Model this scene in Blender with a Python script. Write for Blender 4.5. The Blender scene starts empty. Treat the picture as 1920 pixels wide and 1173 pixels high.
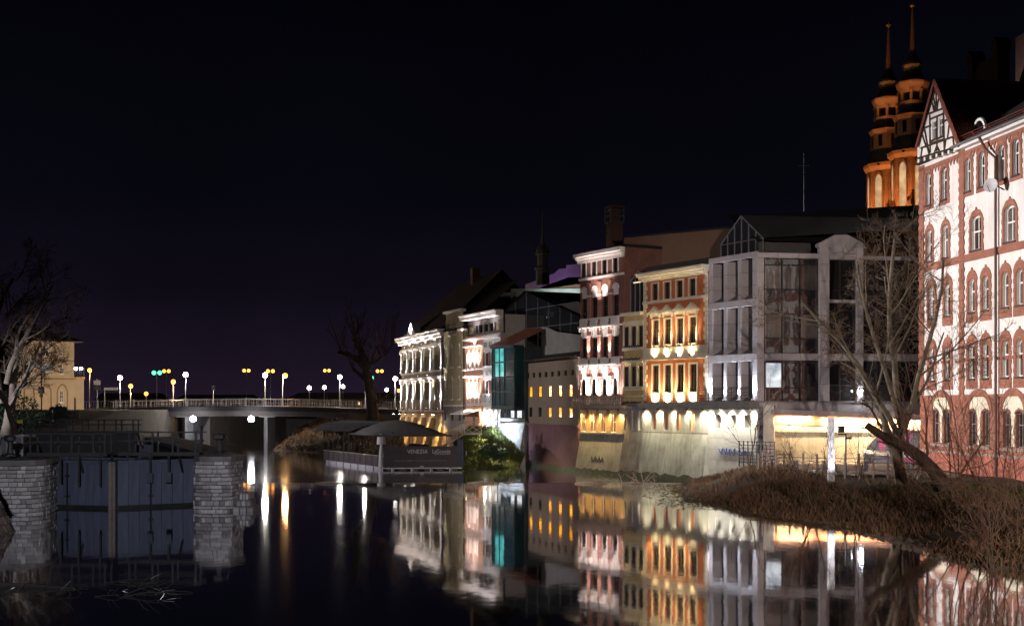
import bpy, bmesh, math, random
import numpy as np
from mathutils import Vector, Matrix, noise
from mathutils.geometry import tessellate_polygon
R = math.radians
scene = bpy.context.scene
COL = scene.collection
# ---------------------------------------------------------------- camera
F_PX, CX, HOR, CAMH = 2400.0, 960.0, 762.0, 5.0      # focal length in photo pixels, horizon row, eye height over the upper pool
cam_d = bpy.data.cameras.new('camera'); cam = bpy.data.objects.new('camera', cam_d); COL.objects.link(cam)
cam.location = (0, 0, CAMH); cam.rotation_euler = (R(90), 0, 0)
cam_d.sensor_fit = 'HORIZONTAL'; cam_d.sensor_width = 36; cam_d.lens = 36 * F_PX / 1920
cam_d.shift_y = (HOR - 586.5) / 1920; cam_d.clip_start = .3; cam_d.clip_end = 6000
scene.camera = cam
# ---------------------------------------------------------------- night sky with the town's glow low over the horizon
world = bpy.data.worlds.new('World'); scene.world = world; world.use_nodes = True
nt = world.node_tree; nt.nodes.clear()
def wn(t): return nt.nodes.new(t)
g = wn('ShaderNodeNewGeometry'); sx = wn('ShaderNodeSeparateXYZ'); ramp = wn('ShaderNodeValToRGB')
bg = wn('ShaderNodeBackground'); out = wn('ShaderNodeOutputWorld')
tc = wn('ShaderNodeTexCoord')
nt.links.new(tc.outputs['Generated'], sx.inputs[0]); nt.links.new(sx.outputs['Z'], ramp.inputs[0])
er = ramp.color_ramp; er.elements[0].position = 0.0; er.elements[0].color = (.0175, .0098, .0225, 1)
er.elements[1].position = 1.0; er.elements[1].color = (.0008, .0009, .0024, 1)
for p_, c_ in ((.03, (.0120, .0076, .0165)), (.09, (.0050, .0038, .0085)), (.16, (.0022, .0021, .0048)), (.30, (.0008, .0009, .0022))):
    e_ = er.elements.new(p_); e_.color = (*c_, 1)
nz_ = wn('ShaderNodeTexNoise'); nz_.inputs['Scale'].default_value = 2.2; nz_.inputs['Detail'].default_value = 5; nz_.inputs['Roughness'].default_value = .6
mr_ = wn('ShaderNodeMapRange'); mr_.inputs[1].default_value = .3; mr_.inputs[2].default_value = .7; mr_.inputs[3].default_value = .72; mr_.inputs[4].default_value = 1.3
vm_ = wn('ShaderNodeVectorMath'); vm_.operation = 'SCALE'      # thin uneven cloud caught by the town's glow
nt.links.new(tc.outputs['Generated'], nz_.inputs['Vector']); nt.links.new(nz_.outputs[0], mr_.inputs[0]); nt.links.new(ramp.outputs[0], vm_.inputs[0]); nt.links.new(mr_.outputs[0], vm_.inputs['Scale'])
nt.links.new(vm_.outputs[0], bg.inputs[0]); bg.inputs[1].default_value = .9
nt.links.new(bg.outputs[0], out.inputs[0])
scene.view_settings.view_transform = 'Standard'; scene.view_settings.look = 'None'
scene.view_settings.exposure = 0.2; scene.view_settings.gamma = 1.0; scene.view_settings.use_curve_mapping = False
scene.render.engine = 'CYCLES'
scene.cycles.use_denoising = True
try: scene.cycles.denoiser = 'OPENIMAGEDENOISE'
except Exception: pass
scene.cycles.max_bounces = 6; scene.cycles.diffuse_bounces = 2; scene.cycles.glossy_bounces = 4
scene.cycles.transmission_bounces = 4; scene.cycles.caustics_reflective = False; scene.cycles.caustics_refractive = False
scene.cycles.sample_clamp_indirect = 15.0
scene.cycles.use_light_tree = True

# ---------------------------------------------------------------- helpers
def px(x, y, D): return Vector(((x - CX) / F_PX * D, D, CAMH - (y - HOR) / F_PX * D))
def X(x, D): return (x - CX) / F_PX * D
def Z(y, D): return CAMH - (y - HOR) / F_PX * D
ZL = -0.8     # level of the river below the weir

class MB:
    def __init__(s): s.v = []; s.f = []
    def add(s, vs, fs):
        b = len(s.v); s.v += [tuple(v) for v in vs]; s.f += [tuple(i + b for i in f) for f in fs]; return s
    def box(s, x0, x1, y0, y1, z0, z1):
        return s.add([(x0,y0,z0),(x1,y0,z0),(x1,y1,z0),(x0,y1,z0),(x0,y0,z1),(x1,y0,z1),(x1,y1,z1),(x0,y1,z1)],
                     [(0,3,2,1),(4,5,6,7),(0,1,5,4),(1,2,6,5),(2,3,7,6),(3,0,4,7)])
    def prism(s, poly, y0, y1):                       # polygon in (x, z) pushed along y
        n = len(poly)
        s.add([(u, y0, z) for u, z in poly] + [(u, y1, z) for u, z in poly],
              [tuple(range(n)), tuple(range(2*n-1, n-1, -1))] + [(i, i+n, (i+1) % n + n, (i+1) % n) for i in range(n)]); return s
    def slab(s, poly, z0, z1):                        # polygon in (x, y) pushed along z
        n = len(poly)
        s.add([(a, b, z0) for a, b in poly] + [(a, b, z1) for a, b in poly],
              [tuple(range(n-1, -1, -1)), tuple(range(n, 2*n))] + [(i, (i+1) % n, (i+1) % n + n, i+n) for i in range(n)]); return s
    def tube(s, pts, rad, n=6, cap=True):
        pts = [Vector(p) for p in pts]
        if not hasattr(rad, '__len__'): rad = [rad] * len(pts)
        rings = []; ref = None
        for i, p in enumerate(pts):
            t = (pts[min(i+1, len(pts)-1)] - pts[max(i-1, 0)])
            t = t.normalized() if t.length > 1e-9 else Vector((0,0,1))
            if ref is None: ref = Vector((1,0,0)) if abs(t.x) < .8 else Vector((0,1,0))
            a = (ref - t * ref.dot(t)).normalized(); b = t.cross(a); ref = a
            rings.append([p + (a * math.cos(k*2*math.pi/n) + b * math.sin(k*2*math.pi/n)) * rad[i] for k in range(n)])
        fs = []
        for i in range(len(pts) - 1):
            for k in range(n):
                fs.append((i*n+k, i*n+(k+1) % n, (i+1)*n+(k+1) % n, (i+1)*n+k))
        if cap: fs += [tuple(range(n-1, -1, -1)), tuple(range((len(pts)-1)*n, len(pts)*n))]
        return s.add([v for r in rings for v in r], fs)
    def lathe(s, prof, n=12, c=(0,0,0), ph=0):        # profile of (radius, z)
        vs = [(c[0] + r*math.cos(ph + k*2*math.pi/n), c[1] + r*math.sin(ph + k*2*math.pi/n), c[2] + z) for r, z in prof for k in range(n)]
        fs = [(i*n+k, i*n+(k+1) % n, (i+1)*n+(k+1) % n, (i+1)*n+k) for i in range(len(prof)-1) for k in range(n)]
        fs += [tuple(range(n-1, -1, -1)), tuple(range((len(prof)-1)*n, len(prof)*n))]
        return s.add(vs, fs)
    def bar(s, a, b, w, h=None):                      # square bar from a to b
        return s.tube([a, b], (w if h is None else (w+h)/2) * .7071, 4)

def mesh_of(mb, name, m, smooth=False):
    me = bpy.data.meshes.new(name); me.from_pydata(mb.v, [], mb.f); me.update()
    if m is not None: me.materials.append(m)
    if smooth: me.polygons.foreach_set('use_smooth', [True] * len(me.polygons))
    return me
def build(mb, name, m, par=None, smooth=False, loc=None, rz=None):
    o = bpy.data.objects.new(name, mesh_of(mb, name, m, smooth)); COL.objects.link(o)
    if par is not None: o.parent = par
    if loc is not None: o.location = loc
    if rz is not None: o.rotation_euler[2] = rz
    return o
def tag(o, label=None, cat=None, group=None, kind=None):
    if label: o['label'] = label
    if cat: o['category'] = cat
    if group: o['group'] = group
    if kind: o['kind'] = kind
    return o
def thing(name, label, cat, loc=(0,0,0), rz=0, group=None):
    o = bpy.data.objects.new(name, None); COL.objects.link(o); o.empty_display_size = .3
    o.location = loc; o.rotation_euler[2] = rz
    return tag(o, label, cat, group)
def copy_tree(o, parent=None):
    c = o.copy(); COL.objects.link(c); c.parent = parent
    for ch in list(o.children): copy_tree(ch, c)
    return c
def piece(par, name, me, loc, scale=(1,1,1), rz=0, ry=0):
    o = bpy.data.objects.new(name, me); COL.objects.link(o); o.parent = par
    o.location = loc; o.scale = scale; o.rotation_euler = (0, ry, rz); return o

# ---------------------------------------------------------------- materials
_m = {}
def nodes_of(name):
    m = bpy.data.materials.new(name); m.use_nodes = True; t = m.node_tree
    return m, t, t.nodes['Principled BSDF']
def N(t, k, **kw):
    n = t.nodes.new(k)
    for a, v in kw.items():
        if a.startswith('i_'): n.inputs[a[2:].replace('_', ' ')].default_value = v
        else: setattr(n, a, v)
    return n
def mixc(t, a, b, fac, mode='MIX'):
    n = t.nodes.new('ShaderNodeMix'); n.data_type = 'RGBA'; n.blend_type = mode
    for s, v in ((0, fac), (6, a), (7, b)):
        if hasattr(v, 'links'): t.links.new(v, n.inputs[s])
        elif s == 0: n.inputs[0].default_value = v
        else: n.inputs[s].default_value = (*v, 1) if len(v) == 3 else v
    return n.outputs[2]
def ramp_fac(t, src, lo, hi):
    n = t.nodes.new('ShaderNodeMapRange'); n.inputs[1].default_value = lo; n.inputs[2].default_value = hi
    t.links.new(src, n.inputs[0]); return n.outputs[0]
def finish(t, b, col, var, vscale, streak, dirt, rough, bump, bscale, rnd, co):
    n1 = N(t, 'ShaderNodeTexNoise'); n1.inputs['Scale'].default_value = vscale; n1.inputs['Detail'].default_value = 6; n1.inputs['Roughness'].default_value = .65
    t.links.new(co, n1.inputs['Vector'])
    f = ramp_fac(t, n1.outputs[0], .3, .7)
    c = mixc(t, (1-var, 1-var, 1-var*1.05), (1+var, 1+var, 1+var*.95), f)
    c = mixc(t, col, c, 1.0, 'MULTIPLY')
    if streak:
        mp = N(t, 'ShaderNodeMapping'); mp.inputs['Scale'].default_value = (2.2, 2.2, .12); t.links.new(co, mp.inputs[0])
        n2 = N(t, 'ShaderNodeTexNoise'); n2.inputs['Scale'].default_value = 1.6; n2.inputs['Detail'].default_value = 7; n2.inputs['Roughness'].default_value = .7
        t.links.new(mp.outputs[0], n2.inputs['Vector'])
        f2 = ramp_fac(t, n2.outputs[0], .48, .78)
        mm = N(t, 'ShaderNodeMath', operation='MULTIPLY'); t.links.new(f2, mm.inputs[0]); mm.inputs[1].default_value = streak
        c = mixc(t, c, dirt, mm.outputs[0])
    if rnd:
        oi = N(t, 'ShaderNodeObjectInfo')
        r = ramp_fac(t, oi.outputs['Random'], 0, 1)
        rr = mixc(t, (1-rnd,)*3, (1+rnd,)*3, r); c = mixc(t, c, rr, 1.0, 'MULTIPLY')
    t.links.new(c, b.inputs['Base Color'])
    b.inputs['Roughness'].default_value = rough
    if bump:
        n3 = N(t, 'ShaderNodeTexNoise'); n3.inputs['Scale'].default_value = bscale; n3.inputs['Detail'].default_value = 4
        t.links.new(co, n3.inputs['Vector'])
        bp = N(t, 'ShaderNodeBump'); bp.inputs['Strength'].default_value = bump; bp.inputs['Distance'].default_value = .03
        t.links.new(n3.outputs[0], bp.inputs['Height']); t.links.new(bp.outputs[0], b.inputs['Normal'])
def mat(name, col, rough=.85, var=.16, vscale=1.2, streak=0, dirt=(.05,.045,.04), bump=.25, bscale=14, rnd=0, metal=0, spec=.35):
    if name in _m: return _m[name]
    m, t, b = nodes_of(name); co = N(t, 'ShaderNodeTexCoord').outputs['Object']
    rgb = N(t, 'ShaderNodeRGB'); rgb.outputs[0].default_value = (*col, 1)
    finish(t, b, rgb.outputs[0], var, vscale, streak, dirt, rough, bump, bscale, rnd, co)
    b.inputs['Metallic'].default_value = metal; b.inputs['Specular IOR Level'].default_value = spec
    _m[name] = m; return m
def brickmat(name, c1, c2, mortar, bw=.26, bh=.085, ms=.012, var=.2, streak=.25, dirt=(.05,.04,.035), rough=.9, bump=.6):
    if name in _m: return _m[name]
    m, t, b = nodes_of(name); co = N(t, 'ShaderNodeTexCoord').outputs['Object']
    s = N(t, 'ShaderNodeSeparateXYZ'); t.links.new(co, s.inputs[0])
    ad = N(t, 'ShaderNodeMath', operation='ADD'); t.links.new(s.outputs[0], ad.inputs[0]); t.links.new(s.outputs[1], ad.inputs[1])
    cb = N(t, 'ShaderNodeCombineXYZ'); t.links.new(ad.outputs[0], cb.inputs[0]); t.links.new(s.outputs[2], cb.inputs[1])
    br = N(t, 'ShaderNodeTexBrick'); t.links.new(cb.outputs[0], br.inputs['Vector'])
    br.inputs['Color1'].default_value = (*c1, 1); br.inputs['Color2'].default_value = (*c2, 1); br.inputs['Mortar'].default_value = (*mortar, 1)
    br.inputs['Scale'].default_value = 1.0; br.inputs['Mortar Size'].default_value = ms; br.inputs['Brick Width'].default_value = bw; br.inputs['Row Height'].default_value = bh
    br.inputs['Mortar Smooth'].default_value = .2; br.inputs['Bias'].default_value = -.1
    finish(t, b, br.outputs['Color'], var, .9, streak, dirt, rough, 0, 1, 0, co)
    bp = N(t, 'ShaderNodeBump', invert=True); bp.inputs['Strength'].default_value = bump; bp.inputs['Distance'].default_value = .015
    t.links.new(br.outputs['Fac'], bp.inputs['Height']); t.links.new(bp.outputs[0], b.inputs['Normal'])
    _m[name] = m; return m
def emit(name, col, s):
    if name in _m: return _m[name]
    m, t, b = nodes_of(name); b.inputs['Base Color'].default_value = (*[c*.5 for c in col], 1)
    b.inputs['Emission Color'].default_value = (*col, 1); b.inputs['Emission Strength'].default_value = s
    _m[name] = m; return m
def glassmat(name, col, rough=.03, var=.4, spec=.6, warp=.02):
    if name in _m: return _m[name]
    m, t, b = nodes_of(name); co = N(t, 'ShaderNodeTexCoord').outputs['Object']
    rgb = N(t, 'ShaderNodeRGB'); rgb.outputs[0].default_value = (*col, 1)
    finish(t, b, rgb.outputs[0], var, .6, 0, (0,0,0), rough, 0, 1, .35, co)
    b.inputs['Specular IOR Level'].default_value = spec
    n3 = N(t, 'ShaderNodeTexNoise'); n3.inputs['Scale'].default_value = 1.1; n3.inputs['Detail'].default_value = 1
    t.links.new(co, n3.inputs['Vector'])
    bp = N(t, 'ShaderNodeBump'); bp.inputs['Strength'].default_value = warp * 5; bp.inputs['Distance'].default_value = .05
    t.links.new(n3.outputs[0], bp.inputs['Height']); t.links.new(bp.outputs[0], b.inputs['Normal'])
    _m[name] = m; return m
def litpane(name, col, s, scale=2.0):            # a window or louvre with an uneven glow
    if name in _m: return _m[name]
    m, t, b = nodes_of(name); co = N(t, 'ShaderNodeTexCoord').outputs['Object']
    n1 = N(t, 'ShaderNodeTexNoise'); n1.inputs['Scale'].default_value = scale; n1.inputs['Detail'].default_value = 3; t.links.new(co, n1.inputs['Vector'])
    f = ramp_fac(t, n1.outputs[0], .32, .68)
    c = mixc(t, tuple(x*.45 for x in col), tuple(min(1, x*1.25) for x in col), f)
    t.links.new(c, b.inputs['Emission Color']); b.inputs['Emission Strength'].default_value = s
    b.inputs['Base Color'].default_value = (.02,.02,.02,1); b.inputs['Roughness'].default_value = .1
    _m[name] = m; return m
def tilemat(name, c1, c2, w=.25, h=.32):
    if name in _m: return _m[name]
    m, t, b = nodes_of(name); co = N(t, 'ShaderNodeTexCoord').outputs['Object']
    s = N(t, 'ShaderNodeSeparateXYZ'); t.links.new(co, s.inputs[0])
    ad = N(t, 'ShaderNodeMath', operation='ADD'); t.links.new(s.outputs[0], ad.inputs[0]); t.links.new(s.outputs[1], ad.inputs[1])
    cb = N(t, 'ShaderNodeCombineXYZ'); t.links.new(ad.outputs[0], cb.inputs[0]); t.links.new(s.outputs[2], cb.inputs[1])
    br = N(t, 'ShaderNodeTexBrick'); t.links.new(cb.outputs[0], br.inputs['Vector'])
    br.inputs['Color1'].default_value = (*c1, 1); br.inputs['Color2'].default_value = (*c2, 1); br.inputs['Mortar'].default_value = (*[x*.3 for x in c1], 1)
    br.inputs['Scale'].default_value = 1; br.inputs['Mortar Size'].default_value = .02; br.inputs['Brick Width'].default_value = w; br.inputs['Row Height'].default_value = h
    br.offset = 0.5
    finish(t, b, br.outputs['Color'], .3, .8, .3, (.02,.02,.018), .75, 0, 1, 0, co)
    bp = N(t, 'ShaderNodeBump', invert=True); bp.inputs['Strength'].default_value = .8; bp.inputs['Distance'].default_value = .03
    t.links.new(br.outputs['Fac'], bp.inputs['Height']); t.links.new(bp.outputs[0], b.inputs['Normal'])
    _m[name] = m; return m
GLASS = glassmat('dark window glass', (.010,.010,.013))
CURT = glassmat('curtain wall glass', (.022,.022,.026), spec=.9, warp=.035)
WHITEF = mat('white window paint', (.72,.70,.68), .5, .08, bump=.05)
DARKF = mat('dark window frame', (.035,.028,.025), .5, .2)
STEEL = mat('dark steel', (.035,.035,.04), .45, .25, metal=.6)
GREY_STEEL = mat('galvanised steel', (.28,.28,.29), .45, .2, metal=.5)
ZINC = mat('grey zinc sheet', (.16,.16,.17), .5, .25, streak=.3, metal=.3)
ROOF_D = tilemat('dark roof tile', (.016,.009,.009), (.022,.011,.010))
TILE_R = tilemat('red roof tile', (.20,.055,.03), (.26,.075,.04))
TIMBER = mat('dark timber', (.035,.02,.014), .8, .3, vscale=3)
LENS_W = emit('white lamp lens', (1,.96,.92), 40)
LENS_Y = emit('warm lamp lens', (1,.78,.42), 40)
LENS_B = emit('cool lamp lens', (.82,.88,1), 40)

# ---------------------------------------------------------------- facades
def offset(poly, d):                              # outward for d > 0, any winding
    n = len(poly); A = sum(poly[i][0]*poly[(i+1) % n][1] - poly[(i+1) % n][0]*poly[i][1] for i in range(n)); s = 1 if A > 0 else -1
    res = []
    for i in range(n):
        a, b, c = Vector(poly[i-1]), Vector(poly[i]), Vector(poly[(i+1) % n])
        e1 = (b-a).normalized(); e2 = (c-b).normalized()
        n1 = Vector((e1.y, -e1.x))*s; n2 = Vector((e2.y, -e2.x))*s
        k = n1 + n2; l = max(.35, 1 + n1.dot(n2))
        q = b + k*(d/l); res.append((q.x, q.y))
    return res
def rect(u0, u1, z0, z1): return [(u0,z0),(u1,z0),(u1,z1),(u0,z1)]
def arch(u0, u1, z0, z1, kind='round', n=8):      # z1 = crown
    w = u1-u0; c = (u0+u1)/2; p = [(u0,z0),(u1,z0)]
    if kind == 'round':
        r = w/2; zs = z1-r
        p += [(c + r*math.cos(a), zs + r*math.sin(a)) for a in (math.pi*i/n for i in range(n+1))]
    elif kind == 'seg':
        r = w*.22; zs = z1-r
        p += [(c + w/2*math.cos(a), zs + r*math.sin(a)) for a in (math.pi*i/n for i in range(n+1))]
    else:                                          # pointed
        h = w*.95; zs = z1-h; m = n//2
        for i in range(m+1):
            a = i/m; p.append((u1 - w/2*(1-math.cos(a*math.pi/2)), zs + h*math.sin(a*math.pi/2)*(.85+.15*a)))
        for i in range(m-1, -1, -1):
            a = i/m; p.append((u0 + w/2*(1-math.cos(a*math.pi/2)), zs + h*math.sin(a*math.pi/2)*(.85+.15*a)))
    return p
def ring(mb, outer, inner, y0, y1):               # plate with a hole, same vertex count
    n = len(outer)
    vs = [(u,y0,z) for u,z in outer]+[(u,y0,z) for u,z in inner]+[(u,y1,z) for u,z in outer]+[(u,y1,z) for u,z in inner]
    fs = []
    for i in range(n):
        j = (i+1) % n
        fs += [(i, j, n+j, n+i), (i, 2*n+i, 2*n+j, j), (n+i, n+j, 3*n+j, 3*n+i)]
    mb.add(vs, fs); return mb
def wallmesh(poly, holes, dep, y0=0.0):
    mb = MB(); loops = [poly] + list(holes)
    flat = [p for lp in loops for p in lp]
    tris = tessellate_polygon([[Vector((u,z,0)) for u,z in lp] for lp in loops])
    mb.add([(u,y0,z) for u,z in flat], tris)
    for lp in loops:
        n = len(lp)
        mb.add([(u,y0,z) for u,z in lp]+[(u,y0+dep,z) for u,z in lp], [(i,(i+1) % n,(i+1) % n+n,i+n) for i in range(n)])
    return mb
def window(par, poly, dep, fm=WHITEF, pm=GLASS, fw=.07, nm=1, tr=(.62,), sill=0, sm=None, y0=0.0, name='window'):
    us = [p[0] for p in poly]; zs = [p[1] for p in poly]; u0,u1,z0,z1 = min(us),max(us),min(zs),max(zs)
    ya, yb = y0+dep-.10, y0+dep-.02
    mb = MB(); inn = offset(poly, -fw); ring(mb, poly, inn, ya, yb)
    for k in range(nm):
        c = u0 + (u1-u0)*(k+1)/(nm+1); top = z1-fw*.5 if len(poly) == 4 or nm == 1 else z1-(u1-u0)*.35
        mb.box(c-fw*.4, c+fw*.4, ya-.003, yb, z0+fw*.5, top)
    for k in tr:
        z = z0+(z1-z0)*k; mb.box(u0+fw*.5, u1-fw*.5, ya-.006, yb-.003, z-fw*.45, z+fw*.45)
    w = build(mb, name, fm, par)
    pn = MB(); pn.add([(u, y0+dep-.05, z) for u, z in offset(poly, -fw*.5)], [tuple(range(len(poly)))])
    build(pn, 'pane', pm, w)
    if sill:
        build(MB().box(u0-.08, u1+.08, y0-sill, y0+dep*.9, z0-.09, z0+.012), 'sill', sm or fm, w)
    return w
class Fac:
    def __init__(s, xl, Dl, xr, Dr):
        s.p0 = Vector((X(xl,Dl), Dl)); p1 = Vector((X(xr,Dr), Dr)); s.L = (p1-s.p0).length; s.t = (p1-s.p0)/s.L
        s.rz = math.atan2(s.t.y, s.t.x); s.inw = Vector((-s.t.y, s.t.x))
    def thing(s, name, label, cat, group=None):
        s.root = thing(name, label, cat, (s.p0.x, s.p0.y, 0), s.rz, group); return s.root
    def uz(s, x, y, off=0.0):
        d = Vector(((x-CX)/F_PX, 1.0)); o = s.p0 + s.inw*off
        det = d.x*(-s.t.y) - d.y*(-s.t.x)
        k = (o.x*(-s.t.y) - o.y*(-s.t.x))/det
        u = (Vector((d.x*k, d.y*k)) - o).dot(s.t)
        return u, CAMH - (y-HOR)/F_PX*k
    def u(s, x, off=0.0): return s.uz(x, HOR, off)[0]
    def z(s, x, y, off=0.0): return s.uz(x, y, off)[1]
    def px_rect(s, x0, y0, x1, y1, off=0.0):         # photo box -> u0,u1,z0,z1
        xc = (x0+x1)/2
        return s.u(x0, off), s.u(x1, off), s.z(xc, y1, off), s.z(xc, y0, off)
    def world(s, u, y, z):
        p = s.p0 + s.t*u + s.inw*y; return Vector((p.x, p.y, z))
    def row(s, xa, xb, n, w, yt, yb, xr, off=0.0):   # n equal windows between two photo columns; heights read at column xr
        ua, ub = s.u(xa, off), s.u(xb, off); zt, zb = s.z(xr, yt, off), s.z(xr, yb, off)
        return [((ua+(ub-ua)*i/max(1,n-1))-w/2, (ua+(ub-ua)*i/max(1,n-1))+w/2, zb, zt) for i in range(n)]
def body(par, u0, u1, y0, y1, z0, z1, m, name='body'): return build(MB().box(u0,u1,y0,y1,z0,z1), name, m, par)
def bx(par, name, m, u0, u1, y0, y1, z0, z1): return build(MB().box(u0,u1,y0,y1,z0,z1), name, m, par)
def lamp_data(name, kind, W, col, r=.05, ang=60, blend=.5):
    l = bpy.data.lights.new(name, kind); l.energy = W; l.color = col; l.shadow_soft_size = r
    if kind == 'SPOT': l.spot_size = R(ang); l.spot_blend = blend
    return l
def spot(par, p, tgt, W, col, ang=70, blend=.6, r=.06):
    o = bpy.data.objects.new('lamp_light', lamp_data('lamp_light', 'SPOT', W, col, r, ang, blend)); COL.objects.link(o)
    o.parent = par; o.location = p
    o.rotation_euler = (Vector(tgt)-Vector(p)).to_track_quat('-Z', 'Y').to_euler(); return o
FM = 6.0
def flood(par, p, tgt, W, col, ang=70, blend=.7, lens=LENS_W, s=.14, name='floodlight', vis=True):
    """A small floodlight: housing, lens and the light it gives."""
    p = Vector(p); d = (Vector(tgt)-p).normalized(); q = d.to_track_quat('Z', 'Y').to_matrix()
    mb = MB()
    for a, b in (((-1,-1),1),):
        vs = []
        for k, (sc_, zz) in enumerate(((.7,-1.1),(1,0),(1,.15))):
            vs += [p + q @ Vector((x*s*sc_, y*s*.7*sc_, zz*s)) for x, y in ((-1,-1),(1,-1),(1,1),(-1,1))]
        fs = [(3,2,1,0),(8,9,10,11)] + [(4*k+i, 4*k+(i+1) % 4, 4*k+4+(i+1) % 4, 4*k+4+i) for k in range(2) for i in range(4)]
        mb.add(vs, fs)
    h = build(mb, name, STEEL, par)
    lm = MB(); lm.add([p + q @ Vector((x*s*.85, y*s*.6, s*.17)) for x, y in ((-1,-1),(1,-1),(1,1),(-1,1))], [(0,1,2,3)])
    build(lm, 'lens', lens, h)
    spot(h, p + d*s*.35, p + d*3, W*FM, col, ang, blend, .05)
    return h
def text_part(par, name, body_, size, m, u, y, z, align='CENTER', depth=.01, sx=1.0, rot=None, spacing=1.0):
    c = bpy.data.curves.new(name, 'FONT'); c.body = body_; c.size = size; c.align_x = align; c.extrude = depth; c.space_character = spacing
    o = bpy.data.objects.new(name + '_src', c); COL.objects.link(o)
    dg = bpy.context.evaluated_depsgraph_get(); me = bpy.data.meshes.new_from_object(o.evaluated_get(dg))
    bpy.data.objects.remove(o); me.name = name; me.materials.clear(); me.materials.append(m)
    t = bpy.data.objects.new(name, me); COL.objects.link(t); t.parent = par
    t.location = (u, y, z); t.rotation_euler = rot or (R(90), 0, 0); t.scale = (sx, 1, 1); return t
CUBE = None
def block_mesh(name, m, bev=.06):                 # unit block with chamfered front edges, for bricks, stones and panels
    b = bev; mb = MB()
    vs = [(-.5,.5,-.5),(.5,.5,-.5),(.5,.5,.5),(-.5,.5,.5),
          (-.5,-.5+b,-.5),(.5,-.5+b,-.5),(.5,-.5+b,.5),(-.5,-.5+b,.5),
          (-.5+b,-.5,-.5+b),(.5-b,-.5,-.5+b),(.5-b,-.5,.5-b),(-.5+b,-.5,.5-b)]
    fs = [(0,1,2,3),(8,9,10,11)] + [(i,(i+1) % 4,(i+1) % 4+4,i+4) for i in range(4)] + [(4+i,4+(i+1) % 4,8+(i+1) % 4,8+i) for i in range(4)]
    mb.add(vs, fs); return mesh_of(mb, name, m)
# ================================================================ THE SETTING
def watermat(name, col, rough, s1, s2, amp, dist=.25):
    m, t, b = nodes_of(name); co = N(t, 'ShaderNodeTexCoord').outputs['Object']
    b.inputs['Base Color'].default_value = (*col, 1); b.inputs['Roughness'].default_value = rough; b.inputs['IOR'].default_value = 1.333
    mp = N(t, 'ShaderNodeMapping'); mp.inputs['Scale'].default_value = (1, .55, 1); t.links.new(co, mp.inputs[0])
    n1 = N(t, 'ShaderNodeTexNoise'); n1.inputs['Scale'].default_value = s1; n1.inputs['Detail'].default_value = 3; t.links.new(mp.outputs[0], n1.inputs['Vector'])
    n2 = N(t, 'ShaderNodeTexNoise'); n2.inputs['Scale'].default_value = s2; n2.inputs['Detail'].default_value = 2; t.links.new(mp.outputs[0], n2.inputs['Vector'])
    ad = N(t, 'ShaderNodeMath', operation='MULTIPLY_ADD'); t.links.new(n2.outputs[0], ad.inputs[0]); ad.inputs[1].default_value = .35; t.links.new(n1.outputs[0], ad.inputs[2])
    bp = N(t, 'ShaderNodeBump'); bp.inputs['Strength'].default_value = amp; bp.inputs['Distance'].default_value = dist
    t.links.new(ad.outputs[0], bp.inputs['Height']); t.links.new(bp.outputs[0], b.inputs['Normal'])
    b.inputs['Coat Weight'].default_value = 1.0; b.inputs['Coat Roughness'].default_value = rough; b.inputs['Coat IOR'].default_value = 1.5; t.links.new(bp.outputs[0], b.inputs['Coat Normal'])
    gl = N(t, 'ShaderNodeBsdfGlossy'); gl.inputs['Color'].default_value = (.9,.9,.92,1); gl.inputs['Roughness'].default_value = rough; t.links.new(bp.outputs[0], gl.inputs['Normal'])
    mx = N(t, 'ShaderNodeMixShader'); mx.inputs[0].default_value = .31; ou = [n for n in t.nodes if n.type == 'OUTPUT_MATERIAL'][0]
    t.links.new(b.outputs[0], mx.inputs[1]); t.links.new(gl.outputs[0], mx.inputs[2]); t.links.new(mx.outputs[0], ou.inputs['Surface'])
    return m
W_NEAR = watermat('still river water', (.0035,.0045,.0085), .042, .35, 1.7, .019)
W_FAR = watermat('rippled river water', (.006,.006,.010), .075, .6, 3.0, .06)
tag(build(MB().add([(-70,-40,0),(70,-40,0),(70,84,0),(-70,84,0)], [(0,1,2,3)]), 'river_upper_pool', W_NEAR), kind='structure')
tag(build(MB().add([(-110,84.3,ZL),(30,84.3,ZL),(30,440,ZL),(-110,440,ZL)], [(0,1,2,3)]), 'river_below_weir', W_FAR), kind='structure')
BED = mat('river bed mud', (.02,.018,.015), .9)
tag(build(MB().add([(-120,-60,-2.4),(90,-60,-2.4),(90,460,-2.4),(-120,460,-2.4)], [(0,1,2,3)]), 'river_bed', BED), kind='structure')
WEIRC = mat('wet weir concrete', (.035,.033,.032), .35, .4, streak=.5)
weir = MB()
prof = [(83.7,-2.3),(83.7,-.03),(84.02,.012),(84.25,-.05),(85.6,ZL-.15),(86.5,-2.3)]
weir.add([(x, y, z) for x in (-16.5, 13.0) for y, z in prof], [(i, i+1, i+7, i+6) for i in range(5)])
tag(build(weir, 'weir', WEIRC), 'low concrete weir crossing the river with a thin line of falling water', 'weir')

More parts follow.
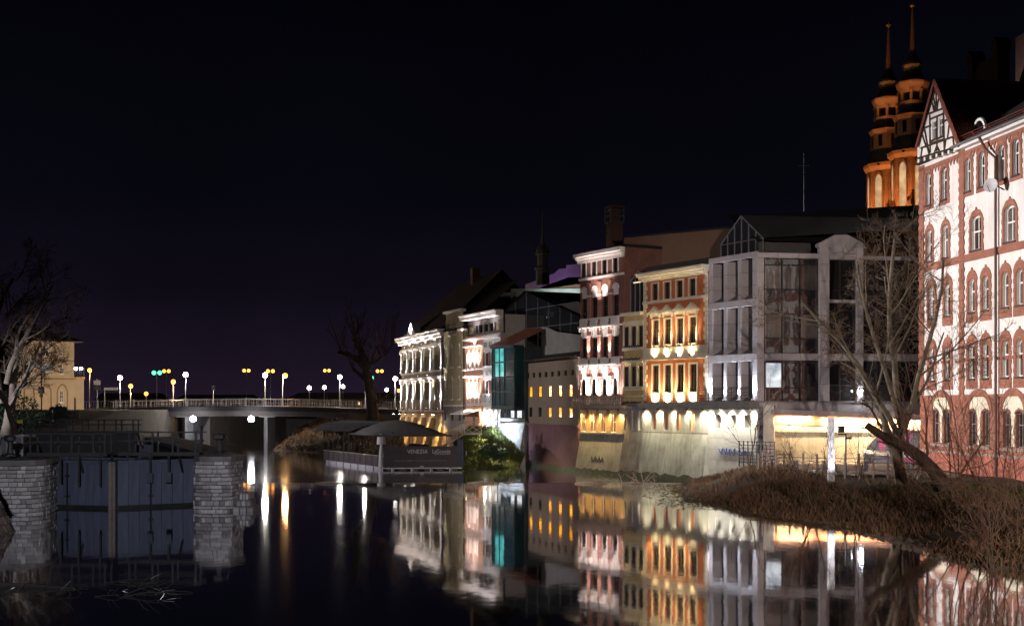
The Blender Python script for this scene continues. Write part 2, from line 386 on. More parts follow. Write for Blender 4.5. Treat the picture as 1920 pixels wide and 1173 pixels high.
def seg_dist(P_, poly):
    x, y = P_[:,0], P_[:,1]; d = np.full(len(x), 1e9); ins = np.zeros(len(x), bool)
    n = len(poly)
    for i in range(n):
        ax, ay = poly[i]; bx_, by = poly[(i+1) % n]; ex, ey = bx_-ax, by-ay
        tt = np.clip(((x-ax)*ex+(y-ay)*ey)/(ex*ex+ey*ey), 0, 1)
        d = np.minimum(d, np.hypot(x-ax-tt*ex, y-ay-tt*ey))
        c = ((ay > y) != (by > y)) & (x < (bx_-ax)*(y-ay)/(by-ay+1e-12)+ax); ins ^= c
    return np.where(ins, d, -d)
LAND = [(15.6,99),(13.6,92),(11.8,86),(10.9,80),(9.9,72),(10.2,65.5),(11.6,58),(13.3,53.5),(14.2,50),(14.3,45),(14.2,42),(15.4,39),(17,30),(20,18),(24,0),(26,-20),(75,-20),(75,99)]
rs = np.random.RandomState(4)
def vnoise(x, y, s, seed=0):                       # cheap smooth value noise
    q = np.random.RandomState(seed).rand(64, 64); u, v = x/s, y/s; i, j = np.floor(u).astype(int), np.floor(v).astype(int)
    fu, fv = u-i, v-j; fu, fv = fu*fu*(3-2*fu), fv*fv*(3-2*fv)
    g_ = lambda a, b: q[a % 64, b % 64]
    return (g_(i,j)*(1-fu)+g_(i+1,j)*fu)*(1-fv)+(g_(i,j+1)*(1-fu)+g_(i+1,j+1)*fu)*fv
def bank_h(x, y):
    x = np.asarray(x, float); y = np.asarray(y, float)
    d = seg_dist(np.stack([x, y], 1), LAND)
    t = np.clip(d/5.0, 0, 1); h = -.06 + t*t*(3-2*t)*1.0
    h = np.where(d < 0, np.maximum(-1.9, -.06+d*.5), h)
    h += np.where(d > 0, np.clip(d, 0, 1)*(.35*(vnoise(x, y, 2.1, 1)-.5) + .5*(vnoise(x, y, 5.5, 2)-.5)), 0)*np.clip((84-y)/12, .1, 1)
    h += np.where(d > 0, np.clip(d/2, 0, 1), 0)*.45*np.exp(-((x-13.2)**2/7 + (y-75)**2/26))
    return h
nx, ny = 100, 176
gx, gy = np.meshgrid(np.linspace(5, 74, nx), np.linspace(-19.5, 98.5, ny))
gz = bank_h(gx.ravel(), gy.ravel())
mb = MB(); mb.v = list(zip(gx.ravel().tolist(), gy.ravel().tolist(), gz.tolist()))
mb.f = [(j*nx+i, j*nx+i+1, (j+1)*nx+i+1, (j+1)*nx+i) for j in range(ny-1) for i in range(nx-1)]
def earthmat():
    m, t, b = nodes_of('bank earth'); co = N(t, 'ShaderNodeTexCoord').outputs['Object']
    n1 = N(t, 'ShaderNodeTexNoise'); n1.inputs['Scale'].default_value = .35; n1.inputs['Detail'].default_value = 5; t.links.new(co, n1.inputs['Vector'])
    c = mixc(t, (.055,.034,.024), (.045,.060,.018), ramp_fac(t, n1.outputs[0], .5, .62))
    n2 = N(t, 'ShaderNodeTexNoise'); n2.inputs['Scale'].default_value = 9; n2.inputs['Detail'].default_value = 5; t.links.new(co, n2.inputs['Vector'])
    c = mixc(t, c, mixc(t, (.45,.45,.45), (1.3,1.3,1.3), n2.outputs[0]), 1.0, 'MULTIPLY')
    t.links.new(c, b.inputs['Base Color']); b.inputs['Roughness'].default_value = .95
    bp = N(t, 'ShaderNodeBump'); bp.inputs['Strength'].default_value = .8; bp.inputs['Distance'].default_value = .08
    t.links.new(n2.outputs[0], bp.inputs['Height']); t.links.new(bp.outputs[0], b.inputs['Normal']); return m
EARTH = earthmat()
tag(build(mb, 'right_bank_ground', EARTH, smooth=True), kind='structure')
PAVE = mat('pale paving', (.22,.20,.17), .8, .3, vscale=1.5, bump=.3)
ASPH = mat('asphalt', (.055,.055,.06), .7, .25, vscale=2, bump=.3, bscale=30)
tag(build(MB().slab([(18.2,91.8),(16.9,84),(20,72.5),(25.4,72.5),(26.6,84.5),(30.5,90)], .9, 1.16), 'courtyard_pavement', PAVE), kind='structure')
# left bank
def edgeL(D): return -22.4 - .36*(D-60) if D < 100 else (-36.8 - (D-100)*.146 if D < 170 else -47 - (D-170)*.05)
def zL(D): return 2.45 if D < 92 else (2.45 + (D-92)/48*2.15 if D < 140 else 4.6)
mb = MB(); Ds = [60.4, 63, 66, 74, 84, 92, 100, 110, 120, 130, 140, 150, 170, 171, 230, 320, 440]; Xs = [0, .4, 6, 16, 40, 120, 600]
for D in Ds:
    mb.v.append((edgeL(D), D, -2.4))
    for k in Xs: mb.v.append((edgeL(D)-k, D, zL(D)))
w_ = len(Xs)+1
mb.f = [(j*w_+i, j*w_+i+1, (j+1)*w_+i+1, (j+1)*w_+i) for j in range(len(Ds)-1) for i in range(w_-1)]
mb.v += [(edgeL(60.4), 60.4, -2.4), (edgeL(60.4)-600, 60.4, -2.4), (edgeL(60.4)-600, 60.4, 2.45), (edgeL(60.4), 60.4, 2.45)]; k = len(mb.v)
mb.f.append((k-4, k-3, k-2, k-1))
tag(build(mb, 'left_bank_ground', mat('left bank earth', (.07,.06,.05), .9, .35, vscale=.6, bump=.4)), kind='structure')
tag(build(MB().add([(-100,108,3.20),(-41.5,112,3.40),(-46,126,4.02),(-56,147,4.64),(-50,160,4.64),(-50,171.5,4.64),(-68,171.5,4.64),(-68,158,4.64),(-110,140,4.64)], [tuple(range(9))]), 'road', ASPH), kind='structure')
FARG = mat('dark far ground', (.03,.03,.028), .95, .3, vscale=.05)
tag(build(MB().add([(-2500,440,4.4),(2500,440,4.4),(2500,4000,4.4),(-2500,4000,4.4)], [(0,1,2,3)]), 'far_ground', FARG), kind='structure')
mb = MB(); pl = [(-13.5,172),(0,146),(12,122),(22,107),(36,101),(400,101),(1200,440),(-44,440),(-24,240)]
mb.slab(pl, -2.4, 4.3); tag(build(mb, 'town_ground', FARG), kind='structure')
# ---------------------------------------------------------------- unseen lamps assumed outside the frame to light the scene
def street_lamp(p, z0, arm=(0,0), head='globe', lens=None, W=None, col=(1,1,1), label='', group=None, r=.3, tgt=None, ang=150, glob_s=None):
    t = thing('street_lamp', label, 'street lamp', (p[0], p[1], z0), 0, group); H = p[2]-z0
    build(MB().tube([(0,0,0),(0,0,.8),(0,0,H-.1)], [.11,.075,.05], 8).tube([(0,0,H-.12),(arm[0]*.6,arm[1]*.6,H+.05),(arm[0],arm[1],H+.02)], .04, 6), 'pole', STEEL, t)
    build(MB().lathe([(.05,-r*1.25),(r*.5,-r*1.1),(r*.35,-r*.9)], 10, (arm[0],arm[1],H)), 'collar', STEEL, t)
    gl = MB().lathe([(r*math.sin(a), -r*math.cos(a)) for a in [math.pi*(i+.15)/8.3 for i in range(9)]], 14, (arm[0],arm[1],H)); gl = build(gl, 'globe', lens, t, smooth=True)
    return t
def mast_light(loc, z0, tgt, W, col, label, ang=60, blend=.5, r=.25):
    t = thing('unseen_floodlight_mast', label, 'floodlight', (loc[0], loc[1], z0)); H = loc[2]-z0
    build(MB().tube([(0,0,0),(0,0,H)], [.14,.08], 8), 'pole', STEEL, t)
    tg = Vector(tgt)-Vector((loc[0],loc[1],z0)); d = (tg-Vector((0,0,H))).normalized()
    q = d.to_track_quat('Z','Y').to_matrix(); p = Vector((0,0,H))+d*.3
    hm = MB(); vs = []
    for sc_, zz in ((.5,-.35),(1,0),(1,.1)): vs += [p + q @ Vector((x*.4*sc_, y*.3*sc_, zz)) for x, y in ((-1,-1),(1,-1),(1,1),(-1,1))]
    hm.add(vs, [(3,2,1,0),(8,9,10,11)] + [(4*k+i,4*k+(i+1)%4,4*k+4+(i+1)%4,4*k+4+i) for k in range(2) for i in range(4)])
    h = build(hm, 'lamp_head', STEEL, t)
    o = bpy.data.objects.new('lamp_light', lamp_data('lamp_light', 'SPOT', W, col, r, ang, blend)); COL.objects.link(o); o.parent = h
    o.location = p + d*.25; o.rotation_euler = d.to_track_quat('-Z','Y').to_euler(); return t
mast_light((-41, 80, 12.5), 2.45, (28.5, 77, 10.5), 255000, (1,.93,.905), 'tall unseen floodlight mast on the left bank aimed at the gabled brick house', 33, .9)
mast_light((-2, -6, 10), 4, (-18.5, 62, -1), 58000, (.86,.87,1), 'unseen floodlight mast behind the viewpoint aimed at the lock', 22, .7)
mast_light((10, -8, 9.5), 4, (16, 62, 1.5), 95000, (1,.82,.68), 'unseen floodlight mast behind the viewpoint aimed at the reedy bank', 34, .7)
mast_light((-43.5, 94, 5.5), 2.45, (-38, 100, 6.5), 3200, (.92,.90,1), 'unseen floodlight mast on the left bank beside the old tree', 80, .8)
mast_light((-30, 40, 10), 2.4, (19, 96, 9), 30000, (.94,.92,1), 'tall unseen fill floodlight mast on the left bank aimed at the office block', 34, .6)  # unseen fill lamp for the office front
mast_light((-51, 112, 12), 3.2, (-1, 130, 5), 36000, (1,.92,.88), 'tall unseen fill floodlight mast on the left bank aimed at the houses across the river', 40, .7)  # unseen fill lamp added to brighten the row of houses
mast_light((-4, -7, 9), 4, (-8, 117, 1.5), 26000, (.92,.88,1), 'unseen fill floodlight mast behind the viewpoint aimed at the pontoon', 13, .8)  # unseen fill lamp added to brighten the pontoon
# ================================================================ BUILDINGS ALONG THE RIGHT BANK
PLAST_W = mat('white render', (.69,.64,.62), .9, .18, vscale=.4, streak=.6, dirt=(.33,.28,.265), bump=.3)
BRICK_R = brickmat('red brick', (.30,.088,.045), (.22,.058,.032), (.30,.19,.15))
BRICK_DK = brickmat('dark red brick', (.25,.075,.045), (.18,.05,.032), (.20,.15,.13))
BRICK_PL = brickmat('painted brick plinth', (.40,.125,.085), (.36,.11,.075), (.33,.12,.09), streak=.4)
CREAM = mat('cream stone', (.66,.60,.47), .85, .1, streak=.15, dirt=(.3,.25,.18))
def toothed(u0, u1, z0, z1, kind='ogee', st=.26, am=.055, key=.1):
    """Outline of a brick window surround: toothed sides and an arched head with a small key."""
    p = [(u0,z0),(u1,z0)]; w = u1-u0; zs = z1 - w*.42; z = z0+.35; k = 0
    while z < zs-st:
        a = am if k % 2 else 0; p += [(u1-a, z), (u1-a, z+st*.98)]; z += st; k += 1
    c = (u0+u1)/2
    head = [(u1, zs), (u1-w*.10, zs+w*.20), (u1-w*.26, z1-.09), (c+.09, z1-.02), (c+.07, z1+key), (c-.07, z1+key), (c-.09, z1-.02), (u0+w*.26, z1-.09), (u0+w*.10, zs+w*.20), (u0, zs)]
    p += head; z = z0+.35+(k-1)*st; k -= 1
    while k >= 0:
        a = am if k % 2 else 0; p += [(u0+a, z+st*.98), (u0+a, z)]; z -= st; k -= 1
    return p
# ---------------------------------------------------------------- gabled brick and render house
BR = Fac(1725, 85, 1920, 72); DEP = .26
r_ = BR.thing('gabled_townhouse', 'tall white and red brick house with half-timbered gable beside the bare tree', 'house')
LU = 25.0
ztop = BR.z(1727, 306); zb1 = BR.z(1730, 743); zpl = BR.z(1726, 845); zg = .4
cols = [(1743,1755),(1772.5,1784.5),(1817,1829),(1843,1856),(1880,1892.5),(1907.5,1920)]
rows = {1:[(318,378),(309,368),(296,359),(287,353),(276,343),(267,335)], 3:[(534,594),(529,591),(521,585),(517,581),(512,578),(509,575)], 4:[(649,711),(647,709),(644,710),(642,710),(640,709),(639,709)]}
c34 = [(1749.5,1759.5),(1779.5,1789.5),(1825,1836),(1851,1862),(1888,1899.5),(1915,1926.5)]
def zavg(r, i): return BR.z(sum(cols[i] if r == 1 else c34[i])/2, rows[r][i][0], DEP), BR.z(sum(cols[i] if r == 1 else c34[i])/2, rows[r][i][1], DEP)
zr = {r: (sum(zavg(r,i)[0] for i in range(6))/6, sum(zavg(r,i)[1] for i in range(6))/6) for r in rows}
wins = []   # (u0,u1,z0,z1,row)
def extend(us):                                   # continue the rhythm beyond the frame edge
    bay = us[4]-us[2]; e = []
    for k in (1,2,3):
        for q in (us[4]+bay*k, us[5]+bay*k):
            if q < LU-1: e.append(q)
    return us+e
for r in (1,3,4):
    cc = cols if r == 1 else c34
    us = extend([ (BR.u(a,DEP)+BR.u(b,DEP))/2 for a,b in cc ]); w = .78
    for q in us: wins.append((q-w/2, q+w/2, zr[r][1], zr[r][0], r))
z2t, z2b = BR.z(1780, 422, DEP), BR.z(1780, 483, DEP)
u2 = [(BR.u(1750.5,DEP),.74),(BR.u(1780.5,DEP),.80),(BR.u(1838.5,DEP),1.28),(BR.u(1902,DEP),1.28)]
bay = u2[3][0]-u2[2][0]; u2 += [(u2[3][0]+bay*k, 1.28) for k in (1,2) if u2[3][0]+bay*k < LU-1]
for q, w in u2: wins.append((q-w/2, q+w/2, z2b, z2t, 2))
z5t, z5b = BR.z(1830, 770, DEP), BR.z(1830, 834, DEP)
pairs = [((1755.5,1768),(1778,1788.5)), ((1824,1839),(1850,1863)), ((1889,1902.5),(1914,1927.5))]
pr = [((BR.u(a[0],DEP)+BR.u(a[1],DEP))/2, (BR.u(b[0],DEP)+BR.u(b[1],DEP))/2) for a, b in pairs]
bay = pr[2][0]-pr[1][0]; pr += [(pr[2][0]+bay*k, pr[2][1]+bay*k) for k in (1,2) if pr[2][1]+bay*k < LU-1]
for a, b in pr:
    for q in (a, b): wins.append((q-.42, q+.42, z5b, z5t, 5))
up = [arch(a,b,c,d,'round' if rr != 2 else 'seg') for a,b,c,d,rr in wins if rr != 5]
lo = [arch(a,b,c,d,'seg') for a,b,c,d,rr in wins if rr == 5]
build(wallmesh(rect(0,LU,zb1,ztop), up, DEP), 'upper_wall', PLAST_W, r_)
build(wallmesh(rect(0,LU,zpl,zb1), lo, DEP), 'lower_wall', BRICK_R, r_)
build(MB().box(-.06,LU+.06,-.10,DEP,zg,zpl), 'plinth', BRICK_PL, r_)
body(r_, .02, LU-.02, DEP, 13, zg, ztop, BRICK_R)
lipm = mat('weathered stone ledge', (.30,.22,.19), .85, .25, streak=.3)
bx(r_, 'plinth_ledge', lipm, -.08, LU+.08, -.16, .05, zpl, zpl+.13)
bx(r_, 'string_course', BRICK_R, -.02, LU, -.09, .05, zb1-.08, zb1+.07)
CURTAIN = glassmat('glass with net curtain', (.10,.085,.085), .08, .6); CURTAIN2 = glassmat('glass with drawn curtain', (.045,.032,.03), .06, .8); wrnd = random.Random(8)
for a,b,c,d,rr in wins:
    w = window(r_, arch(a,b,c,d,'round' if rr in (1,3,4) else 'seg'), DEP, pm=wrnd.choice((GLASS,GLASS,GLASS,CURTAIN,CURTAIN2)), fw=.10 if rr != 5 else .06, nm=1 if rr in (1,2,5) else 0, tr=(.62,) if rr != 2 else (.55,), fm=WHITEF if rr != 5 else mat('grey window paint', (.22,.21,.22), .6, .2))
    W = b-a
    if rr in (1,2,3,4):
        e = .30 if rr != 2 else .27; low = {1:.30, 2:.28, 3:.62, 4:.62}[rr]; hi = {1:.34, 2:.40, 3:.55, 4:.62}[rr]
        outp = toothed(a-e, b+e, c-low, d+hi, key=.12 if rr != 1 else .02)
        build(wallmesh(outp, [arch(a,b,c+.0,d,'round' if rr != 2 else 'seg')], .05, y0=-.05), 'brick_surround', BRICK_R, w)
        build(MB().box(a-.06, b+.06, -.12, DEP-.1, c-.10, c+.015), 'sill', mat('dark slate sill', (.05,.03,.03), .6), w)
        if rr in (3,4):
            mb = MB()
            for k in range(3): mb.box(a-.2+.04*k, b+.2-.04*k, -.10+.02*k, .0, c-.42+.11*k, c-.36+.11*k)
            build(mb, 'sill_course', BRICK_R, w)
        hood = offset(arch(a-.12,b+.12,c,d+.12,'round' if rr != 2 else 'seg'), 0)
        ring(hm := MB(), offset(hood, .03)[2:], hood[2:], -.085, -.04)
        build(hm, 'hood_mould', mat('pale hood brick', (.46,.20,.13), .85, .1), w)
    else:
        ring(hm := MB(), offset(arch(a-.02,b+.02,c,d+.02,'seg'), .12)[2:], arch(a-.02,b+.02,c,d+.02,'seg')[2:], -.05, .05)
        build(hm, 'brick_arch', BRICK_DK, w)
for a, b in pr:                                   # cream tympanum and post over each pair, under one brick arch
    c = (a+b)/2; h = (b-a)/2
    p = [(c-.15,z5b+.05),(c+.15,z5b+.05),(c+.15,z5t-.45),(c+.34,z5t+.02),(b-.1,z5t+.22),(b+.42,z5t-.02)]
    p += [(c+(h+.42)*math.cos(t), z5t+.02+ .95*math.sin(t)) for t in (math.pi*(i+.5)/8 for i in range(8))]
    p += [(a-.42,z5t-.02),(a+.1,z5t+.22),(c-.34,z5t+.02),(c-.15,z5t-.45)]
    build(wallmesh(p, [], .04, y0=-.035), 'tympanum', CREAM, r_)
    ar = [(c+(h+.46)*math.cos(t), z5t-.02+1.0*math.sin(t)) for t in (math.pi*i/12 for i in range(13))]
    ar2 = [(c+(h+.80)*math.cos(t), z5t-.02+1.36*math.sin(t)) for t in (math.pi*i/12 for i in range(13))]
    build(wallmesh(ar2+ar[::-1], [], .05, y0=-.06), 'relieving_arch', BRICK_R, r_)
    bx(r_, 'window_ledge', lipm, a-.6, b+.6, -.14, .02, z5b-.2, z5b-.03)
# brick lisenes with teeth, floor band, frieze
zband = BR.z(1735, 503)
ul = (BR.u(1800)+BR.u(1808))/2
def lisene(uc, w, z0, z1):
    p = [(uc-w/2,z0),(uc+w/2,z0)]; k = 0; z = z0
    while z < z1-.3: a = .09 if k % 2 else 0; p += [(uc+w/2+a,z),(uc+w/2+a,z+.28)]; z += .28; k += 1
    p += [(uc+w/2,z1),(uc-w/2,z1)]; q = []
    while k > 0:
        k -= 1; z -= .28; a = .09 if k % 2 else 0; q += [(uc-w/2-a,z+.28),(uc-w/2-a,z)]
    build(wallmesh(p+q, [], .06, y0=-.07), 'brick_lisene', BRICK_R, r_)
lisene(.30, .60, zb1+.07, ztop-.2); lisene(ul, .55, zb1+.07, ztop-.2)
usp = ul + (BR.u(1902)-BR.u(1838.5))*2; lisene(usp, .55, zb1+.07, ztop-.2)
for (z0,z1,y) in ((zband-.22,zband-.06,-.06),(zband-.06,zband+.10,-.11),(zband+.10,zband+.24,-.08)): bx(r_, 'brick_band', BRICK_R, .62, LU, y, .03, z0, z1)
zm = BR.z(1740, 681); 
mb = MB()
for k in range(int(LU/.62)): mb.box(.62+k*.62+.31*0, .62+k*.62+.30, -.055, .02, zm-.1, zm+.1)
build(mb, 'brick_course', BRICK_R, r_)
mb = MB(); s = .42; zz = ztop-.55                 # zigzag frieze under the eave
for k in range(int(LU/s)): mb.prism([(k*s,zz),(k*s+s/2,zz-.42),(k*s+s,zz)], -.06, .02)
build(mb, 'zigzag_frieze', BRICK_R, r_)
bx(r_, 'frieze_band', BRICK_R, 0, LU, -.07, .02, zz, zz+.14)
bx(r_, 'eave_board', WHITEF, BR.u(1800), LU+.3, -.42, .02, ztop-.28, ztop-.06)
# gutter, roof
ug = BR.u(1797)
build(MB().tube([(ug+.1,-.52,ztop-.04),(LU+.3,-.52,ztop-.04)], .09, 8), 'gutter', ZINC, r_)
roofh = 4.4
build(MB().add([(ug,-.55,ztop-.02),(LU+.4,-.55,ztop-.02),(LU+.4,6.5,ztop+roofh),(-.3,6.5,ztop+roofh),(-.3,13.3,ztop-.02),(LU+.4,13.3,ztop-.02),(-.3,0,ztop-.02)],
      [(0,1,2,3),(3,2,5,4),(3,6,0),(3,4,6)]), 'roof', ROOF_D, r_)
def on_roof(u, v, e=.0):                           # v metres up the front slope
    a = math.atan2(roofh, 7.05); return (u, -.55+v*math.cos(a)-e*math.sin(a), ztop-.02+v*math.sin(a)+e*math.cos(a))
for k in range(6):                                 # snow guards
    u0 = ug+.3+k*1.95; p = [on_roof(u0,.55,.02), on_roof(u0+1.85,.55,.02), on_roof(u0+1.85,.55,.30), on_roof(u0,.55,.30)]
    mb = MB(); n = 4
    for a, b in ((0,1),(1,2),(2,3),(3,0)): mb.bar(p[a], p[b], .035)
    mb.bar([(p[0][i]+p[3][i])/2 for i in range(3)], [(p[1][i]+p[2][i])/2 for i in range(3)], .02)
    build(mb, 'snow_guard', mat('red painted steel', (.14,.04,.03), .6), r_)
ue, ze = BR.uz(1857, 235, 1.6)                     # eyebrow dormer
dm = MB(); ar = [(ue+.95*math.cos(t), ze-.55+1.05*math.sin(t)) for t in (math.pi*i/10 for i in range(11))]
dm.prism(ar, .9, 4.5); dr = build(dm, 'eyebrow_dormer', ROOF_D, r_)
ring(fm_ := MB(), [(ue+.86*math.cos(t), ze-.52+.95*math.sin(t)) for t in (math.pi*i/10 for i in range(11))], [(ue+.66*math.cos(t), ze-.46+.72*math.sin(t)) for t in (math.pi*i/10 for i in range(11))], .82, .9)
build(fm_, 'frame', WHITEF, dr)
build(MB().add([(ue+.66*math.cos(t), .86, ze-.46+.72*math.sin(t)) for t in (math.pi*i/10 for i in range(11))], [tuple(range(11))]), 'pane', GLASS, dr)
# chimney gable behind the ridge
DKB = brickmat('sooty brick', (.12,.05,.035), (.09,.035,.025), (.08,.06,.05))
for ux in (BR.u(1828, 8), BR.u(1875, 8)):
    zc = BR.z(1828, 118, 8)
    c = build(MB().box(ux-.38,ux+.38,7.6,8.5,ztop+4,zc), 'chimney', DKB, r_)
    build(MB().prism([(ux-.5,zc),(ux+.5,zc),(ux+.3,zc+.55),(ux,zc+.85),(ux-.3,zc+.55)], 7.5, 8.6), 'chimney_cap', DKB, c)
ua, ub = BR.u(1828, 8)+.36, BR.u(1875, 8)-.36; zt = BR.z(1850, 115, 8)
ap = [(ub,ztop+4),(ub,zt),(ua,zt),(ua,ztop+4)] + [((ua+ub)/2-.75*math.cos(t)*(ub-ua)/2, ztop+5.9+1.3*math.sin(t)) for t in (math.pi*i/8 for i in range(9))]
build(wallmesh(ap, [], .35, y0=7.8), 'parapet_arch', DKB, r_)
u9 = BR.u(1925, 6); bx(r_, 'chimney', DKB, u9-.5, u9+.6, 5.5, 6.5, ztop+3, BR.z(1920, 70, 6))
# half-timbered cross gable
gy0 = -.32
def gb_(x, y): return BR.uz(1700+x*.18755, 100+y*.18755, gy0-.17)
def gp(x, y): return BR.uz(1700+x*.18755, 100+y*.18755, gy0-.05)
def gq(x, y): return BR.uz(1700+x*.18755, 100+y*.18755, gy0)
gpoly = [gq(108,1052), gq(515,935), gq(512,905), gq(278,288), gq(105,925)]
gw = [[gp(248,868),gp(288,852),gp(288,665),gp(248,680)], [gp(315,842),gp(357,826),gp(357,637),gp(315,652)]]
gh = [[(min(a[0] for a in p), min(a[1] for a in p)), (max(a[0] for a in p), min(a[1] for a in p)), (max(a[0] for a in p), max(a[1] for a in p)), (min(a[0] for a in p), max(a[1] for a in p))] for p in gw]
gab = build(wallmesh(gpoly, gh, .14, y0=gy0), 'half_timbered_gable', PLAST_W, r_)
for p in gh: window(r_, p, .14, nm=1, tr=(.6,), fw=.07, y0=gy0, sill=.1, sm=TIMBER)
def timber(pts, w=.125, par=gab):
    q = [gp(*p) for p in pts]
    for i in range(len(q)-1):
        a, b = Vector(q[i]), Vector(q[i+1]); d = (b-a).normalized(); n = Vector((-d.y, d.x))*w/2; e = d*w*.25
        build(MB().prism([tuple(a-n-e), tuple(b-n+e), tuple(b+n+e), tuple(a+n-e)], gy0-.05-random.uniform(0,.012), gy0+.02), 'timber', TIMBER, par)
random.seed(3)
for t_ in ([(290,330),(292,575)], [(228,620),(232,1015)], [(300,625),(300,880)], [(365,560),(372,968)], [(300,885),(298,990)],
           [(198,612),(378,545)], [(228,660),(362,605)], [(178,745),(238,722)], [(368,680),(425,652)], [(140,948),(480,828)], [(238,900),(365,860)],
           [(155,820),(192,935)], [(172,740),(222,1010)], [(425,690),(405,850)], [(432,700),(468,830)], [(150,960),(138,1035)], [(205,940),(222,1020)], [(388,870),(372,970)], [(460,830),(470,930)], [(500,880),(495,930)], [(298,925),(272,1000)], [(298,925),(325,985)],
           [(290,360),(262,430),(238,510),(215,590)], [(262,430),(280,520),(288,575)], [(292,360),(325,430),(345,500),(355,545)], [(325,420),(308,490),(300,560)], [(240,460),(262,530),(272,580)],
           [(108,1050),(515,932)]): timber(t_)
# gable roof with its barge boards
zr0 = gb_(272,262); ul0 = gb_(88,935); ur0 = gb_(528,915)
BARGE = mat('red barge board', (.16,.045,.03), .7)
for a, b in ((ul0, zr0), (zr0, ur0)):
    a, b = Vector(a), Vector(b); d = (b-a).normalized(); n = Vector((-d.y,d.x))
    build(MB().prism([tuple(a-n*.22), tuple(b-n*.22), tuple(b+n*.02), tuple(a+n*.02)], gy0-.20, gy0-.13), 'barge_board', BARGE, r_)
    build(MB().prism([tuple(a-n*.04), tuple(b-n*.04), tuple(b+n*.09), tuple(a+n*.09)], gy0-.17, 5.6), 'gable_roof', TILE_R, r_)
for k in range(7):                                 # bracket ends below the gable
    q = gq(125+k*60, 1075-k*18); build(MB().box(q[0]-.12,q[0]+.12,gy0-.05,-.02,q[1]-.12,q[1]+.28), 'bracket', WHITEF, r_)
bx(r_, 'gable_sill', TIMBER, 0, gq(515,0)[0], gy0-.04, .0, ztop-.12, ztop+.02)
# downpipe, aerial mast with dish
ud = BR.u(1866, -.2)
build(MB().tube([(BR.u(1850),-.5,ztop-.1),(BR.u(1858),-.35,ztop-.9),(ud,-.18,ztop-1.6),(ud+.02,-.18,zpl-.5),(ud+.02,-.18,.9)], .085, 8), 'downpipe', mat('brown downpipe', (.10,.05,.045), .5), r_)
us_, zs_ = BR.uz(1857, 347, -.9)
ds = MB(); n = Vector((.62,-.75,.10)).normalized(); q = n.to_track_quat('Z','Y').to_matrix()
prof = [(0.0,-.10),(.22,-.07),(.40,0.0),(.42,.0)]
vs = [Vector((us_,-.9,zs_)) + q @ Vector((r*math.cos(a), r*math.sin(a), z)) for r, z in prof for a in (2*math.pi*i/18 for i in range(18))]
ds.add(vs, [(i*18+k, i*18+(k+1)%18, (i+1)*18+(k+1)%18, (i+1)*18+k) for i in range(3) for k in range(18)])
dsh = build(ds, 'satellite_dish', mat('pale dish paint', (.55,.53,.55), .5), r_, smooth=True)
build(MB().tube([(us_+.25,-.16,zs_-.3),(us_+.1,-.7,zs_)], .04, 6).tube([Vector((us_,-.9,zs_))-q@Vector((0,.4,0)), Vector((us_,-.9,zs_))+q@Vector((0,-.15,.42))], .018, 5), 'bracket', STEEL, dsh)

# ---------------------------------------------------------------- modern stone and glass office block
CLAD = mat('pinkish stone cladding', (.45,.41,.42), .75, .12, vscale=.8, streak=.25, dirt=(.2,.16,.15), rnd=.10, bump=.12)
MCORE = mat('dark cladding core', (.06,.055,.055), .9)  # dark core colour that shows between the panels
PANEL = block_mesh('cladding_panel', CLAD, .03)
ML = Fac(1328, 98.4, 1420, 93.3); MRt = Fac(1420, 93.3, 1730, 95.3)
o_ = ML.thing('office_block', 'modern grey stone and glass office block between orange house and bare tree', 'office building')
def panels(u0, u1, z0, z1, y0, y1, du, dz, T=Matrix.Identity(4), rz=0, par=None, j=.02):
    """Stone cladding over a core: one piece per slab."""
    par = par or o_
    nu = max(1, round((u1-u0)/du)); nz = max(1, round((z1-z0)/dz)); a, b = (u1-u0)/nu, (z1-z0)/nz
    for i in range(nu):
        for k in range(nz):
            c = T @ Vector((u0+a*(i+.5), (y0+y1)/2, z0+b*(k+.5)))
            piece(par, 'cladding_panel', PANEL, c, (a-j, y1-y0, b-j), rz)
ulp = [(ML.u(1329),ML.u(1336)), (ML.u(1356.5),ML.u(1362.5)), (ML.u(1383),ML.u(1389)), (ML.u(1410.5),ML.u(1420))]
zl = [ML.z(1336,y) for y in (484, 494.6, 568, 581, 666, 680, 752)]    # top, row tops and bottoms
DM = 1.0
for a, b in ulp:
    bx(o_, 'pier_core', MCORE, a+.02, b-.02, .03, DM, zl[6], zl[0]-.03)
    for k in (1,3,5): panels(a, b, zl[k+1], zl[k], 0, .12, 9, 1.0)
    for k in (1,3,5): panels(.03, DM, zl[k+1], zl[k], -.06, .06, 2, 1.0, Matrix.Translation((b-.06,0,0)) @ Matrix.Rotation(R(90),4,'Z'), R(90))
for k in (0,2,4): panels(ulp[0][0], ulp[3][1], zl[k+1], zl[k], -.03, .14, 1.45, 9)
for k in (2,4): bx(o_, 'beam_core', MCORE, .02, ulp[3][1]-.03, .1, DM, zl[k+1]+.02, zl[k]-.02)
bx(o_, 'beam_core', MCORE, .02, ulp[3][1]-.03, .1, DM, zl[1]+.02, zl[0]-.05)
for k in (1,3,5):
    for i in range(3):
        a, b = ulp[i][1]-.05, ulp[i+1][0]+.05
        w = window(o_, rect(a,b,zl[k+1]+.02,zl[k]), DM, fm=DARKF, pm=CURT, fw=.05, nm=1, tr=())
        build(MB().add([(a,.05,zl[k+1]),(b,.05,zl[k+1]),(b,DM-.1,zl[k+1]+.45),(a,DM-.1,zl[k+1]+.45)], [(0,1,2,3)]), 'sloped_sill', ZINC, w)
TOP = zl[0]
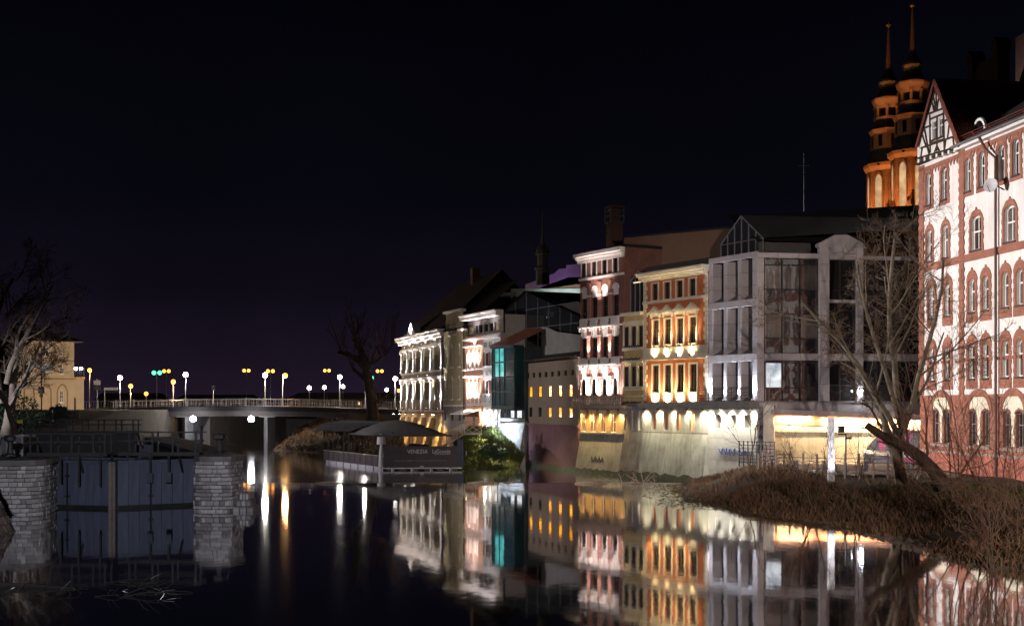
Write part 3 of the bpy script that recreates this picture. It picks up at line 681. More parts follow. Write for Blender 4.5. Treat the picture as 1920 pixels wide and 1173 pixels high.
# lower clad wall with three slots
zpl0, zpw1, zpw0 = ML.z(1340,766), ML.z(1345,768.5), ML.z(1345,801)
slots = [ML.px_rect(*q) for q in ((1341,768,1352.6,801),(1369,768,1380,801),(1395.5,768,1408.5,801))]
slots = [(a,b,zpw0,zpw1-.35) for a,b,_,_ in slots]
TILEW = mat('pale plinth cladding', (.58,.55,.50), .75, .12, streak=.2, dirt=(.3,.27,.22), rnd=.06, bump=.1)
build(wallmesh(rect(0,ML.L,-1.6,zpl0), [rect(*s_) for s_ in slots], .5, y0=.03), 'plinth_core', mat('plinth joint', (.25,.23,.2), .9), o_)
PT = block_mesh('plinth_panel', TILEW, .03)
ued = [0]+[v for a,b,_,_ in slots for v in (a,b)]+[ML.L]
def ptile(a, b, z0, z1): piece(o_, 'plinth_panel', PT, ((a+b)/2, .03, (z0+z1)/2), (b-a-.015, .07, z1-z0-.015))
for i in range(0, len(ued), 2):
    for k in range(3): ptile(ued[i], ued[i+1], zpw0+(zpl0-zpw0)*k/3, zpw0+(zpl0-zpw0)*(k+1)/3)
for a,b,_,zt in slots: ptile(a, b, zt, zpl0)
for k in range(6):
    z0 = zpw0-(k+1)*.82; n = 6
    for i in range(n): ptile(ML.L*i/n, ML.L*(i+1)/n, z0, z0+.82)
for a,b,c,d in slots: window(o_, rect(a,b,c,d), .5, fm=TILEW, pm=mat('pale frosted glass', (.55,.52,.42), .3), fw=.05, nm=0, tr=(), y0=.03, sill=.04)  # slot panes in a plain pale colour, no emission
ld = bx(o_, 'balcony_slab', mat('grey concrete', (.25,.24,.23), .85, .2, streak=.3), -1.6, ML.L+.1, -.75, .1, zpl0+.02, zl[6])
mb = MB(); 
for z in (.25,.45,.65,.85,1.02): mb.bar((-1.5,-.7,zl[6]+z), (ML.L,-.7,zl[6]+z), .025)
for i in range(8): u = -1.5+(ML.L+1.5)*i/7; mb.bar((u,-.7,zl[6]), (u,-.7,zl[6]+1.03), .035)
build(mb, 'balcony_railing', STEEL, o_)
# the front that turns towards the courtyard: built in its own frame T
T2 = Matrix.Translation((ML.L, 0, 0)) @ Matrix.Rotation(MRt.rz-ML.rz, 4, 'Z'); rz2 = MRt.rz-ML.rz
def t2(mb, name, m, par=None):
    o = build(mb, name, m, par or o_)
    if par is None: o.matrix_local = T2
    return o
def pan2(u0,u1,z0,z1,y0,y1,du,dz): panels(u0,u1,z0,z1,y0,y1,du,dz,T2,rz2)
r2 = lambda x0,y0,x1,y1: MRt.px_rect(x0,y0,x1,y1)
zz = [MRt.z(1480,y) for y in (474, 484, 662, 675.5, 752)]
zb = zz[4]
uA, uB, uC, uD, uE = MRt.u(1433), MRt.u(1535.5), MRt.u(1554.5), MRt.u(1605), MRt.u(1618); uEnd = MRt.L
def bay(u0, u1, z0, z1, ys, cols_, rws, lit=()):
    f = MB(); d = .28
    us = [u0+(u1-u0)*c for c in cols_]; zs = [z0+(z1-z0)*c for c in rws]
    for u in us: f.box(u-.05,u+.05,d-.1,d+.05,z0,z1)
    for z in zs: f.box(u0,u1,d-.08,d+.04,z-.04,z+.04)
    fr = t2(f, 'curtain_wall_frame', DARKF)
    for i in range(len(us)-1):
        for k in range(len(zs)-1):
            m = lit[(i,k)] if (i,k) in lit else CURT
            build(MB().add([(us[i]+.02,d,zs[k]+.02),(us[i+1]-.02,d,zs[k]+.02),(us[i+1]-.02,d,zs[k+1]-.02),(us[i]+.02,d,zs[k+1]-.02)], [(0,1,2,3)]), 'pane', m, fr)
GLOWP = litpane('glowing office pane', (.75,.85,1.0), .9, 1.2)  # bluish white emission for one lower pane
BLIND = glassmat('glass with pale blind', (.10,.09,.085), spec=.8)
bay(uA+.08, uB, zz[2], zz[1], 0, (0,.33,.665,1), (0,.16,.415,.675,.93,1), lit={(0,1):BLIND,(0,3):BLIND,(1,3):BLIND,(2,3):BLIND,(2,1):BLIND})
bay(uA+.08, uB, zb, zz[3], 0, (0,.33,.665,1), (0,.33,.95,1), lit={(0,1):GLOWP})
zm1, zm2 = MRt.z(1580,562), MRt.z(1580,567.5)
bay(uC, uD, zm2, MRt.z(1580,487), 0, (0,.45,1), (0,.3,1)); bay(uC, uD, zz[2], zm1, 0, (0,.45,1), (0,.3,1)); bay(uC, uD, zb, zz[3], 0, (0,.45,1), (0,.4,1))
bay(uE, uEnd, zz[2], MRt.z(1640,487), 0, (0,.25,.5,.75,1), (0,.3,.62,1)); bay(uE, uEnd, zb, zz[3], 0, (0,.25,.5,.75,1), (0,.4,1))
t2(MB().box(0.03,uEnd,.3,12,-1,zz[0]-.1), 'body', MCORE)
pan2(0, uA, zb, zz[1], -.0, .34, 2, 1.05)                         # corner pier
pan2(0, uB, zz[1], zz[0], -.03, .34, 1.5, 2)                      # top beam
pan2(uA, uB, zz[2], zz[3]+.0, -.03, .34, 1.5, 2) if zz[2] < zz[3] else pan2(uA, uB, zz[3], zz[2], -.03, .34, 1.5, 2)
zgb = MRt.z(1580, 464)
pan2(uB, uC, zb, zgb, -.12, .34, 2, 1.2); pan2(uD, uE, zb, zgb, -.12, .34, 2, 1.2)
pan2(uC, uD, MRt.z(1580,487), zgb, -.12, .34, 1.1, .6); pan2(uC, uD, zm1, zm2, -.08, .3, 2, 2); pan2(uC, uD, zz[3], zz[2], -.08, .3, 2, 2)
pan2(uE, uEnd, zz[3], zz[2], -.0, .3, 1.6, 2); pan2(uE, uEnd, MRt.z(1640,487), zz[0]-.1, 0, .3, 1.6, 2)
zap = MRt.z(1583, 435.5); uap = (uB+uE)/2
t2(MB().prism([(uB-.1,zgb+.02),(uE+.1,zgb+.02),(uE+.1,zgb+.25),(uap+.1,zap),(uap-.1,zap),(uB-.1,zgb+.25)], -.16, .5), 'pediment', CLAD)
t2(MB().box(uB-.12,uE+.12,-.2,.3,zgb-.05,zgb+.02), 'pediment_ledge', CLAD)
pan2(0, uEnd, MRt.z(1480,775), zb-.06, -.02, .3, 1.6, 2)
t2(MB().box(-.02,uEnd,-.1,.2,zb-.07,zb+.02), 'sill_beam', mat('grey concrete', (1,1,1)))
pan2(0, uA+.5, -.5, MRt.z(1480,775)-.02, -.0, .3, 1.4, .9)
# roofs: glazed gable over the corner and a dark slope behind
zc0 = ML.z(1340, 474); tg = [ML.uz(1352,459,.9), ML.uz(1390,405,.9), ML.uz(1431,446,.9)]
ubl, ubr = tg[0][0], tg[2][0]; zbse = TOP-.3
gl = build(MB().prism([(ubl,zbse),(ubr,zbse),(ubr,tg[2][1]),tg[1],(ubl,tg[0][1])], .9, 1.0), 'glazed_gable', CURT, o_)
mb = MB()
for i in range(7):
    u = ubl+(ubr-ubl)*i/6; zt = tg[0][1]+(tg[1][1]-tg[0][1])*min(1,(u-ubl)/(tg[1][0]-ubl)) if u < tg[1][0] else tg[1][1]+(tg[2][1]-tg[1][1])*(u-tg[1][0])/(ubr-tg[1][0])
    mb.box(u-.03,u+.03,.84,.92,zbse,zt)
mb.box(ubl,ubr,.85,.92,tg[2][1]-.03,tg[2][1]+.03)
for a, b in ((tg[0],tg[1]),(tg[1],tg[2])): mb.bar((a[0],.86,a[1]), (b[0],.86,b[1]), .09)
build(mb, 'glazing_bar', GREY_STEEL, gl)
ROOF_S = mat('dark sheet roof', (.02,.019,.02), .6, .3)
build(MB().add([(tg[0][0]-.1,.85,tg[0][1]),(tg[1][0],.85,tg[1][1]+.05),(tg[2][0]+.1,.85,tg[2][1]),(tg[2][0]+16,12.5,tg[2][1]),(tg[1][0]+10,13.5,tg[1][1]+.6),(tg[0][0]-.1,13,tg[0][1])], [(0,1,4,5),(1,2,3,4)]), 'roof', ROOF_S, o_)
t2(MB().box(.4,uB-.3,.8,6,zz[0]-.1,MRt.z(1480,452)), 'attic_storey', mat('dark attic cladding', (.05,.045,.045), .6), None)
t2(MB().add([(.2,.5,MRt.z(1480,450)),(uEnd,.5,MRt.z(1480,455)),(uEnd,8,MRt.z(1480,450)+3.2),(.2,8,MRt.z(1480,450)+3.0)], [(0,1,2,3)]), 'roof', ROOF_S)
t2(MB().box(uB+.3,uE-.3,.5,7,zgb+.2,zap-.9), 'attic_storey', mat('dark attic cladding', (1,1,1)))
# wall lamp on the front
ulp_, zlp_ = MRt.uz(1616.5, 732, -.6)
lp = t2(MB().tube([(ulp_,.2,zlp_+.1),(ulp_,-.35,zlp_+.15)], .03, 6).box(ulp_-.12,ulp_+.12,-.55,-.3,zlp_+.06,zlp_+.2), 'wall_lamp', STEEL)
build(MB().lathe([(.02,-.14),(.13,-.06),(.15,.02),(.1,.07)], 12, (ulp_,-.42,zlp_)), 'globe', emit('cool bright globe', (.88,.93,1), 160), lp, smooth=True)
FM = 28.0      # floods at the pier feet and under the slab
for a, b in ulp:
    c = (a+b)/2; flood(o_, (c,-.20,zl[6]+.08), (c,.02,zl[6]+3.2), 75, (.78,.85,1), 60, .8, LENS_B, .09)
FM = 6.5
for i in range(5): flood(o_, (ML.L*(.06+.22*i), -.26, zpl0-.02), (ML.L*(.06+.22*i),.02,zpl0-2.2), 105, (1,.97,.84), 125, 1, LENS_W, .10)
def batter(par, u0, u1, zb_, zt, out_, m, name='battered_plinth', back=1.2):
    yf = lambda z: -out_*(zt-z)/(zt-zb_)-.006
    z0, z1 = ZL-.4, ZL+.42; n = 14; rb = random.Random(int(u1*100)); tp = [z1+rb.uniform(-.16,.14) for _ in range(n+1)]; tm = MB()
    for i in range(n+1): u = u0+(u1-u0)*i/n; tm.v += [(u,yf(z0),z0),(u,yf(tp[i]),tp[i])]
    tm.f = [(2*i,2*i+2,2*i+3,2*i+1) for i in range(n)]; build(tm, 'tide_mark', mat('algae tide mark', (.055,.058,.04), .6, .5, vscale=2), par)
    return build(MB().add([(u0,-out_,zb_),(u1,-out_,zb_),(u1,back,zb_),(u0,back,zb_),(u0,0,zt),(u1,0,zt),(u1,back,zt),(u0,back,zt)],
        [(0,3,2,1),(4,5,6,7),(0,1,5,4),(1,2,6,5),(2,3,7,6),(3,0,4,7)]), name, m, par)
CONC = mat('stained grey concrete', (.29,.28,.255), .9, .38, vscale=.45, streak=.85, dirt=(.085,.08,.07), bump=.3)
CONC_D = mat('dark stained concrete', (.19,.165,.15), .9, .4, vscale=.8, streak=.8, dirt=(.05,.04,.035), bump=.4)
CONC_P = mat('pale stained concrete', (.31,.29,.265), .9, .34, vscale=.45, streak=.7, dirt=(.11,.10,.085), bump=.3)
ORANGE = mat('orange render', (.46,.135,.05), .9, .12, vscale=.6, streak=.25, dirt=(.25,.08,.04), bump=.15)
STUCCO = mat('cream stucco', (.60,.53,.42), .85, .1, streak=.15, dirt=(.3,.26,.2), bump=.12)
WSTONE = mat('white stucco', (.72,.68,.66), .85, .1, streak=.2, dirt=(.35,.3,.3), bump=.12)
# ---------------------------------------------------------------- orange townhouse
O = Fac(1207, 105.6, 1328, 98.4); D_ = .22
o_ = O.thing('orange_townhouse', 'orange rendered townhouse with triangular window hoods and warm uplights', 'house')
L = O.L; zt = O.z(1328, 503); xm = 1268
zbelt1 = O.z(xm, 562); zb2t, zb2b = O.z(xm,649), O.z(xm,669.5); zled = O.z(xm, 757); zpw = O.z(xm, 771); zpb = O.z(xm, 807)
A = O.row(1232.7,1303,4,.80,527.5,559.5,1267,D_); B = O.row(1234,1303.5,4,.86,597.5,645.5,1268,D_); C = O.row(1234,1304.5,4,.88,683.5,735.5,1268,D_)
build(wallmesh(rect(0,L,zled+.1,zt), [rect(*q) for q in A+B+C], D_), 'wall', ORANGE, o_)
body(o_, .02, L-.02, D_, 11, -1.5, zt, ORANGE)
for q in A+B+C:
    w = window(o_, rect(*q), D_, fm=DARKF, fw=.07, nm=1, tr=(.68,), sill=.1, sm=STUCCO)
    e = .13; ring(mb := MB(), rect(q[0]-e,q[1]+e,q[2]-.02,q[3]+e), rect(*q), -.07, .03); build(mb, 'surround', STUCCO, w)
    if q in B:
        c = (q[0]+q[1])/2; z = q[3]+.17
        build(MB().prism([(q[0]-.2,z+.12),(q[1]+.2,z+.12),(q[1]+.2,z+.32),(q[0]-.2,z+.32)], -.12, .02), 'frieze', STUCCO, w)
        build(MB().prism([(q[0]-.42,z+.32),(q[1]+.42,z+.32),(q[1]+.42,z+.44),(c,z+.98),(q[0]-.42,z+.44)], -.24, .02), 'pediment', STUCCO, w)
        build(MB().prism([(q[0]-.1,z+.46),(q[1]+.1,z+.46),(c,z+.80)], -.20, -.30), 'pediment_recess', STUCCO, w)
        for s_ in (-1,1): build(MB().box(c+s_*(q[1]-c+.12)-.06, c+s_*(q[1]-c+.12)+.06, -.18,.02, z+.02, z+.32), 'corbel', STUCCO, w)
bx(o_, 'attic_string', STUCCO, -.02, L+.02, -.12, .02, zbelt1-.10, zbelt1+.12)
bx(o_, 'light_band', STUCCO, .0, L, -.10, .02, zb2b+.02, zb2t-.02); bx(o_, 'band_ledge', STUCCO, -.06, L+.06, -.28, .02, zb2b-.16, zb2b+.03)
for q in B: bx(o_, 'apron_panel', ORANGE, q[0]-.1, q[1]+.1, -.115, .0, zb2b+.28, zb2b+.34)
for q in C: bx(o_, 'apron', STUCCO, q[0]-.17, q[1]+.17, -.06, .02, zled+.12, q[2]-.1)
bx(o_, 'cornice', STUCCO, -.25, L+.05, -.62, .02, zt-.02, zt+.16); bx(o_, 'cornice_step', STUCCO, -.15, L+.03, -.45, .02, zt-.2, zt-.02)
bx(o_, 'cornice_top', STUCCO, -.32, L+.05, -.72, .02, zt+.16, zt+.30)
mb = MB()
for k in range(34): mb.box(.05+k*L/34, .05+k*L/34+.13, -.30, .0, zt-.40, zt-.2)
build(mb, 'dentil_row', STUCCO, o_)
bx(o_, 'parapet', mat('dark parapet', (.05,.045,.045), .8), -.1, L, .3, 10, zt+.3, zt+.9)
QN = block_mesh('quoin', STUCCO, .05)
for s_ in (0,1):
    z = zled+.3; k = 0
    while z < zt-.6:
        w = .52 if k % 2 else .36; piece(o_, 'quoin', QN, ((w/2 if s_ == 0 else L-w/2), -.01, z+.17), (w, .10, .33)); z += .36; k += 1
lg = bx(o_, 'ledge', CONC, -.1, L+.1, -.62, .1, zled-.22, zled+.1)
bx(o_, 'ledge_step', CONC, -.05, L+.05, -.4, .1, zled-.36, zled-.22)
PW = O.row(1231,1302,4,.62,772.5,806,1268,.3)
build(wallmesh(rect(0,L,zpb-.1,zled-.3), [rect(*q) for q in PW], .3), 'plinth_wall', CONC_P, o_)
for q in PW: window(o_, rect(*q), .3, fm=CONC_P, pm=mat('bricked window', (.22,.2,.15), .9), fw=.04, nm=0, tr=())
batter(o_, -.02, L+.02, -1.6, zpb-.1, .75, CONC)
bx(o_, 'plinth_joint', CONC_D, -.01, L+.01, -.025, .02, zpb-.22, zpb-.12)
WARM = (1,.80,.42); FM = 20.0
for q in B:
    c = (q[0]+q[1])/2; flood(o_, (c,-.32,zb2b+.14), (c,-.05,zb2b+.40), 20, WARM, 140, .8, LENS_Y, .08)
    flood(o_, (c+.35,-.44,zb2t+.06), (c+.2,.05,zb2t+2.4), 26, WARM, 80, .9, LENS_Y, .08)
for q in C:
    c = (q[0]+q[1])/2; flood(o_, (c,-.34,zled+.14), (c,.0,zled+.65), 26, WARM, 140, .8, LENS_Y, .09)
    flood(o_, (c-.75,-.5,zled+.15), (c-.6,.05,zled+2.6), 22, WARM, 70, .9, LENS_Y, .07)
FM = 8.5
for i in range(5): flood(o_, (L*(.05+.225*i),-.28,zled-.42), (L*(.05+.225*i),.05,zled-2.2), 85, (1,.92,.62), 130, 1, LENS_Y, .10)
# ---------------------------------------------------------------- narrow yellow house with glass dormer
Yh = Fac(1170, 108, 1207, 105.6)
o_ = Yh.thing('narrow_yellow_house', 'narrow yellow house with glazed dormer squeezed between brick and orange houses', 'house'); L = Yh.L
YEL = mat('ochre render', (.46,.34,.15), .9, .15, streak=.3, dirt=(.2,.13,.06))
zt = Yh.z(1188,588); zled = Yh.z(1188,758)
B = Yh.row(1178,1205.5,3,.70,612,651,1190,.18); C = Yh.row(1178,1205.5,3,.70,686.5,724.5,1190,.18)
build(wallmesh(rect(0,L,zled,zt), [rect(*q) for q in B+C], .18), 'wall', YEL, o_); body(o_, .02,L-.02,.18,9,-1.5,zt,YEL)
for q in B+C: window(o_, rect(*q), .18, fm=DARKF, fw=.06, nm=1, tr=(.7,), sill=.06, sm=STUCCO)
for r_ in (B, C):
    for i in range(4):
        u = (r_[i-1][1]+r_[i][0])/2 if 0 < i < 3 else (r_[0][0]-.2 if i == 0 else r_[2][1]+.15)
        bx(o_, 'pilaster', STUCCO, max(0,u-.11), min(L,u+.11), -.08, .02, r_[0][2]-.05, r_[0][3]+.3)
for y, h in ((652.5,.18),(676,.2),(728,.16),(741,.12)): z = Yh.z(1188,y); bx(o_, 'ledge', STUCCO, -.02, L+.02, -.2, .02, z-h, z)
bx(o_, 'cornice', STUCCO, -.05, L+.05, -.4, .02, zt-.15, zt+.1); bx(o_, 'frieze', STUCCO, -.02, L+.02, -.12, .02, zt-1.0, zt-.6)
bx(o_, 'base_ledge', CONC_D, -.05, L+.05, -.35, .05, zled-.15, zled+.02)
PW = Yh.row(1175.5,1204,3,.48,769,806,1190,.25); zpb = Yh.z(1190,808)
build(wallmesh(rect(0,L,zpb-.1,zled-.15), [rect(*q) for q in PW], .25), 'plinth_wall', mat('grey violet plinth', (.24,.21,.21), .9, .3, streak=.5), o_)
for q in PW: window(o_, rect(*q), .25, fm=WHITEF, fw=.05, nm=0, tr=(.5,))
batter(o_, -.02, L+.02, -1.6, zpb-.1, .75, CONC_D)
uap, zap = Yh.uz(1196,508,.6); zev = Yh.z(1182,530,.6)
gl = build(MB().prism([(.15,zt),(L-.02,zt),(L-.02,zev),(uap,zap),(.15,zev)], .6, 4), 'glass_dormer', CURT, o_)
mb = MB()
for i in range(5): u = .15+(L-.2)*i/4; mb.box(u-.03,u+.03,.54,.6,zt,zev+(zap-zev)*(1-abs(u-uap)/1.5) if abs(u-uap) < 1.5 else zev)
mb.box(.15,L,.54,.6,zev-.04,zev+.04); mb.bar((.1,.56,zev),(uap,.56,zap),.12); mb.bar((L,.56,zev),(uap,.56,zap),.12)
build(mb, 'glazing_bar', GREY_STEEL, gl)
wl = bx(gl, 'lit_ceiling_lamp', emit('small warm lamp', (1,.75,.45), 1.2), uap-.5, uap+.5, .50, .53, zev-.1, zev-.02)
# ---------------------------------------------------------------- tall brick house with pointed arches
Fb = Fac(1088, 113.8, 1170, 108)
o_ = Fb.thing('venetian_brick_house', 'tall dark red brick house with white pointed arches and a balustraded balcony', 'house'); L = Fb.L
zt = Fb.z(1170,462); zled = Fb.z(1128,760); dp = .2
R1 = Fb.row(1098.5,1158,4,.72,478,515,1128,dp); R2 = Fb.row(1099.5,1158.5,4,.80,536,595,1129,dp); R3 = Fb.row(1099.5,1158.5,4,.80,612,670,1129,dp); R4 = Fb.row(1099.5,1158.5,4,.80,690,741,1129,dp)
H = [arch(*q) for q in R1]+[arch(*q) for q in R2]+[arch(*q,'pointed') for q in R3]+[arch(*q) for q in R4]
build(wallmesh(rect(0,L,zled,zt), H, dp), 'wall', BRICK_DK, o_); body(o_, .02,L-.02,dp,10,-1.5,zt,BRICK_DK)
for k, (q, p) in enumerate(zip(R1+R2+R3+R4, H)):
    w = window(o_, p, dp, fm=DARKF, fw=.06, nm=1 if k > 3 else 0, tr=(.35,) if k > 3 else ())
    if k > 3:                                     # white tympanum filling the arch head
        zz_ = q[3]-(q[1]-q[0])*1.15
        tp = arch(q[0],q[1],zz_,q[3],'round' if k < 8 or k > 11 else 'pointed'); build(MB().prism(tp, .02, dp-.08), 'tympanum', WSTONE, w)
    ip = offset(p, .0)[2:]; op = offset(p, .11)[2:]
    mb = MB(); n = len(ip); mb.add([(u,-.06,z) for u,z in op]+[(u,-.06,z) for u,z in ip]+[(u,.02,z) for u,z in op]+[(u,.02,z) for u,z in ip],
        [(i,i+1,n+i+1,n+i) for i in range(n-1)]+[(i,2*n+i,2*n+i+1,i+1) for i in range(n-1)]+[(n+i,n+i+1,3*n+i+1,3*n+i) for i in range(n-1)])
    if k < 4:
        for s_ in (q[0]-.11, q[1]): mb.box(s_, s_+.11, -.06, .02, q[2], q[3]-.36)
    build(mb, 'arch_moulding', WSTONE, w)
    if k > 11:
        for s_ in (q[0]-.02, q[1]-.1): build(MB().lathe([(.06,0),(.045,.05),(.045,1.1),(.08,1.2),(.09,1.3)], 8, (s_+.06,-.06,q[2]+.1)), 'column', WSTONE, w)
for i in range(3):                                # blind arches between the top windows
    c = (R1[i][1]+R1[i+1][0])/2; q = (c-.26,c+.26,R1[0][2],R1[0][3]+.02); p = arch(*q); ip = p[2:]; op = offset(p,.09)[2:]; n = len(ip)
    build(MB().add([(u,-.05,z) for u,z in op]+[(u,-.05,z) for u,z in ip]+[(u,.01,z) for u,z in op]+[(u,.01,z) for u,z in ip],
        [(i_,i_+1,n+i_+1,n+i_) for i_ in range(n-1)]+[(i_,2*n+i_,2*n+i_+1,i_+1) for i_ in range(n-1)]+[(n+i_,n+i_+1,3*n+i_+1,3*n+i_) for i_ in range(n-1)]), 'blind_arch', WSTONE, o_)
PIERB = brickmat('pier brick', (.36,.13,.085), (.28,.09,.06), (.36,.28,.24))
for rr in (R2,R3,R4):
    for i in range(3):
        a, b = rr[i][1]+.14, rr[i+1][0]-.14
        bx(o_, 'brick_pier', PIERB, a, b, -.10, .02, rr[0][2]-.02, rr[0][3]+(.35 if rr is not R4 else .1))
        bx(o_, 'pier_capital', WSTONE, a-.05, b+.05, -.16, .02, rr[0][3]-.85, rr[0][3]-.72)
zc = zt; bx(o_, 'cornice', WSTONE, -.25, L+.1, -.38, .02, zc-.55, zc-.32); bx(o_, 'cornice_top', WSTONE, -.35, L+.1, -.55, .02, zc-.32, zc-.02); bx(o_, 'cornice_step', WSTONE, -.15, L+.05, -.22, .02, zc-.85, zc-.55)
z = R1[0][2]; bx(o_, 'string_course', WSTONE, -.04, L+.04, -.16, .02, z-.32, z-.12)
for rr, hh in ((R2,.85),(R3,.7)):
    z = rr[0][2]
    bx(o_, 'balcony_ledge', WSTONE, .2, L-.2, -.42, .02, z-hh, z-hh+.14); bx(o_, 'sill_band', WSTONE, .15, L-.15, -.18, .02, z-.14, z+.0)
    for q in rr: bx(o_, 'apron_panel', WSTONE, q[0]-.12, q[1]+.12, -.20, .02, z-hh+.14, z-.10)
    for q in rr:
        for s_ in (q[0]-.1, q[1]-.05): build(MB().prism([(s_,z-hh-.3),(s_+.15,z-hh-.3),(s_+.15,z-hh),(s_,z-hh)], -.3, .02), 'corbel', WSTONE, o_)
bx(o_, 'roof', ROOF_S, -.1, L, .2, 9.8, zt, zt+.25)
# balcony with turned balusters
ubl_, ubr_ = Fb.u(1070,-1.1), Fb.u(1164,-1.1); zbt, zbb = Fb.z(1120,741,-1.1), Fb.z(1120,760,-1.1)
BALC = mat('weathered balcony stone', (.34,.28,.24), .85, .25, streak=.4)
bal = bx(o_, 'balcony', BALC, ubl_, ubr_, -1.15, .05, zbb-.28, zbb)
bx(bal, 'handrail', BALC, ubl_, ubr_, -1.2, -1.0, zbt-.14, zbt)
bme = mesh_of(MB().lathe([(.07,0),(.04,.06),(.085,.25),(.05,.5),(.04,.62),(.07,.7)], 8), 'baluster', BALC, True); nb = 30
for i in range(nb): piece(bal, 'baluster', bme, (ubl_+.12+(ubr_-ubl_-.24)*i/(nb-1), -1.1, zbb), (1,1,(zbt-.14-zbb)/.7))
for i in range(8): piece(bal, 'baluster', bme, (ubl_+.08, -1.0+.13*i, zbb), (1,1,(zbt-.14-zbb)/.7))
bx(bal, 'handrail', BALC, ubl_, ubl_+.18, -1.0, 0, zbt-.14, zbt)
for i in range(5): c = ubl_+.7+(ubr_-ubl_-1.4)*i/4; build(MB().prism([(c-.12,zbb-.75),(c+.12,zbb-.75),(c+.12,zbb-.28),(c-.12,zbb-.28)], -.7, 0), 'corbel', BALC, bal)
PW = Fb.row(1099,1155,4,.55,775,809,1127,.25); zpb = Fb.z(1127,811)
build(wallmesh(rect(0,L,zpb,zled-.05), [rect(*q) for q in PW], .25), 'plinth_wall', brickmat('ochre brick', (.42,.24,.10), (.34,.18,.08), (.40,.30,.2)), o_)
for q in PW: window(o_, rect(*q), .25, fm=WHITEF, fw=.05, nm=0, tr=(.55,), sill=.05)
bx(o_, 'plinth_ledge', CONC_P, -.03, L+.03, -.16, .05, zpb-.12, zpb+.03); batter(o_, -.02, L+.02, -1.6, zpb-.12, .7, CONC_P)
PINK = (1,.82,.76); FM = 26.0
for i in range(3):
    c = (R4[i][1]+R4[i+1][0])/2; flood(o_, (c,-.62,zbb+.1), (c,-.05,zbb+3.3), 150, PINK, 62, .7, LENS_W, .10)
    c = (R3[i][1]+R3[i+1][0])/2; flood(o_, (c,-.34,R3[0][2]-.0), (c,-.05,R3[0][2]+3.0), 34, PINK, 50, .7, LENS_W, .08)
for i in range(2): c = R4[0][0]-.3 if i == 0 else R4[3][1]+.3; flood(o_, (c,-.55,zbb+.1), (c,-.02,zbb+3.3), 55, PINK, 55, .7, LENS_W, .08)
flood(o_, (L*.5,-1.7,zt-5.5), (L*.5,0,zt-.3), 55, PINK, 75, .8, LENS_W, .1)
FM = 14.0
for i in range(5): flood(o_, (L*(.05+.225*i),-.3,zled-.42), (L*(.05+.225*i),.05,zled-2.0), 42, (1,.74,.30), 100, .8, LENS_Y, .09)
# ---------------------------------------------------------------- low beige house with lit slots
G = Fac(985, 128, 1085, 114.3)
o_ = G.thing('low_beige_house', 'low beige house with small square openings and glowing orange slots', 'house'); L = G.L
BEI = mat('beige grey render', (.20,.155,.13), .9, .15, vscale=.4, streak=.3, dirt=(.12,.1,.09))
PURP = mat('plum painted plinth', (.15,.075,.09), .9, .2, vscale=.6, streak=.4, dirt=(.06,.035,.04))
zt = G.z(1085,668); zpl_ = G.z(1040,797)
sq = G.row(993.5,1077,8,.74,696,706,1035,.2); l1 = G.row(997,1072,5,.84,723,743,1035,.1)
l2 = [(a,b,G.z(1050,782,.1),G.z(1050,763.5,.1)) for a,b,_,_ in l1]
build(wallmesh(rect(0,L,zpl_,zt), [rect(*q) for q in sq+l1+l2], .2), 'wall', BEI, o_); body(o_,.02,L-.02,.2,8,-1.5,zt,BEI)
for q in sq: window(o_, rect(*q), .2, fm=DARKF, fw=.04, nm=0, tr=())
LITO = litpane('orange lit pane', (1,.30,.01), 1.9, 1.4); FM = 6.0
for i, q in enumerate(l1+l2): window(o_, rect(*q), .11, fm=DARKF, pm=LITO if i not in (5,6) else GLASS, fw=.03, nm=0, tr=())
batter(o_, -.02, L+.02, -1.6, zpl_, .35, PURP); bx(o_, 'plinth_ledge', PURP, -.05, L+.05, -.14, .1, zpl_-.08, zpl_+.1)
build(MB().add([(-.3,-.5,zt-.05),(L+.2,-.5,zt-.05),(L+.2,1.6,zt+.5),(-.3,1.6,zt+.5),(-.3,-.5,zt+.1),(L+.2,-.5,zt+.1),(L+.2,1.6,zt+.65),(-.3,1.6,zt+.65)], [(0,3,2,1),(4,5,6,7),(0,1,5,4),(1,2,6,5),(2,3,7,6),(3,0,4,7)]), 'eave_roof', ROOF_D, o_)
for k in range(24): bx(o_, 'rafter_end', TIMBER, .2+k*L/24, .3+k*L/24, -.44, .02, zt-.2, zt-.06)
UPW = mat('grey upper wall', (.22,.21,.215), .9, .15, streak=.3)
build(wallmesh([(0,zt+.4),(L,zt+.4),(L,G.z(1085,636,1.7)),(L*.3,G.z(1010,627,1.7)),(L*.12,G.z(1000,618,1.7)),(0,G.z(988,618,1.7))], [], .3, y0=1.7), 'upper_wall', UPW, o_)
# ---------------------------------------------------------------- teal glass stair tower
Hh = Fac(939, 131.2, 984, 127.0)
o_ = Hh.thing('glass_stair_tower', 'teal lit glass stair tower on a stained whitewashed base beside the beige house', 'tower'); L = Hh.L
TEALF = mat('teal frame', (.016,.045,.05), .4, .2); zt, zb_ = Hh.z(960,652), Hh.z(960,762); ut = Hh.u(980.5)
TL = litpane('teal lit glass', (.10,.62,.60), .85, 1.0); TD = litpane('dim teal glass', (.004,.035,.055), .5, .6)
ul_ = [0, .6*0+Hh.u(943.5), Hh.u(952.5), Hh.u(962), ut]; zz_ = [zb_+(zt-zb_)*f for f in (0,.255,.5,.755,1)]
fr = MB()
for u in ul_: fr.box(u-.06,u+.06,-1.05,-.9,zb_,zt)
for z in zz_: fr.box(-.06,ut+.06,-1.04,-.91,z-.07,z+.07)
f_ = build(fr, 'tower_frame', TEALF, o_)
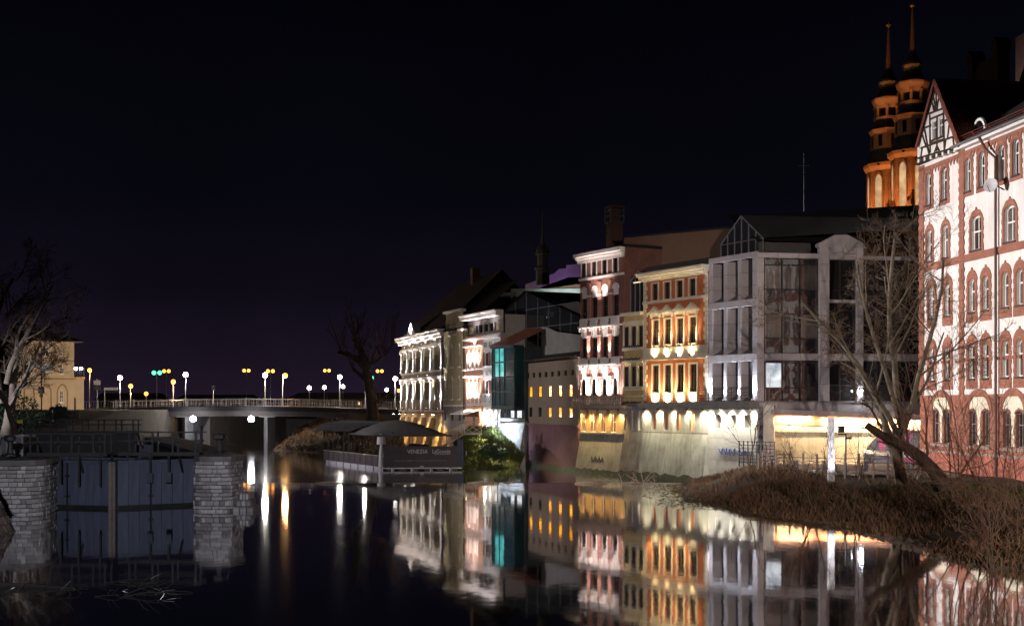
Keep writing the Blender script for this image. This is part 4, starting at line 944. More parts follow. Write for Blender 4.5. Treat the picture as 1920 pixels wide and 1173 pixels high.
for i in range(4):
    for k in range(4): build(MB().add([(ul_[i],-.97,zz_[k]),(ul_[i+1],-.97,zz_[k]),(ul_[i+1],-.97,zz_[k+1]),(ul_[i],-.97,zz_[k+1])], [(0,1,2,3)]), 'pane', TL if (k >= 2 and i in (1,2)) else TD, f_)
for k in range(4): build(MB().add([(0,-.95,zz_[k]),(0,0,zz_[k]),(0,0,zz_[k+1]),(0,-.95,zz_[k+1])], [(0,1,2,3)]), 'pane', TL if k == 3 else TD, f_)
bx(o_, 'stair_core', mat('dark stair core', (.03,.05,.055), .8), 0, L, .0, 6, -1.5, zt)
bx(o_, 'cap', TEALF, -.15, ut+.15, -1.2, .0, zt, zt+.2); bx(o_, 'floor_slab', TEALF, -.1, ut+.1, -1.1, .0, zb_-.25, zb_-.07)
build(MB().add([(-.3,-1.4,zt+.2),(ut+.5,-1.4,zt+.2),(ut+1.2,2.6,Hh.z(960,619,2.6)),(.5,2.6,Hh.z(960,619,2.6))], [(0,1,2,3)]), 'roof', TILE_R, o_)
zw1, zw0 = zb_-.35, Hh.z(960,785)
for i, (a, b) in enumerate(((941,948),(951,956),(959,967),(971,981))):
    u0, u1, _, _ = Hh.px_rect(a,760,b,785); q = rect(u0,u1,zw0+.1,zw1)
    window(o_, q, .12, fm=DARKF, pm=litpane('cool white lit glass', (.8,.92,1), 1.3, .8) if i > 1 else GLASS, fw=.05, nm=0, tr=(), y0=-.16)
WASH = mat('flaking whitewash', (.42,.44,.46), .9, .5, vscale=1.1, streak=.7, dirt=(.07,.075,.08), bump=.5)
bx(o_, 'base_ledge', WASH, -.1, L, -.75, .05, zw0-.2, zw0+.05); batter(o_, -.02, L, -1.6, zw0-.2, 1.0, WASH)
FM = 9.0
flood(o_, (L*.45,-2.4,zw0+.3), (L*.45,-.3,zw0-2.2), 190, (.72,.85,1), 130, 1, LENS_B, .1); flood(o_, (L*.2,-.9,zw0+.1), (L*.2,.1,zw0+.9), 16, (.75,.88,1), 120, .8, LENS_B, .08)
build(MB().tube([(-.12,-.3,zt+.1),(-.12,-.3,.2)], .07, 8), 'downpipe', mat('blue painted pipe', (.10,.16,.32), .4), o_)
# ---------------------------------------------------------------- pink and grey house with the lettering
I = Fac(872, 141, 938, 131.4)
o_ = I.thing('pink_grey_house', 'pink and grey house with crossed balcony rails and VENEZIA in raised letters', 'house'); L = I.L
PKW = mat('salmon render', (.50,.27,.19), .9, .12, streak=.2); GRW = mat('pale grey render', (.42,.40,.40), .9, .12, streak=.25)
zc = [I.z(905, y) for y in (594, 601, 628, 633)]; um = I.u(906); zbal = I.z(906, 756); xr = 905
def cz(x, y): return I.z(860+x*.1877, 560+y*.1877, .2)
def cu(x): return I.u(860+x*.1877, .2)
w1 = [(cu(a), cu(b), cz(170,690), cz(170,500)) for a, b in ((112,136),(152,178),(192,218))]; w2 = [(cu(a), cu(b), cz(170,1000), cz(170,790)) for a, b in ((112,136),(150,176),(190,216))]
s1 = [(cu(a), cu(b), cz(160,465), cz(160,437)) for a, b in ((122,134),(158,171),(196,209))]
s2 = [(cu(a), cu(b), cz(335,478), cz(335,425)) for a, b in ((267,281),(288,299),(318,331),(340,350),(375,386),(396,405))]
w3 = [(cu(a), cu(b), cz(335,668), cz(335,530)) for a, b in ((275,312),(330,368),(385,404))]; w4 = [(cu(a), cu(b), cz(335,945), cz(335,812)) for a, b in ((275,312),(330,368),(385,404))]
at = [(cu(a), cu(b), cz(240,335), cz(240,250)) for a, b in ((90,135),(150,180),(190,225),(240,280),(290,330),(345,392))]
build(wallmesh(rect(0,um,zbal,zc[2]), [rect(*q) for q in s1]+[arch(*q) for q in w1+w2], .2), 'wall', PKW, o_)
build(wallmesh(rect(um,L,zbal,zc[2]), [rect(*q) for q in s2+w3+w4], .2, y0=.0), 'wall', GRW, o_)
build(wallmesh(rect(0,L,zc[2],zc[0]), [rect(*q) for q in at], .2, y0=.35), 'attic_wall', mat('dark attic cladding', (1,1,1)), o_)
body(o_, .02,L-.02,.55,9,-1.5,zc[0],GRW); body(o_, .02,L-.02,.2,.56,-1.5,zc[2],GRW)
for q in s1+s2: window(o_, rect(*q), .2, fm=DARKF, fw=.03, nm=0, tr=())
for i, q in enumerate(at): window(o_, rect(*q), .2, fm=DARKF, fw=.05, nm=0, tr=(), y0=.35, pm=GLASS if i not in (0,5) else litpane('dim warm glass', (.5,.36,.22), .35, 3))
for q in w1+w2:
    w = window(o_, arch(*q), .2, fm=WSTONE, fw=.05, nm=0, tr=())
    for s_ in (q[0]-.13, q[1]+.03): build(MB().lathe([(.09,0),(.07,.1),(.065,(q[3]-q[2])*.75),(.1,(q[3]-q[2])*.8)], 8, (s_+.05,-.06,q[2])), 'column', WSTONE, w)
SHUT = mat('brown shutter', (.13,.05,.035), .7, .2)
for q in w3+w4:
    w = window(o_, rect(*q), .2, fm=WHITEF, fw=.05, nm=0, tr=())
    for s_ in (q[0]-.28, q[1]+.02): build(MB().box(s_, s_+.26, -.05, .01, q[2], q[3]), 'shutter', SHUT, w)
    build(MB().box(q[0]-.15,q[1]+.15,-.14,.02,q[2]-.14,q[2]-.01), 'sill', WSTONE, w)
for (a, b, y, x, h) in ((0,um,635,884,.22),(0,um,691,884,.2),(0,um,648,884,.16),(0,um,704.5,884,.2),(um,L,629.5,922,.22)): z = I.z(x, y); bx(o_, 'ledge', WSTONE, a-.1, b, -.28, .02, z-h, z)
bx(o_, 'cornice', WSTONE, -.4, L+.1, -.55, .3, zc[0]-.12, zc[0]+.28); bx(o_, 'cornice_top', WSTONE, -.5, L+.1, -.7, .3, zc[0]+.28, zc[0]+.45)
text_part(o_, 'raised_lettering', 'VENEZIA', .95, mat('grey raised letters', (.24,.22,.22), .8), (um+L)/2, -.01, cz(335,768), depth=.03, sx=.98)
# lower storey
zl0, zl1 = I.z(905, 797), zbal
lw = [(cu(a), cu(b), I.z(921,794,.25), I.z(921,767,.25)) for a, b in ((272,294),(326,348),(384,402))]
build(wallmesh(rect(um,L,zl0-.1,zl1), [rect(*q) for q in lw], .25), 'lower_wall', WSTONE, o_)
for q in lw: window(o_, rect(*q), .25, fm=WHITEF, fw=.05, nm=0, tr=(.5,), sill=.1)
dw = [(um*.45,um*.45+.5,I.z(880,795),I.z(880,772))]
build(wallmesh(rect(0,um,zl0-1.2,zl1), [rect(*q) for q in dw], .25), 'lower_wall', PKW, o_)
for q in dw: window(o_, rect(*q), .25, fm=TIMBER, fw=.05, nm=0, tr=(.5,))
batter(o_, um, L+.02, -1.6, zl0-.1, .8, CONC_D); batter(o_, -.02, um, -1.6, zl0-1.2, .5, mat('brown plaster base', (.25,.15,.10), .9, .3, streak=.5))
cn = build(MB().add([(-.8,-1.5,zl1-1.2),(um*.8,-1.5,zl1-1.2),(um*.8,0,zl1-.7),(-.8,0,zl1-.7),(-.8,-1.5,zl1-1.12),(um*.8,-1.5,zl1-1.12),(um*.8,0,zl1-.6),(-.8,0,zl1-.6)], [(0,3,2,1),(4,5,6,7),(0,1,5,4),(1,2,6,5),(2,3,7,6),(3,0,4,7)]), 'door_canopy', WSTONE, o_)
# balcony with crossed rails
ba, bb = cu(180), L; zb0, zb1_ = I.z(920,757,-.9), I.z(920,739,-.9)
bl = bx(o_, 'balcony', WSTONE, ba, bb, -1.0, .05, zb0-.16, zb0); mb = MB()
mb.bar((ba,-.97,zb1_),(bb,-.97,zb1_),.06); mb.bar((ba,-.97,zb0+.1),(bb,-.97,zb0+.1),.04); n = 6
for i in range(n+1): u = ba+(bb-ba)*i/n; mb.bar((u,-.97,zb0),(u,-.97,zb1_),.05)
for i in range(n):
    u0, u1 = ba+(bb-ba)*i/n, ba+(bb-ba)*(i+1)/n
    mb.bar((u0,-.97,zb0+.1),(u1,-.97,zb1_),.03); mb.bar((u1,-.97,zb0+.1),(u0,-.97,zb1_),.03)
mb.bar((ba,-.97,zb1_),(ba,0,zb1_),.05)
build(mb, 'balcony_railing', WHITEF, bl)
PK2 = (1,.84,.78); FM = 22.0
for q in w1: flood(o_, ((q[0]+q[1])/2+.3,-.5,q[2]-.1), ((q[0]+q[1])/2+.2,.05,q[2]+1.8), 60, PK2, 90, .8, LENS_W, .08)
for q in w2: flood(o_, ((q[0]+q[1])/2-.2,-.7,q[2]-.4), ((q[0]+q[1])/2,.05,q[2]+1.8), 95, PK2, 90, .8, LENS_W, .08)
flood(o_, (um*.5,-.5,cz(170,480)), (um*.5,.05,cz(170,300)), 40, PK2, 120, .8, LENS_W, .08)
for k in (.25,.75): flood(o_, (L*k,-.6,zc[2]-.05), (L*k,-.1,zc[0]+.3), 45, (1,.88,.9), 100, .8, LENS_W, .08)
flood(o_, (um+1.2,-.85,zb0+.1), (um+1.6,.1,zb0+3), 70, (.9,.92,1), 80, .8, LENS_W, .08); flood(o_, (L-.5,-.85,zb0+.1), (L-.6,.1,zb0+4), 50, (.9,.92,1), 60, .8, LENS_W, .08)
for k in (.58,.72,.9): flood(o_, (L*k,-.5,zl1-.25), (L*k,.1,zl1-2.2), 62, (1,.95,.85), 90, .8, LENS_W, .08)
flood(o_, (um*.35,-.6,zl1-.35), (um*.4,.1,zl1-2.4), 110, (1,.80,.45), 110, .8, LENS_Y, .1); flood(o_, (um*.8,-.6,zl1-.3), (um*.8,.1,zl1-2.4), 70, (1,.78,.42), 110, .8, LENS_Y, .1)
# ---------------------------------------------------------------- plain cream house with scrolled gable
J = Fac(832, 148, 872, 141.4)
o_ = J.thing('scroll_gabled_house', 'plain olive cream house with a small scrolled gable beside the pilastered house', 'house'); L = J.L
OLV = mat('olive cream render', (.34,.29,.17), .9, .15, streak=.3, dirt=(.18,.14,.08))
def dz(x, y): return J.z(740+x*.2302, 570+y*.2302, .2)
zt = J.z(850,620); zb_ = dz(480,825)
wr = [q for yt, yb in ((352,515),(612,775)) for q in J.row(837.8,865,3,.72,570+yt*.2302,570+yb*.2302,851,.2)]
gwn = [(J.u(740+a*.2302,.2), J.u(740+b*.2302,.2), dz(480,250), dz(480,150)) for a, b in ((455,475),(495,518))]
gx0, gx1 = J.u(836), J.u(866); gz0 = J.z(851,586)
gpl = [(0,zb_),(L,zb_),(L,zt),(gx1,zt),(gx1+.25,zt+.8),(gx1-.05,zt+1.5),(gx1-.2,gz0-.6),(gx1,gz0),(gx0,gz0),(gx0+.2,gz0-.6),(gx0+.05,zt+1.5),(gx0-.25 if gx0 > .3 else 0,zt+.8),(gx0,zt),(0,zt)]
build(wallmesh(gpl, [rect(*q) for q in wr+gwn], .2), 'wall', OLV, o_); body(o_,.02,L-.02,.2,9,-1.5,zt,OLV)
for q in wr+gwn: window(o_, rect(*q), .2, fm=WHITEF, fw=.07, nm=1, tr=(.65,), sill=.14, sm=WSTONE); 
for q in wr: bx(o_, 'keystone', WSTONE, (q[0]+q[1])/2-.12, (q[0]+q[1])/2+.12, -.08, .02, q[3]+.02, q[3]+.4)
bx(o_, 'gable_cap', WSTONE, gx0-.25, gx1+.25, -.3, .4, gz0, gz0+.28); bx(o_, 'eave', WSTONE, gx1+.1, L+.4, -.6, .1, zt-.2, zt+.05)
bw = [(a+.05,b-.05,J.z(850,788,.2),J.z(850,775,.2)) for a,b,_,_ in wr[:3]]
build(wallmesh(rect(0,L,J.z(850,806),zb_), [rect(*q) for q in bw], .2), 'base_wall', mat('grey violet plinth', (1,1,1)), o_)
for q in bw: window(o_, rect(*q), .2, fm=DARKF, fw=.05, nm=0, tr=())
bx(o_, 'belt', WSTONE, -.02, L, -.08, .02, zb_-.08, zb_+.08); batter(o_, 0, L, -1.6, J.z(850,806), .5, mat('brown plaster base', (1,1,1)))
build(MB().add([(-.2,-.3,zt),(L+.2,-.3,zt),(L+1,6,zt+5.6),(-.2,6,zt+5.6)], [(0,1,2,3)]), 'roof', ROOF_D, o_)
build(MB().tube([(-.05,-.12,zt),(-.05,-.12,zb_-1.5)], .07, 8), 'downpipe', mat('brown downpipe', (1,1,1)), o_); build(MB().tube([(L-.1,-.12,zt),(L-.1,-.12,zb_-1.5)], .07, 8), 'downpipe', mat('brown downpipe', (1,1,1)), o_)
# ---------------------------------------------------------------- pilastered house by the bridge
K = Fac(753, 170, 832, 148)
o_ = K.thing('pilastered_house', 'cream house with two tiers of floodlit pilasters standing next to the bridge', 'house'); L = K.L
CRW = mat('warm grey render', (.27,.235,.18), .9, .12, streak=.2)
def kz(x, y): return K.z(740+x*.2302, 570+y*.2302)
def ku(x, o=0.): return K.u(740+x*.2302, o)
zt = kz(228,268); zmid = kz(228,600); zmid2 = kz(228,575); zbot = kz(228,860); zcap = kz(228,362)
pus = [.45, ku(110), ku(160), ku(228), ku(302), L-.45]
wn_ = []
for i in range(5):
    a, b = pus[i]+.5, pus[i+1]-.5; n = 2 if b-a > 1.9 else 1; w = .75
    for k in range(n):
        c = (a+b)/2 if n == 1 else (a+b)/2+(k-.5)*1.25
        for y0_, y1_ in ((430,548),(645,775)): wn_.append((c-w/2, c+w/2, kz(228,y1_), kz(228,y0_)))
build(wallmesh(rect(0,L,zbot,zt), [rect(*q) for q in wn_], .2), 'wall', CRW, o_); body(o_,.02,L-.02,.2,14,-1.5,zt,CRW)
for q in wn_:
    w = window(o_, rect(*q), .2, fm=mat('grey window paint', (1,1,1)), fw=.06, nm=0, tr=(.65,), sill=.08, sm=CRW); ring(mb := MB(), rect(q[0]-.14,q[1]+.14,q[2]-.02,q[3]+.14), rect(*q), -.06, .02); build(mb, 'surround', CRW, w)
for u in pus:
    for z0, z1 in ((zmid2+.45,zcap),(zbot+.9,zmid-.3)):
        p_ = build(MB().box(u-.24,u+.24,-.20,.02,z0+.25,z1-.3), 'pilaster', WSTONE, o_)
        build(MB().box(u-.34,u+.34,-.28,.02,z0,z0+.25), 'pilaster_base', WSTONE, p_); build(MB().box(u-.36,u+.36,-.34,.02,z1-.3,z1), 'pilaster_capital', WSTONE, p_)
    build(MB().box(u-.32,u+.32,-.26,.02,zbot,zbot+.9), 'pedestal', WSTONE, o_)
bx(o_, 'entablature', WSTONE, -.1, L+.05, -.34, .02, zmid-.3, zmid+.05); bx(o_, 'upper_ledge', WSTONE, -.1, L, -.2, .02, zcap, zcap+.3); bx(o_, 'mid_ledge', WSTONE, 0, L, -.12, .02, zmid2+.2, zmid2+.4); bx(o_, 'base_ledge', WSTONE, -.1, L+.1, -.4, .05, zbot-.25, zbot)
bx(o_, 'cornice', WSTONE, -.6, L+.1, -.75, .1, zt-.1, zt+.25); bx(o_, 'cornice_step', WSTONE, -.35, L+.05, -.45, .1, zt-.5, zt-.1); bx(o_, 'cornice_top', WSTONE, -.7, L+.1, -.9, .1, zt+.25, zt+.42)
up_ = ku(168); hp = kz(168,180)-kz(168,285)
pdm = build(MB().prism([(up_-2.6,zt+.42),(up_+2.6,zt+.42),(up_,zt+.42+hp)], -.6, .3), 'pediment', WSTONE, o_); build(MB().prism([(up_-1.6,zt+.6),(up_+1.6,zt+.6),(up_,zt+.2+hp*.75)], -.64, -.58), 'pediment_relief', CRW, pdm)
build(MB().add([(-.5,-.3,zt+.4),(L+.2,-.3,zt+.4),(L+.2,7,zt+7.5),(3.5,7,zt+7.5),(-.5,14,zt+.4),(L+.2,14,zt+.4)], [(0,1,2,3),(3,2,5,4),(0,3,4)]), 'roof', ROOF_D, o_)
uc = ku(340); c_ = bx(o_, 'chimney', DKB, L*.55, L*.55+1.1, 6, 7, zt+6, zt+8.6)
ring(mb := MB(), [(ku(335)+.72*math.cos(t), kz(335,495)+.72*math.sin(t)) for t in (2*math.pi*i/18 for i in range(18))], [(ku(335)+.5*math.cos(t), kz(335,495)+.5*math.sin(t)) for t in (2*math.pi*i/18 for i in range(18))], -.5, -.4)
build(mb, 'ring_sign', WSTONE, o_); build(MB().lathe([(.9,0),(.9,.08)], 18), 'round_sign', mat('grey sign disc', (.2,.2,.21), .6), o_).matrix_local = Matrix.Translation((ku(376),-.9,kz(376,740))) @ Matrix.Rotation(R(90),4,'X')
build(MB().tube([(L-.15,-.2,zt),(L-.15,-.2,zbot)], .09, 8), 'downpipe', ZINC, o_)
YB = mat('ochre plaster base', (.48,.30,.13), .9, .2, streak=.35)
batter(o_, 0, L, -1.6, zbot-.25, 1.2, YB)
for i in range(5):
    u = pus[i]+1.0; build(MB().add([(u,-2.0,-1.6),(u+1.1,-2.0,-1.6),(u+1.1,0,-1.6),(u,0,-1.6),(u,-.5,zbot-.9),(u+1.1,-.5,zbot-.9),(u+1.1,.1,zbot-.9),(u,.1,zbot-.9)], [(0,3,2,1),(4,5,6,7),(0,1,5,4),(1,2,6,5),(2,3,7,6),(3,0,4,7)]), 'buttress', YB, o_)
FM = 46.0
for i, u in enumerate(pus):
    flood(o_, (u,-.75,zbot+.15), (u,-.15,zbot+3.6), 140, (1,.95,.93), 46, .8, LENS_W, .14); flood(o_, (u,-.62,zmid+.2), (u,-.2,zmid+4), 42, (1,.93,.9), 50, .8, LENS_W, .1)
    flood(o_, (u+.5,-1.3,zbot-.5), (u+.6,-.8,zbot-4), 42, (1,.70,.28), 90, .8, emit('bright lamp lens', (1,.97,.92), 150), .2)
for k in (.2,.4,.6,.8): flood(o_, (L*k,-.6,zcap+.4), (L*k,-.3,zt+.5), 40, (1,.92,.92), 120, .8, LENS_W, .1)
flood(o_, (up_,-1.3,zt+.5), (up_,-.5,zt+1.8), 60, (1,.95,.95), 120, .8, LENS_W, .1)
# ================================================================ ROOFS AND WALLS BEHIND THE ROW
BROWN = mat('brown gable render', (.19,.105,.07), .9, .15, vscale=.3, streak=.2)
# tall brown blank wall behind the yellow and orange houses
Bw = Fac(1170, 113, 1372, 105); o_ = Bw.thing('brown_blank_house', 'tall house with a blank brown wall rising behind the orange house', 'house')
pl_ = [(0,3),(Bw.L,3),(Bw.L,Bw.z(1370,428)),(0,Bw.z(1171,446))]
build(wallmesh(pl_, [], .3), 'blank_wall', BROWN, o_); build(MB().box(.02,Bw.L,.3,8,3,Bw.z(1171,446)-.1), 'body', BROWN, o_)
build(MB().add([(-.15,-.1,pl_[3][1]),(Bw.L,-.1,pl_[2][1]),(Bw.L,8,pl_[2][1]+.1),(-.15,8,pl_[3][1]+.1),(-.15,-.1,pl_[3][1]+.16),(Bw.L,-.1,pl_[2][1]+.16),(Bw.L,8,pl_[2][1]+.3),(-.15,8,pl_[3][1]+.3)], [(0,3,2,1),(4,5,6,7),(0,1,5,4),(1,2,6,5),(2,3,7,6),(3,0,4,7)]), 'roof', ROOF_S, o_)
# glazed dark gable behind the stair tower
Gg = Fac(946, 137, 1086, 122); o_ = Gg.thing('dark_glazed_house', 'dark house with a wide glazed gable behind the stair tower', 'house')
gq_ = [Gg.uz(x,y) for x, y in ((946,625),(946,585),(988,547),(1086,592),(1086,640))]
gl = build(wallmesh([(gq_[0][0],3),(gq_[4][0],3),gq_[3],gq_[2],gq_[1]], [], .2), 'glazed_gable', glassmat('very dark glass', (.012,.014,.016), spec=.5), o_)
mb = MB()
for x in (946,967,988,1009,1030,1051,1072):
    u = Gg.u(x); zt = gq_[1][1]+(gq_[2][1]-gq_[1][1])*(u-gq_[1][0])/(gq_[2][0]-gq_[1][0]) if u < gq_[2][0] else gq_[2][1]+(gq_[3][1]-gq_[2][1])*(u-gq_[2][0])/(gq_[3][0]-gq_[2][0])
    mb.box(u-.04,u+.04,-.08,.02,3,zt)
for y in (585,620): z = Gg.z(960,y); mb.box(0,Gg.L,-.07,.02,z-.04,z+.04)
build(mb, 'glazing_bar', mat('grey glazing bar', (.09,.09,.1), .5), gl)
q0,q1,q2 = gq_[1],gq_[2],gq_[3]
build(MB().add([(q0[0]-.2,-.3,q0[1]),(q1[0],-.3,q1[1]+.1),(q1[0],14,q1[1]+.1),(q0[0]-.2,14,q0[1]),(q2[0]+.2,-.3,q2[1]),(q2[0]+.2,14,q2[1])], [(0,1,2,3),(1,4,5,2)]), 'roof', ROOF_S, o_)
bx(o_, 'body', mat('dark attic cladding', (1,1,1)), .1, Gg.L-.1, .3, 13, 3, q0[1]-.1)
uc, zc_ = Gg.uz(1069,566,2); bx(o_, 'chimney', DKB, uc-.6, uc+.6, 2, 3, zc_-3, zc_)
# pale wall lit faintly behind
Pw = Fac(958, 150, 1088, 140); o_ = Pw.thing('pale_rear_house', 'pale grey house wall rising behind the glazed gable', 'house')
build(wallmesh([(0,4),(Pw.L,4),(Pw.L,Pw.z(1086,541)),(0,Pw.z(958,541))], [], .3), 'wall', mat('pale rear render', (.40,.42,.42), .9, .2, vscale=.3), o_); build(MB().box(.02,Pw.L,.3,6,4,Pw.z(1000,542)), 'body', BROWN, o_)
un, zn = Pw.uz(957,548); build(MB().lathe([(1.1,-.2),(1.3,0),(1.1,.2)], 16, (un,-.4,zn-.3)), 'roof_drum', mat('grey drum', (.2,.2,.2), .8), o_)
FM = 3.0
flood(o_, (Pw.L*.8,-5,Pw.z(1080,575)), (Pw.L*.75,0,Pw.z(1060,556)), 420, (.75,1,.92), 110, .9, LENS_W, .12)
# far purple lit town house, dark hip roof and little spire
Tp = Fac(985, 200, 1095, 190); o_ = Tp.thing('purple_lit_house', 'distant town house washed in violet light above the dark roofs', 'house')
VIO = mat('violet washed render', (.20,.14,.24), .9, .2, vscale=.3)
pp = [(0,4)]+[(Tp.L,4),(Tp.L,Tp.z(1085,495)),(Tp.u(1062),Tp.z(1062,497)),(Tp.u(1061),Tp.z(1061,503)),(Tp.u(1048),Tp.z(1048,504)),(Tp.u(1040),Tp.z(1040,512)),(Tp.u(1005),Tp.z(1005,526)),(0,Tp.z(987,533))]
build(wallmesh(pp, [], .4), 'wall', VIO, o_); body(o_, .1, Tp.L, .4, 8, 4, Tp.z(987,534), VIO)
FM = .8
flood(o_, (Tp.L*.6,-6,Tp.z(1050,555)), (Tp.L*.65,0,Tp.z(1050,505)), 700, (.55,.28,1), 120, .9, LENS_W, .15)
Ts = Fac(1007, 185, 1090, 178); o_ = Ts.thing('dark_hip_roof_house', 'dark hipped roof with a small lantern spire before the violet house', 'house')
build(MB().add([(0,0,Ts.z(1010,541)),(Ts.L,0,Ts.z(1085,541)),(Ts.L,5,Ts.z(1085,515)),(1.2,5,Ts.z(1012,516))], [(0,1,2,3)]), 'roof', ROOF_S, o_); body(o_, .1, Ts.L, .1, 9, 4, Ts.z(1010,541), BROWN)
us, zs = Ts.uz(1027,541,4)
sp = build(MB().lathe([(1.0,0),(1.0,2.2),(1.25,2.3),(1.25,2.5),(.8,2.6),(.8,4.4),(1.1,4.5),(.9,5.2),(.35,6),(.15,7.5),(.04,11)], 8, (us,3,zs+.5)), 'lantern_spire', mat('dark copper', (.05,.055,.04), .7), o_)
# tall brick chimney stack with a cage
st = thing('factory_chimney', 'square brick chimney with railed cage top behind the pointed-arch house', 'chimney', (X(1152,124),124,4.3), .3)
zt = Z(458,124)-4.3; z2 = Z(388,124)-4.3
build(MB().box(-.62,.62,-.62,.62,0,z2-1.6), 'stack', DKB, st); cg = MB()
for a, b in ((-.7,-.7),(.7,-.7),(.7,.7),(-.7,.7)): cg.bar((a,b,z2-1.6),(a,b,z2),.05)
for z in (z2-1.5,z2-.9,z2-.4):
    for p, q in (((-.7,-.7),(.7,-.7)),((.7,-.7),(.7,.7)),((.7,.7),(-.7,.7)),((-.7,.7),(-.7,-.7))): cg.bar((*p,z),(*q,z),.04)
build(cg, 'cage', GREY_STEEL, st); build(MB().box(-.75,.75,-.75,.75,z2-.15,z2+.05).box(-.4,.4,-.4,.4,z2-1.7,z2-.2), 'cap', DKB, st)
an = MB(); an.tube([(0,0,0),(0,0,Z(285,104)-Z(440,104))], [.05,.02], 5); an.bar((-.4,0,5.6),(.4,0,5.6),.02)
tag(build(an, 'antenna_mast', GREY_STEEL, loc=(X(1507,104),104,Z(440,104))), 'thin tall radio aerial standing on the office block roof', 'antenna')
# ================================================================ CATHEDRAL WITH TWO TOWERS
CB = brickmat('ochre cathedral brick', (.40,.17,.06), (.31,.12,.04), (.26,.14,.07), bw=.5, bh=.16, ms=.03, streak=.3)
CST = mat('ochre tower stone', (.38,.19,.085), .85, .2, vscale=.4, streak=.3, dirt=(.2,.1,.04)); COPP = mat('dark verdigris copper', (.05,.045,.04), .6, .3); GILT = mat('gilded copper', (.55,.33,.12), .4, .2, metal=.5)
cth = thing('cathedral', 'twin-towered cathedral lit amber with slender spires behind the gabled house', 'cathedral', (X(1690,222),222,4.3))
FM = .48
def tower(cx, D, xs, s, ytop):
    """xs = photo column of the axis; heights are read from photo rows at distance D."""
    c = (X(xs,D)-X(1690,222), D-222, 0); zz = lambda y: Z(y*s[0]+s[1], D)-4.3; k = D/F_PX
    W = 40*k; ph = R(22.5)
    hole_h = (zz(405), zz(302))
    sh = build(MB().lathe([(W,0),(W,zz(300))], 8, c, ph), 'tower_shaft', CB, cth)
    build(MB().lathe([(W*1.02,zz(300)),(W*1.14,zz(292)),(W*1.16,zz(286)),(W*.9,zz(284))], 8, c, ph), 'tower_cornice', CST, sh)
    for j in range(8):                              # louvred lancets with a pale uneven glow of their own
        a = ph + R(22.5) + j*R(45); n = Vector((math.cos(a), math.sin(a), 0)); t = Vector((-n.y, n.x, 0)); b = Vector(c)+n*(W*.924+.02)
        p = arch(-W*.17, W*.17, zz(400), zz(308), 'pointed'); po = arch(-W*.24, W*.24, zz(403), zz(302), 'pointed')
        build(MB().add([b+t*u+Vector((0,0,z)) for u, z in p], [tuple(range(len(p)))]), 'lancet', litpane('pale glowing louvres', (1,.52,.26), .7, .4), sh)
        m_ = MB(); nn = len(p); m_.add([b+n*.12+t*u+Vector((0,0,z)) for u, z in po]+[b+n*.12+t*u+Vector((0,0,z)) for u, z in p]+[b-n*.1+t*u+Vector((0,0,z)) for u, z in po], [(i,(i+1)%nn,nn+(i+1)%nn,nn+i) for i in range(nn)]+[(i,2*nn+i,2*nn+(i+1)%nn,(i+1)%nn) for i in range(nn)])
        build(m_, 'lancet_surround', CB, sh)
    def tier(y0, y1, r, m, name): return build(MB().lathe([(W*r,zz(y0)),(W*r,zz(y1))], 8, c, ph), name, m, cth)
    build(MB().lathe([(W*1.0,zz(285)),(W*.95,zz(272)),(W*.88,zz(262)),(W*.84,zz(258))], 8, c, ph), 'copper_roof', COPP, cth)
    t1 = tier(258, 226, .82, CST, 'octagon_tier'); build(MB().lathe([(W*.82,zz(227)),(W*.89,zz(221)),(W*.91,zz(218)),(W*.7,zz(217))], 8, c, ph), 'tier_cornice', CST, t1)
    for j in range(8):
        a = ph+R(22.5)+j*R(45); n = Vector((math.cos(a),math.sin(a),0)); t = Vector((-n.y,n.x,0)); b = Vector(c)+n*(W*.82*.924+.05)
        build(MB().add([b+t*u+Vector((0,0,z)) for u, z in rect(-W*.10,W*.10,zz(252),zz(230))], [(0,1,2,3)]), 'slot_window', GLASS, t1)
    build(MB().lathe([(W*.76,zz(218)),(W*.62,zz(206)),(W*.58,zz(198))], 8, c, ph), 'copper_roof', COPP, cth)
    dk = tier(198, 193, .70, CST, 'gallery_floor')
    for j in range(8):
        a = ph+j*R(45); b = (c[0]+W*.60*math.cos(a), c[1]+W*.60*math.sin(a), 0)
        build(MB().lathe([(.32,zz(193)),(.26,zz(190)),(.26,zz(178)),(.42,zz(172))], 6, b), 'column', CST, dk)
    build(MB().lathe([(W*.36,zz(194)),(W*.36,zz(170))], 8, c, ph), 'gallery_core', COPP, dk)
    build(MB().lathe([(W*.60,zz(175)),(W*.72,zz(165)),(W*.77,zz(159)),(W*.77,zz(156)),(W*.6,zz(155))], 8, c, ph), 'gallery_cornice', CST, cth)
    build(MB().lathe([(W*.66,zz(155)),(W*.50,zz(146)),(W*.40,zz(138)),(W*.40,zz(134))], 8, c, ph), 'copper_roof', COPP, cth)
    build(MB().lathe([(W*.34,zz(135)),(W*.45,zz(130)),(W*.48,zz(124)),(W*.42,zz(119))], 12, c, ph), 'onion_dome', GILT, cth)
    build(MB().lathe([(W*.42,zz(119)),(W*.30,zz(112)),(W*.20,zz(104)),(W*.17,zz(98))], 12, c, ph), 'onion_top', COPP, cth)
    spire = build(MB().lathe([(W*.16,zz(99)),(W*.10,zz(70)),(W*.05,zz(20)),(.12,zz(14))], 8, c, ph), 'spire', mat('warm copper spire', (.30,.13,.07), .6), cth)
    build(MB().lathe([(.1,zz(15)),(.4,zz(13)),(.5,zz(10.5)),(.4,zz(8.5)),(.08,zz(7.5)),(.05,zz(2))], 10, c), 'finial', GILT, spire)
    # parapet with arcade and pinnacles around the foot
    par_ = build(MB().lathe([(W*1.2,zz(424)),(W*1.2,zz(402)),(W*1.14,zz(402)),(W*1.14,zz(424))], 8, c, ph), 'parapet', CST, cth)
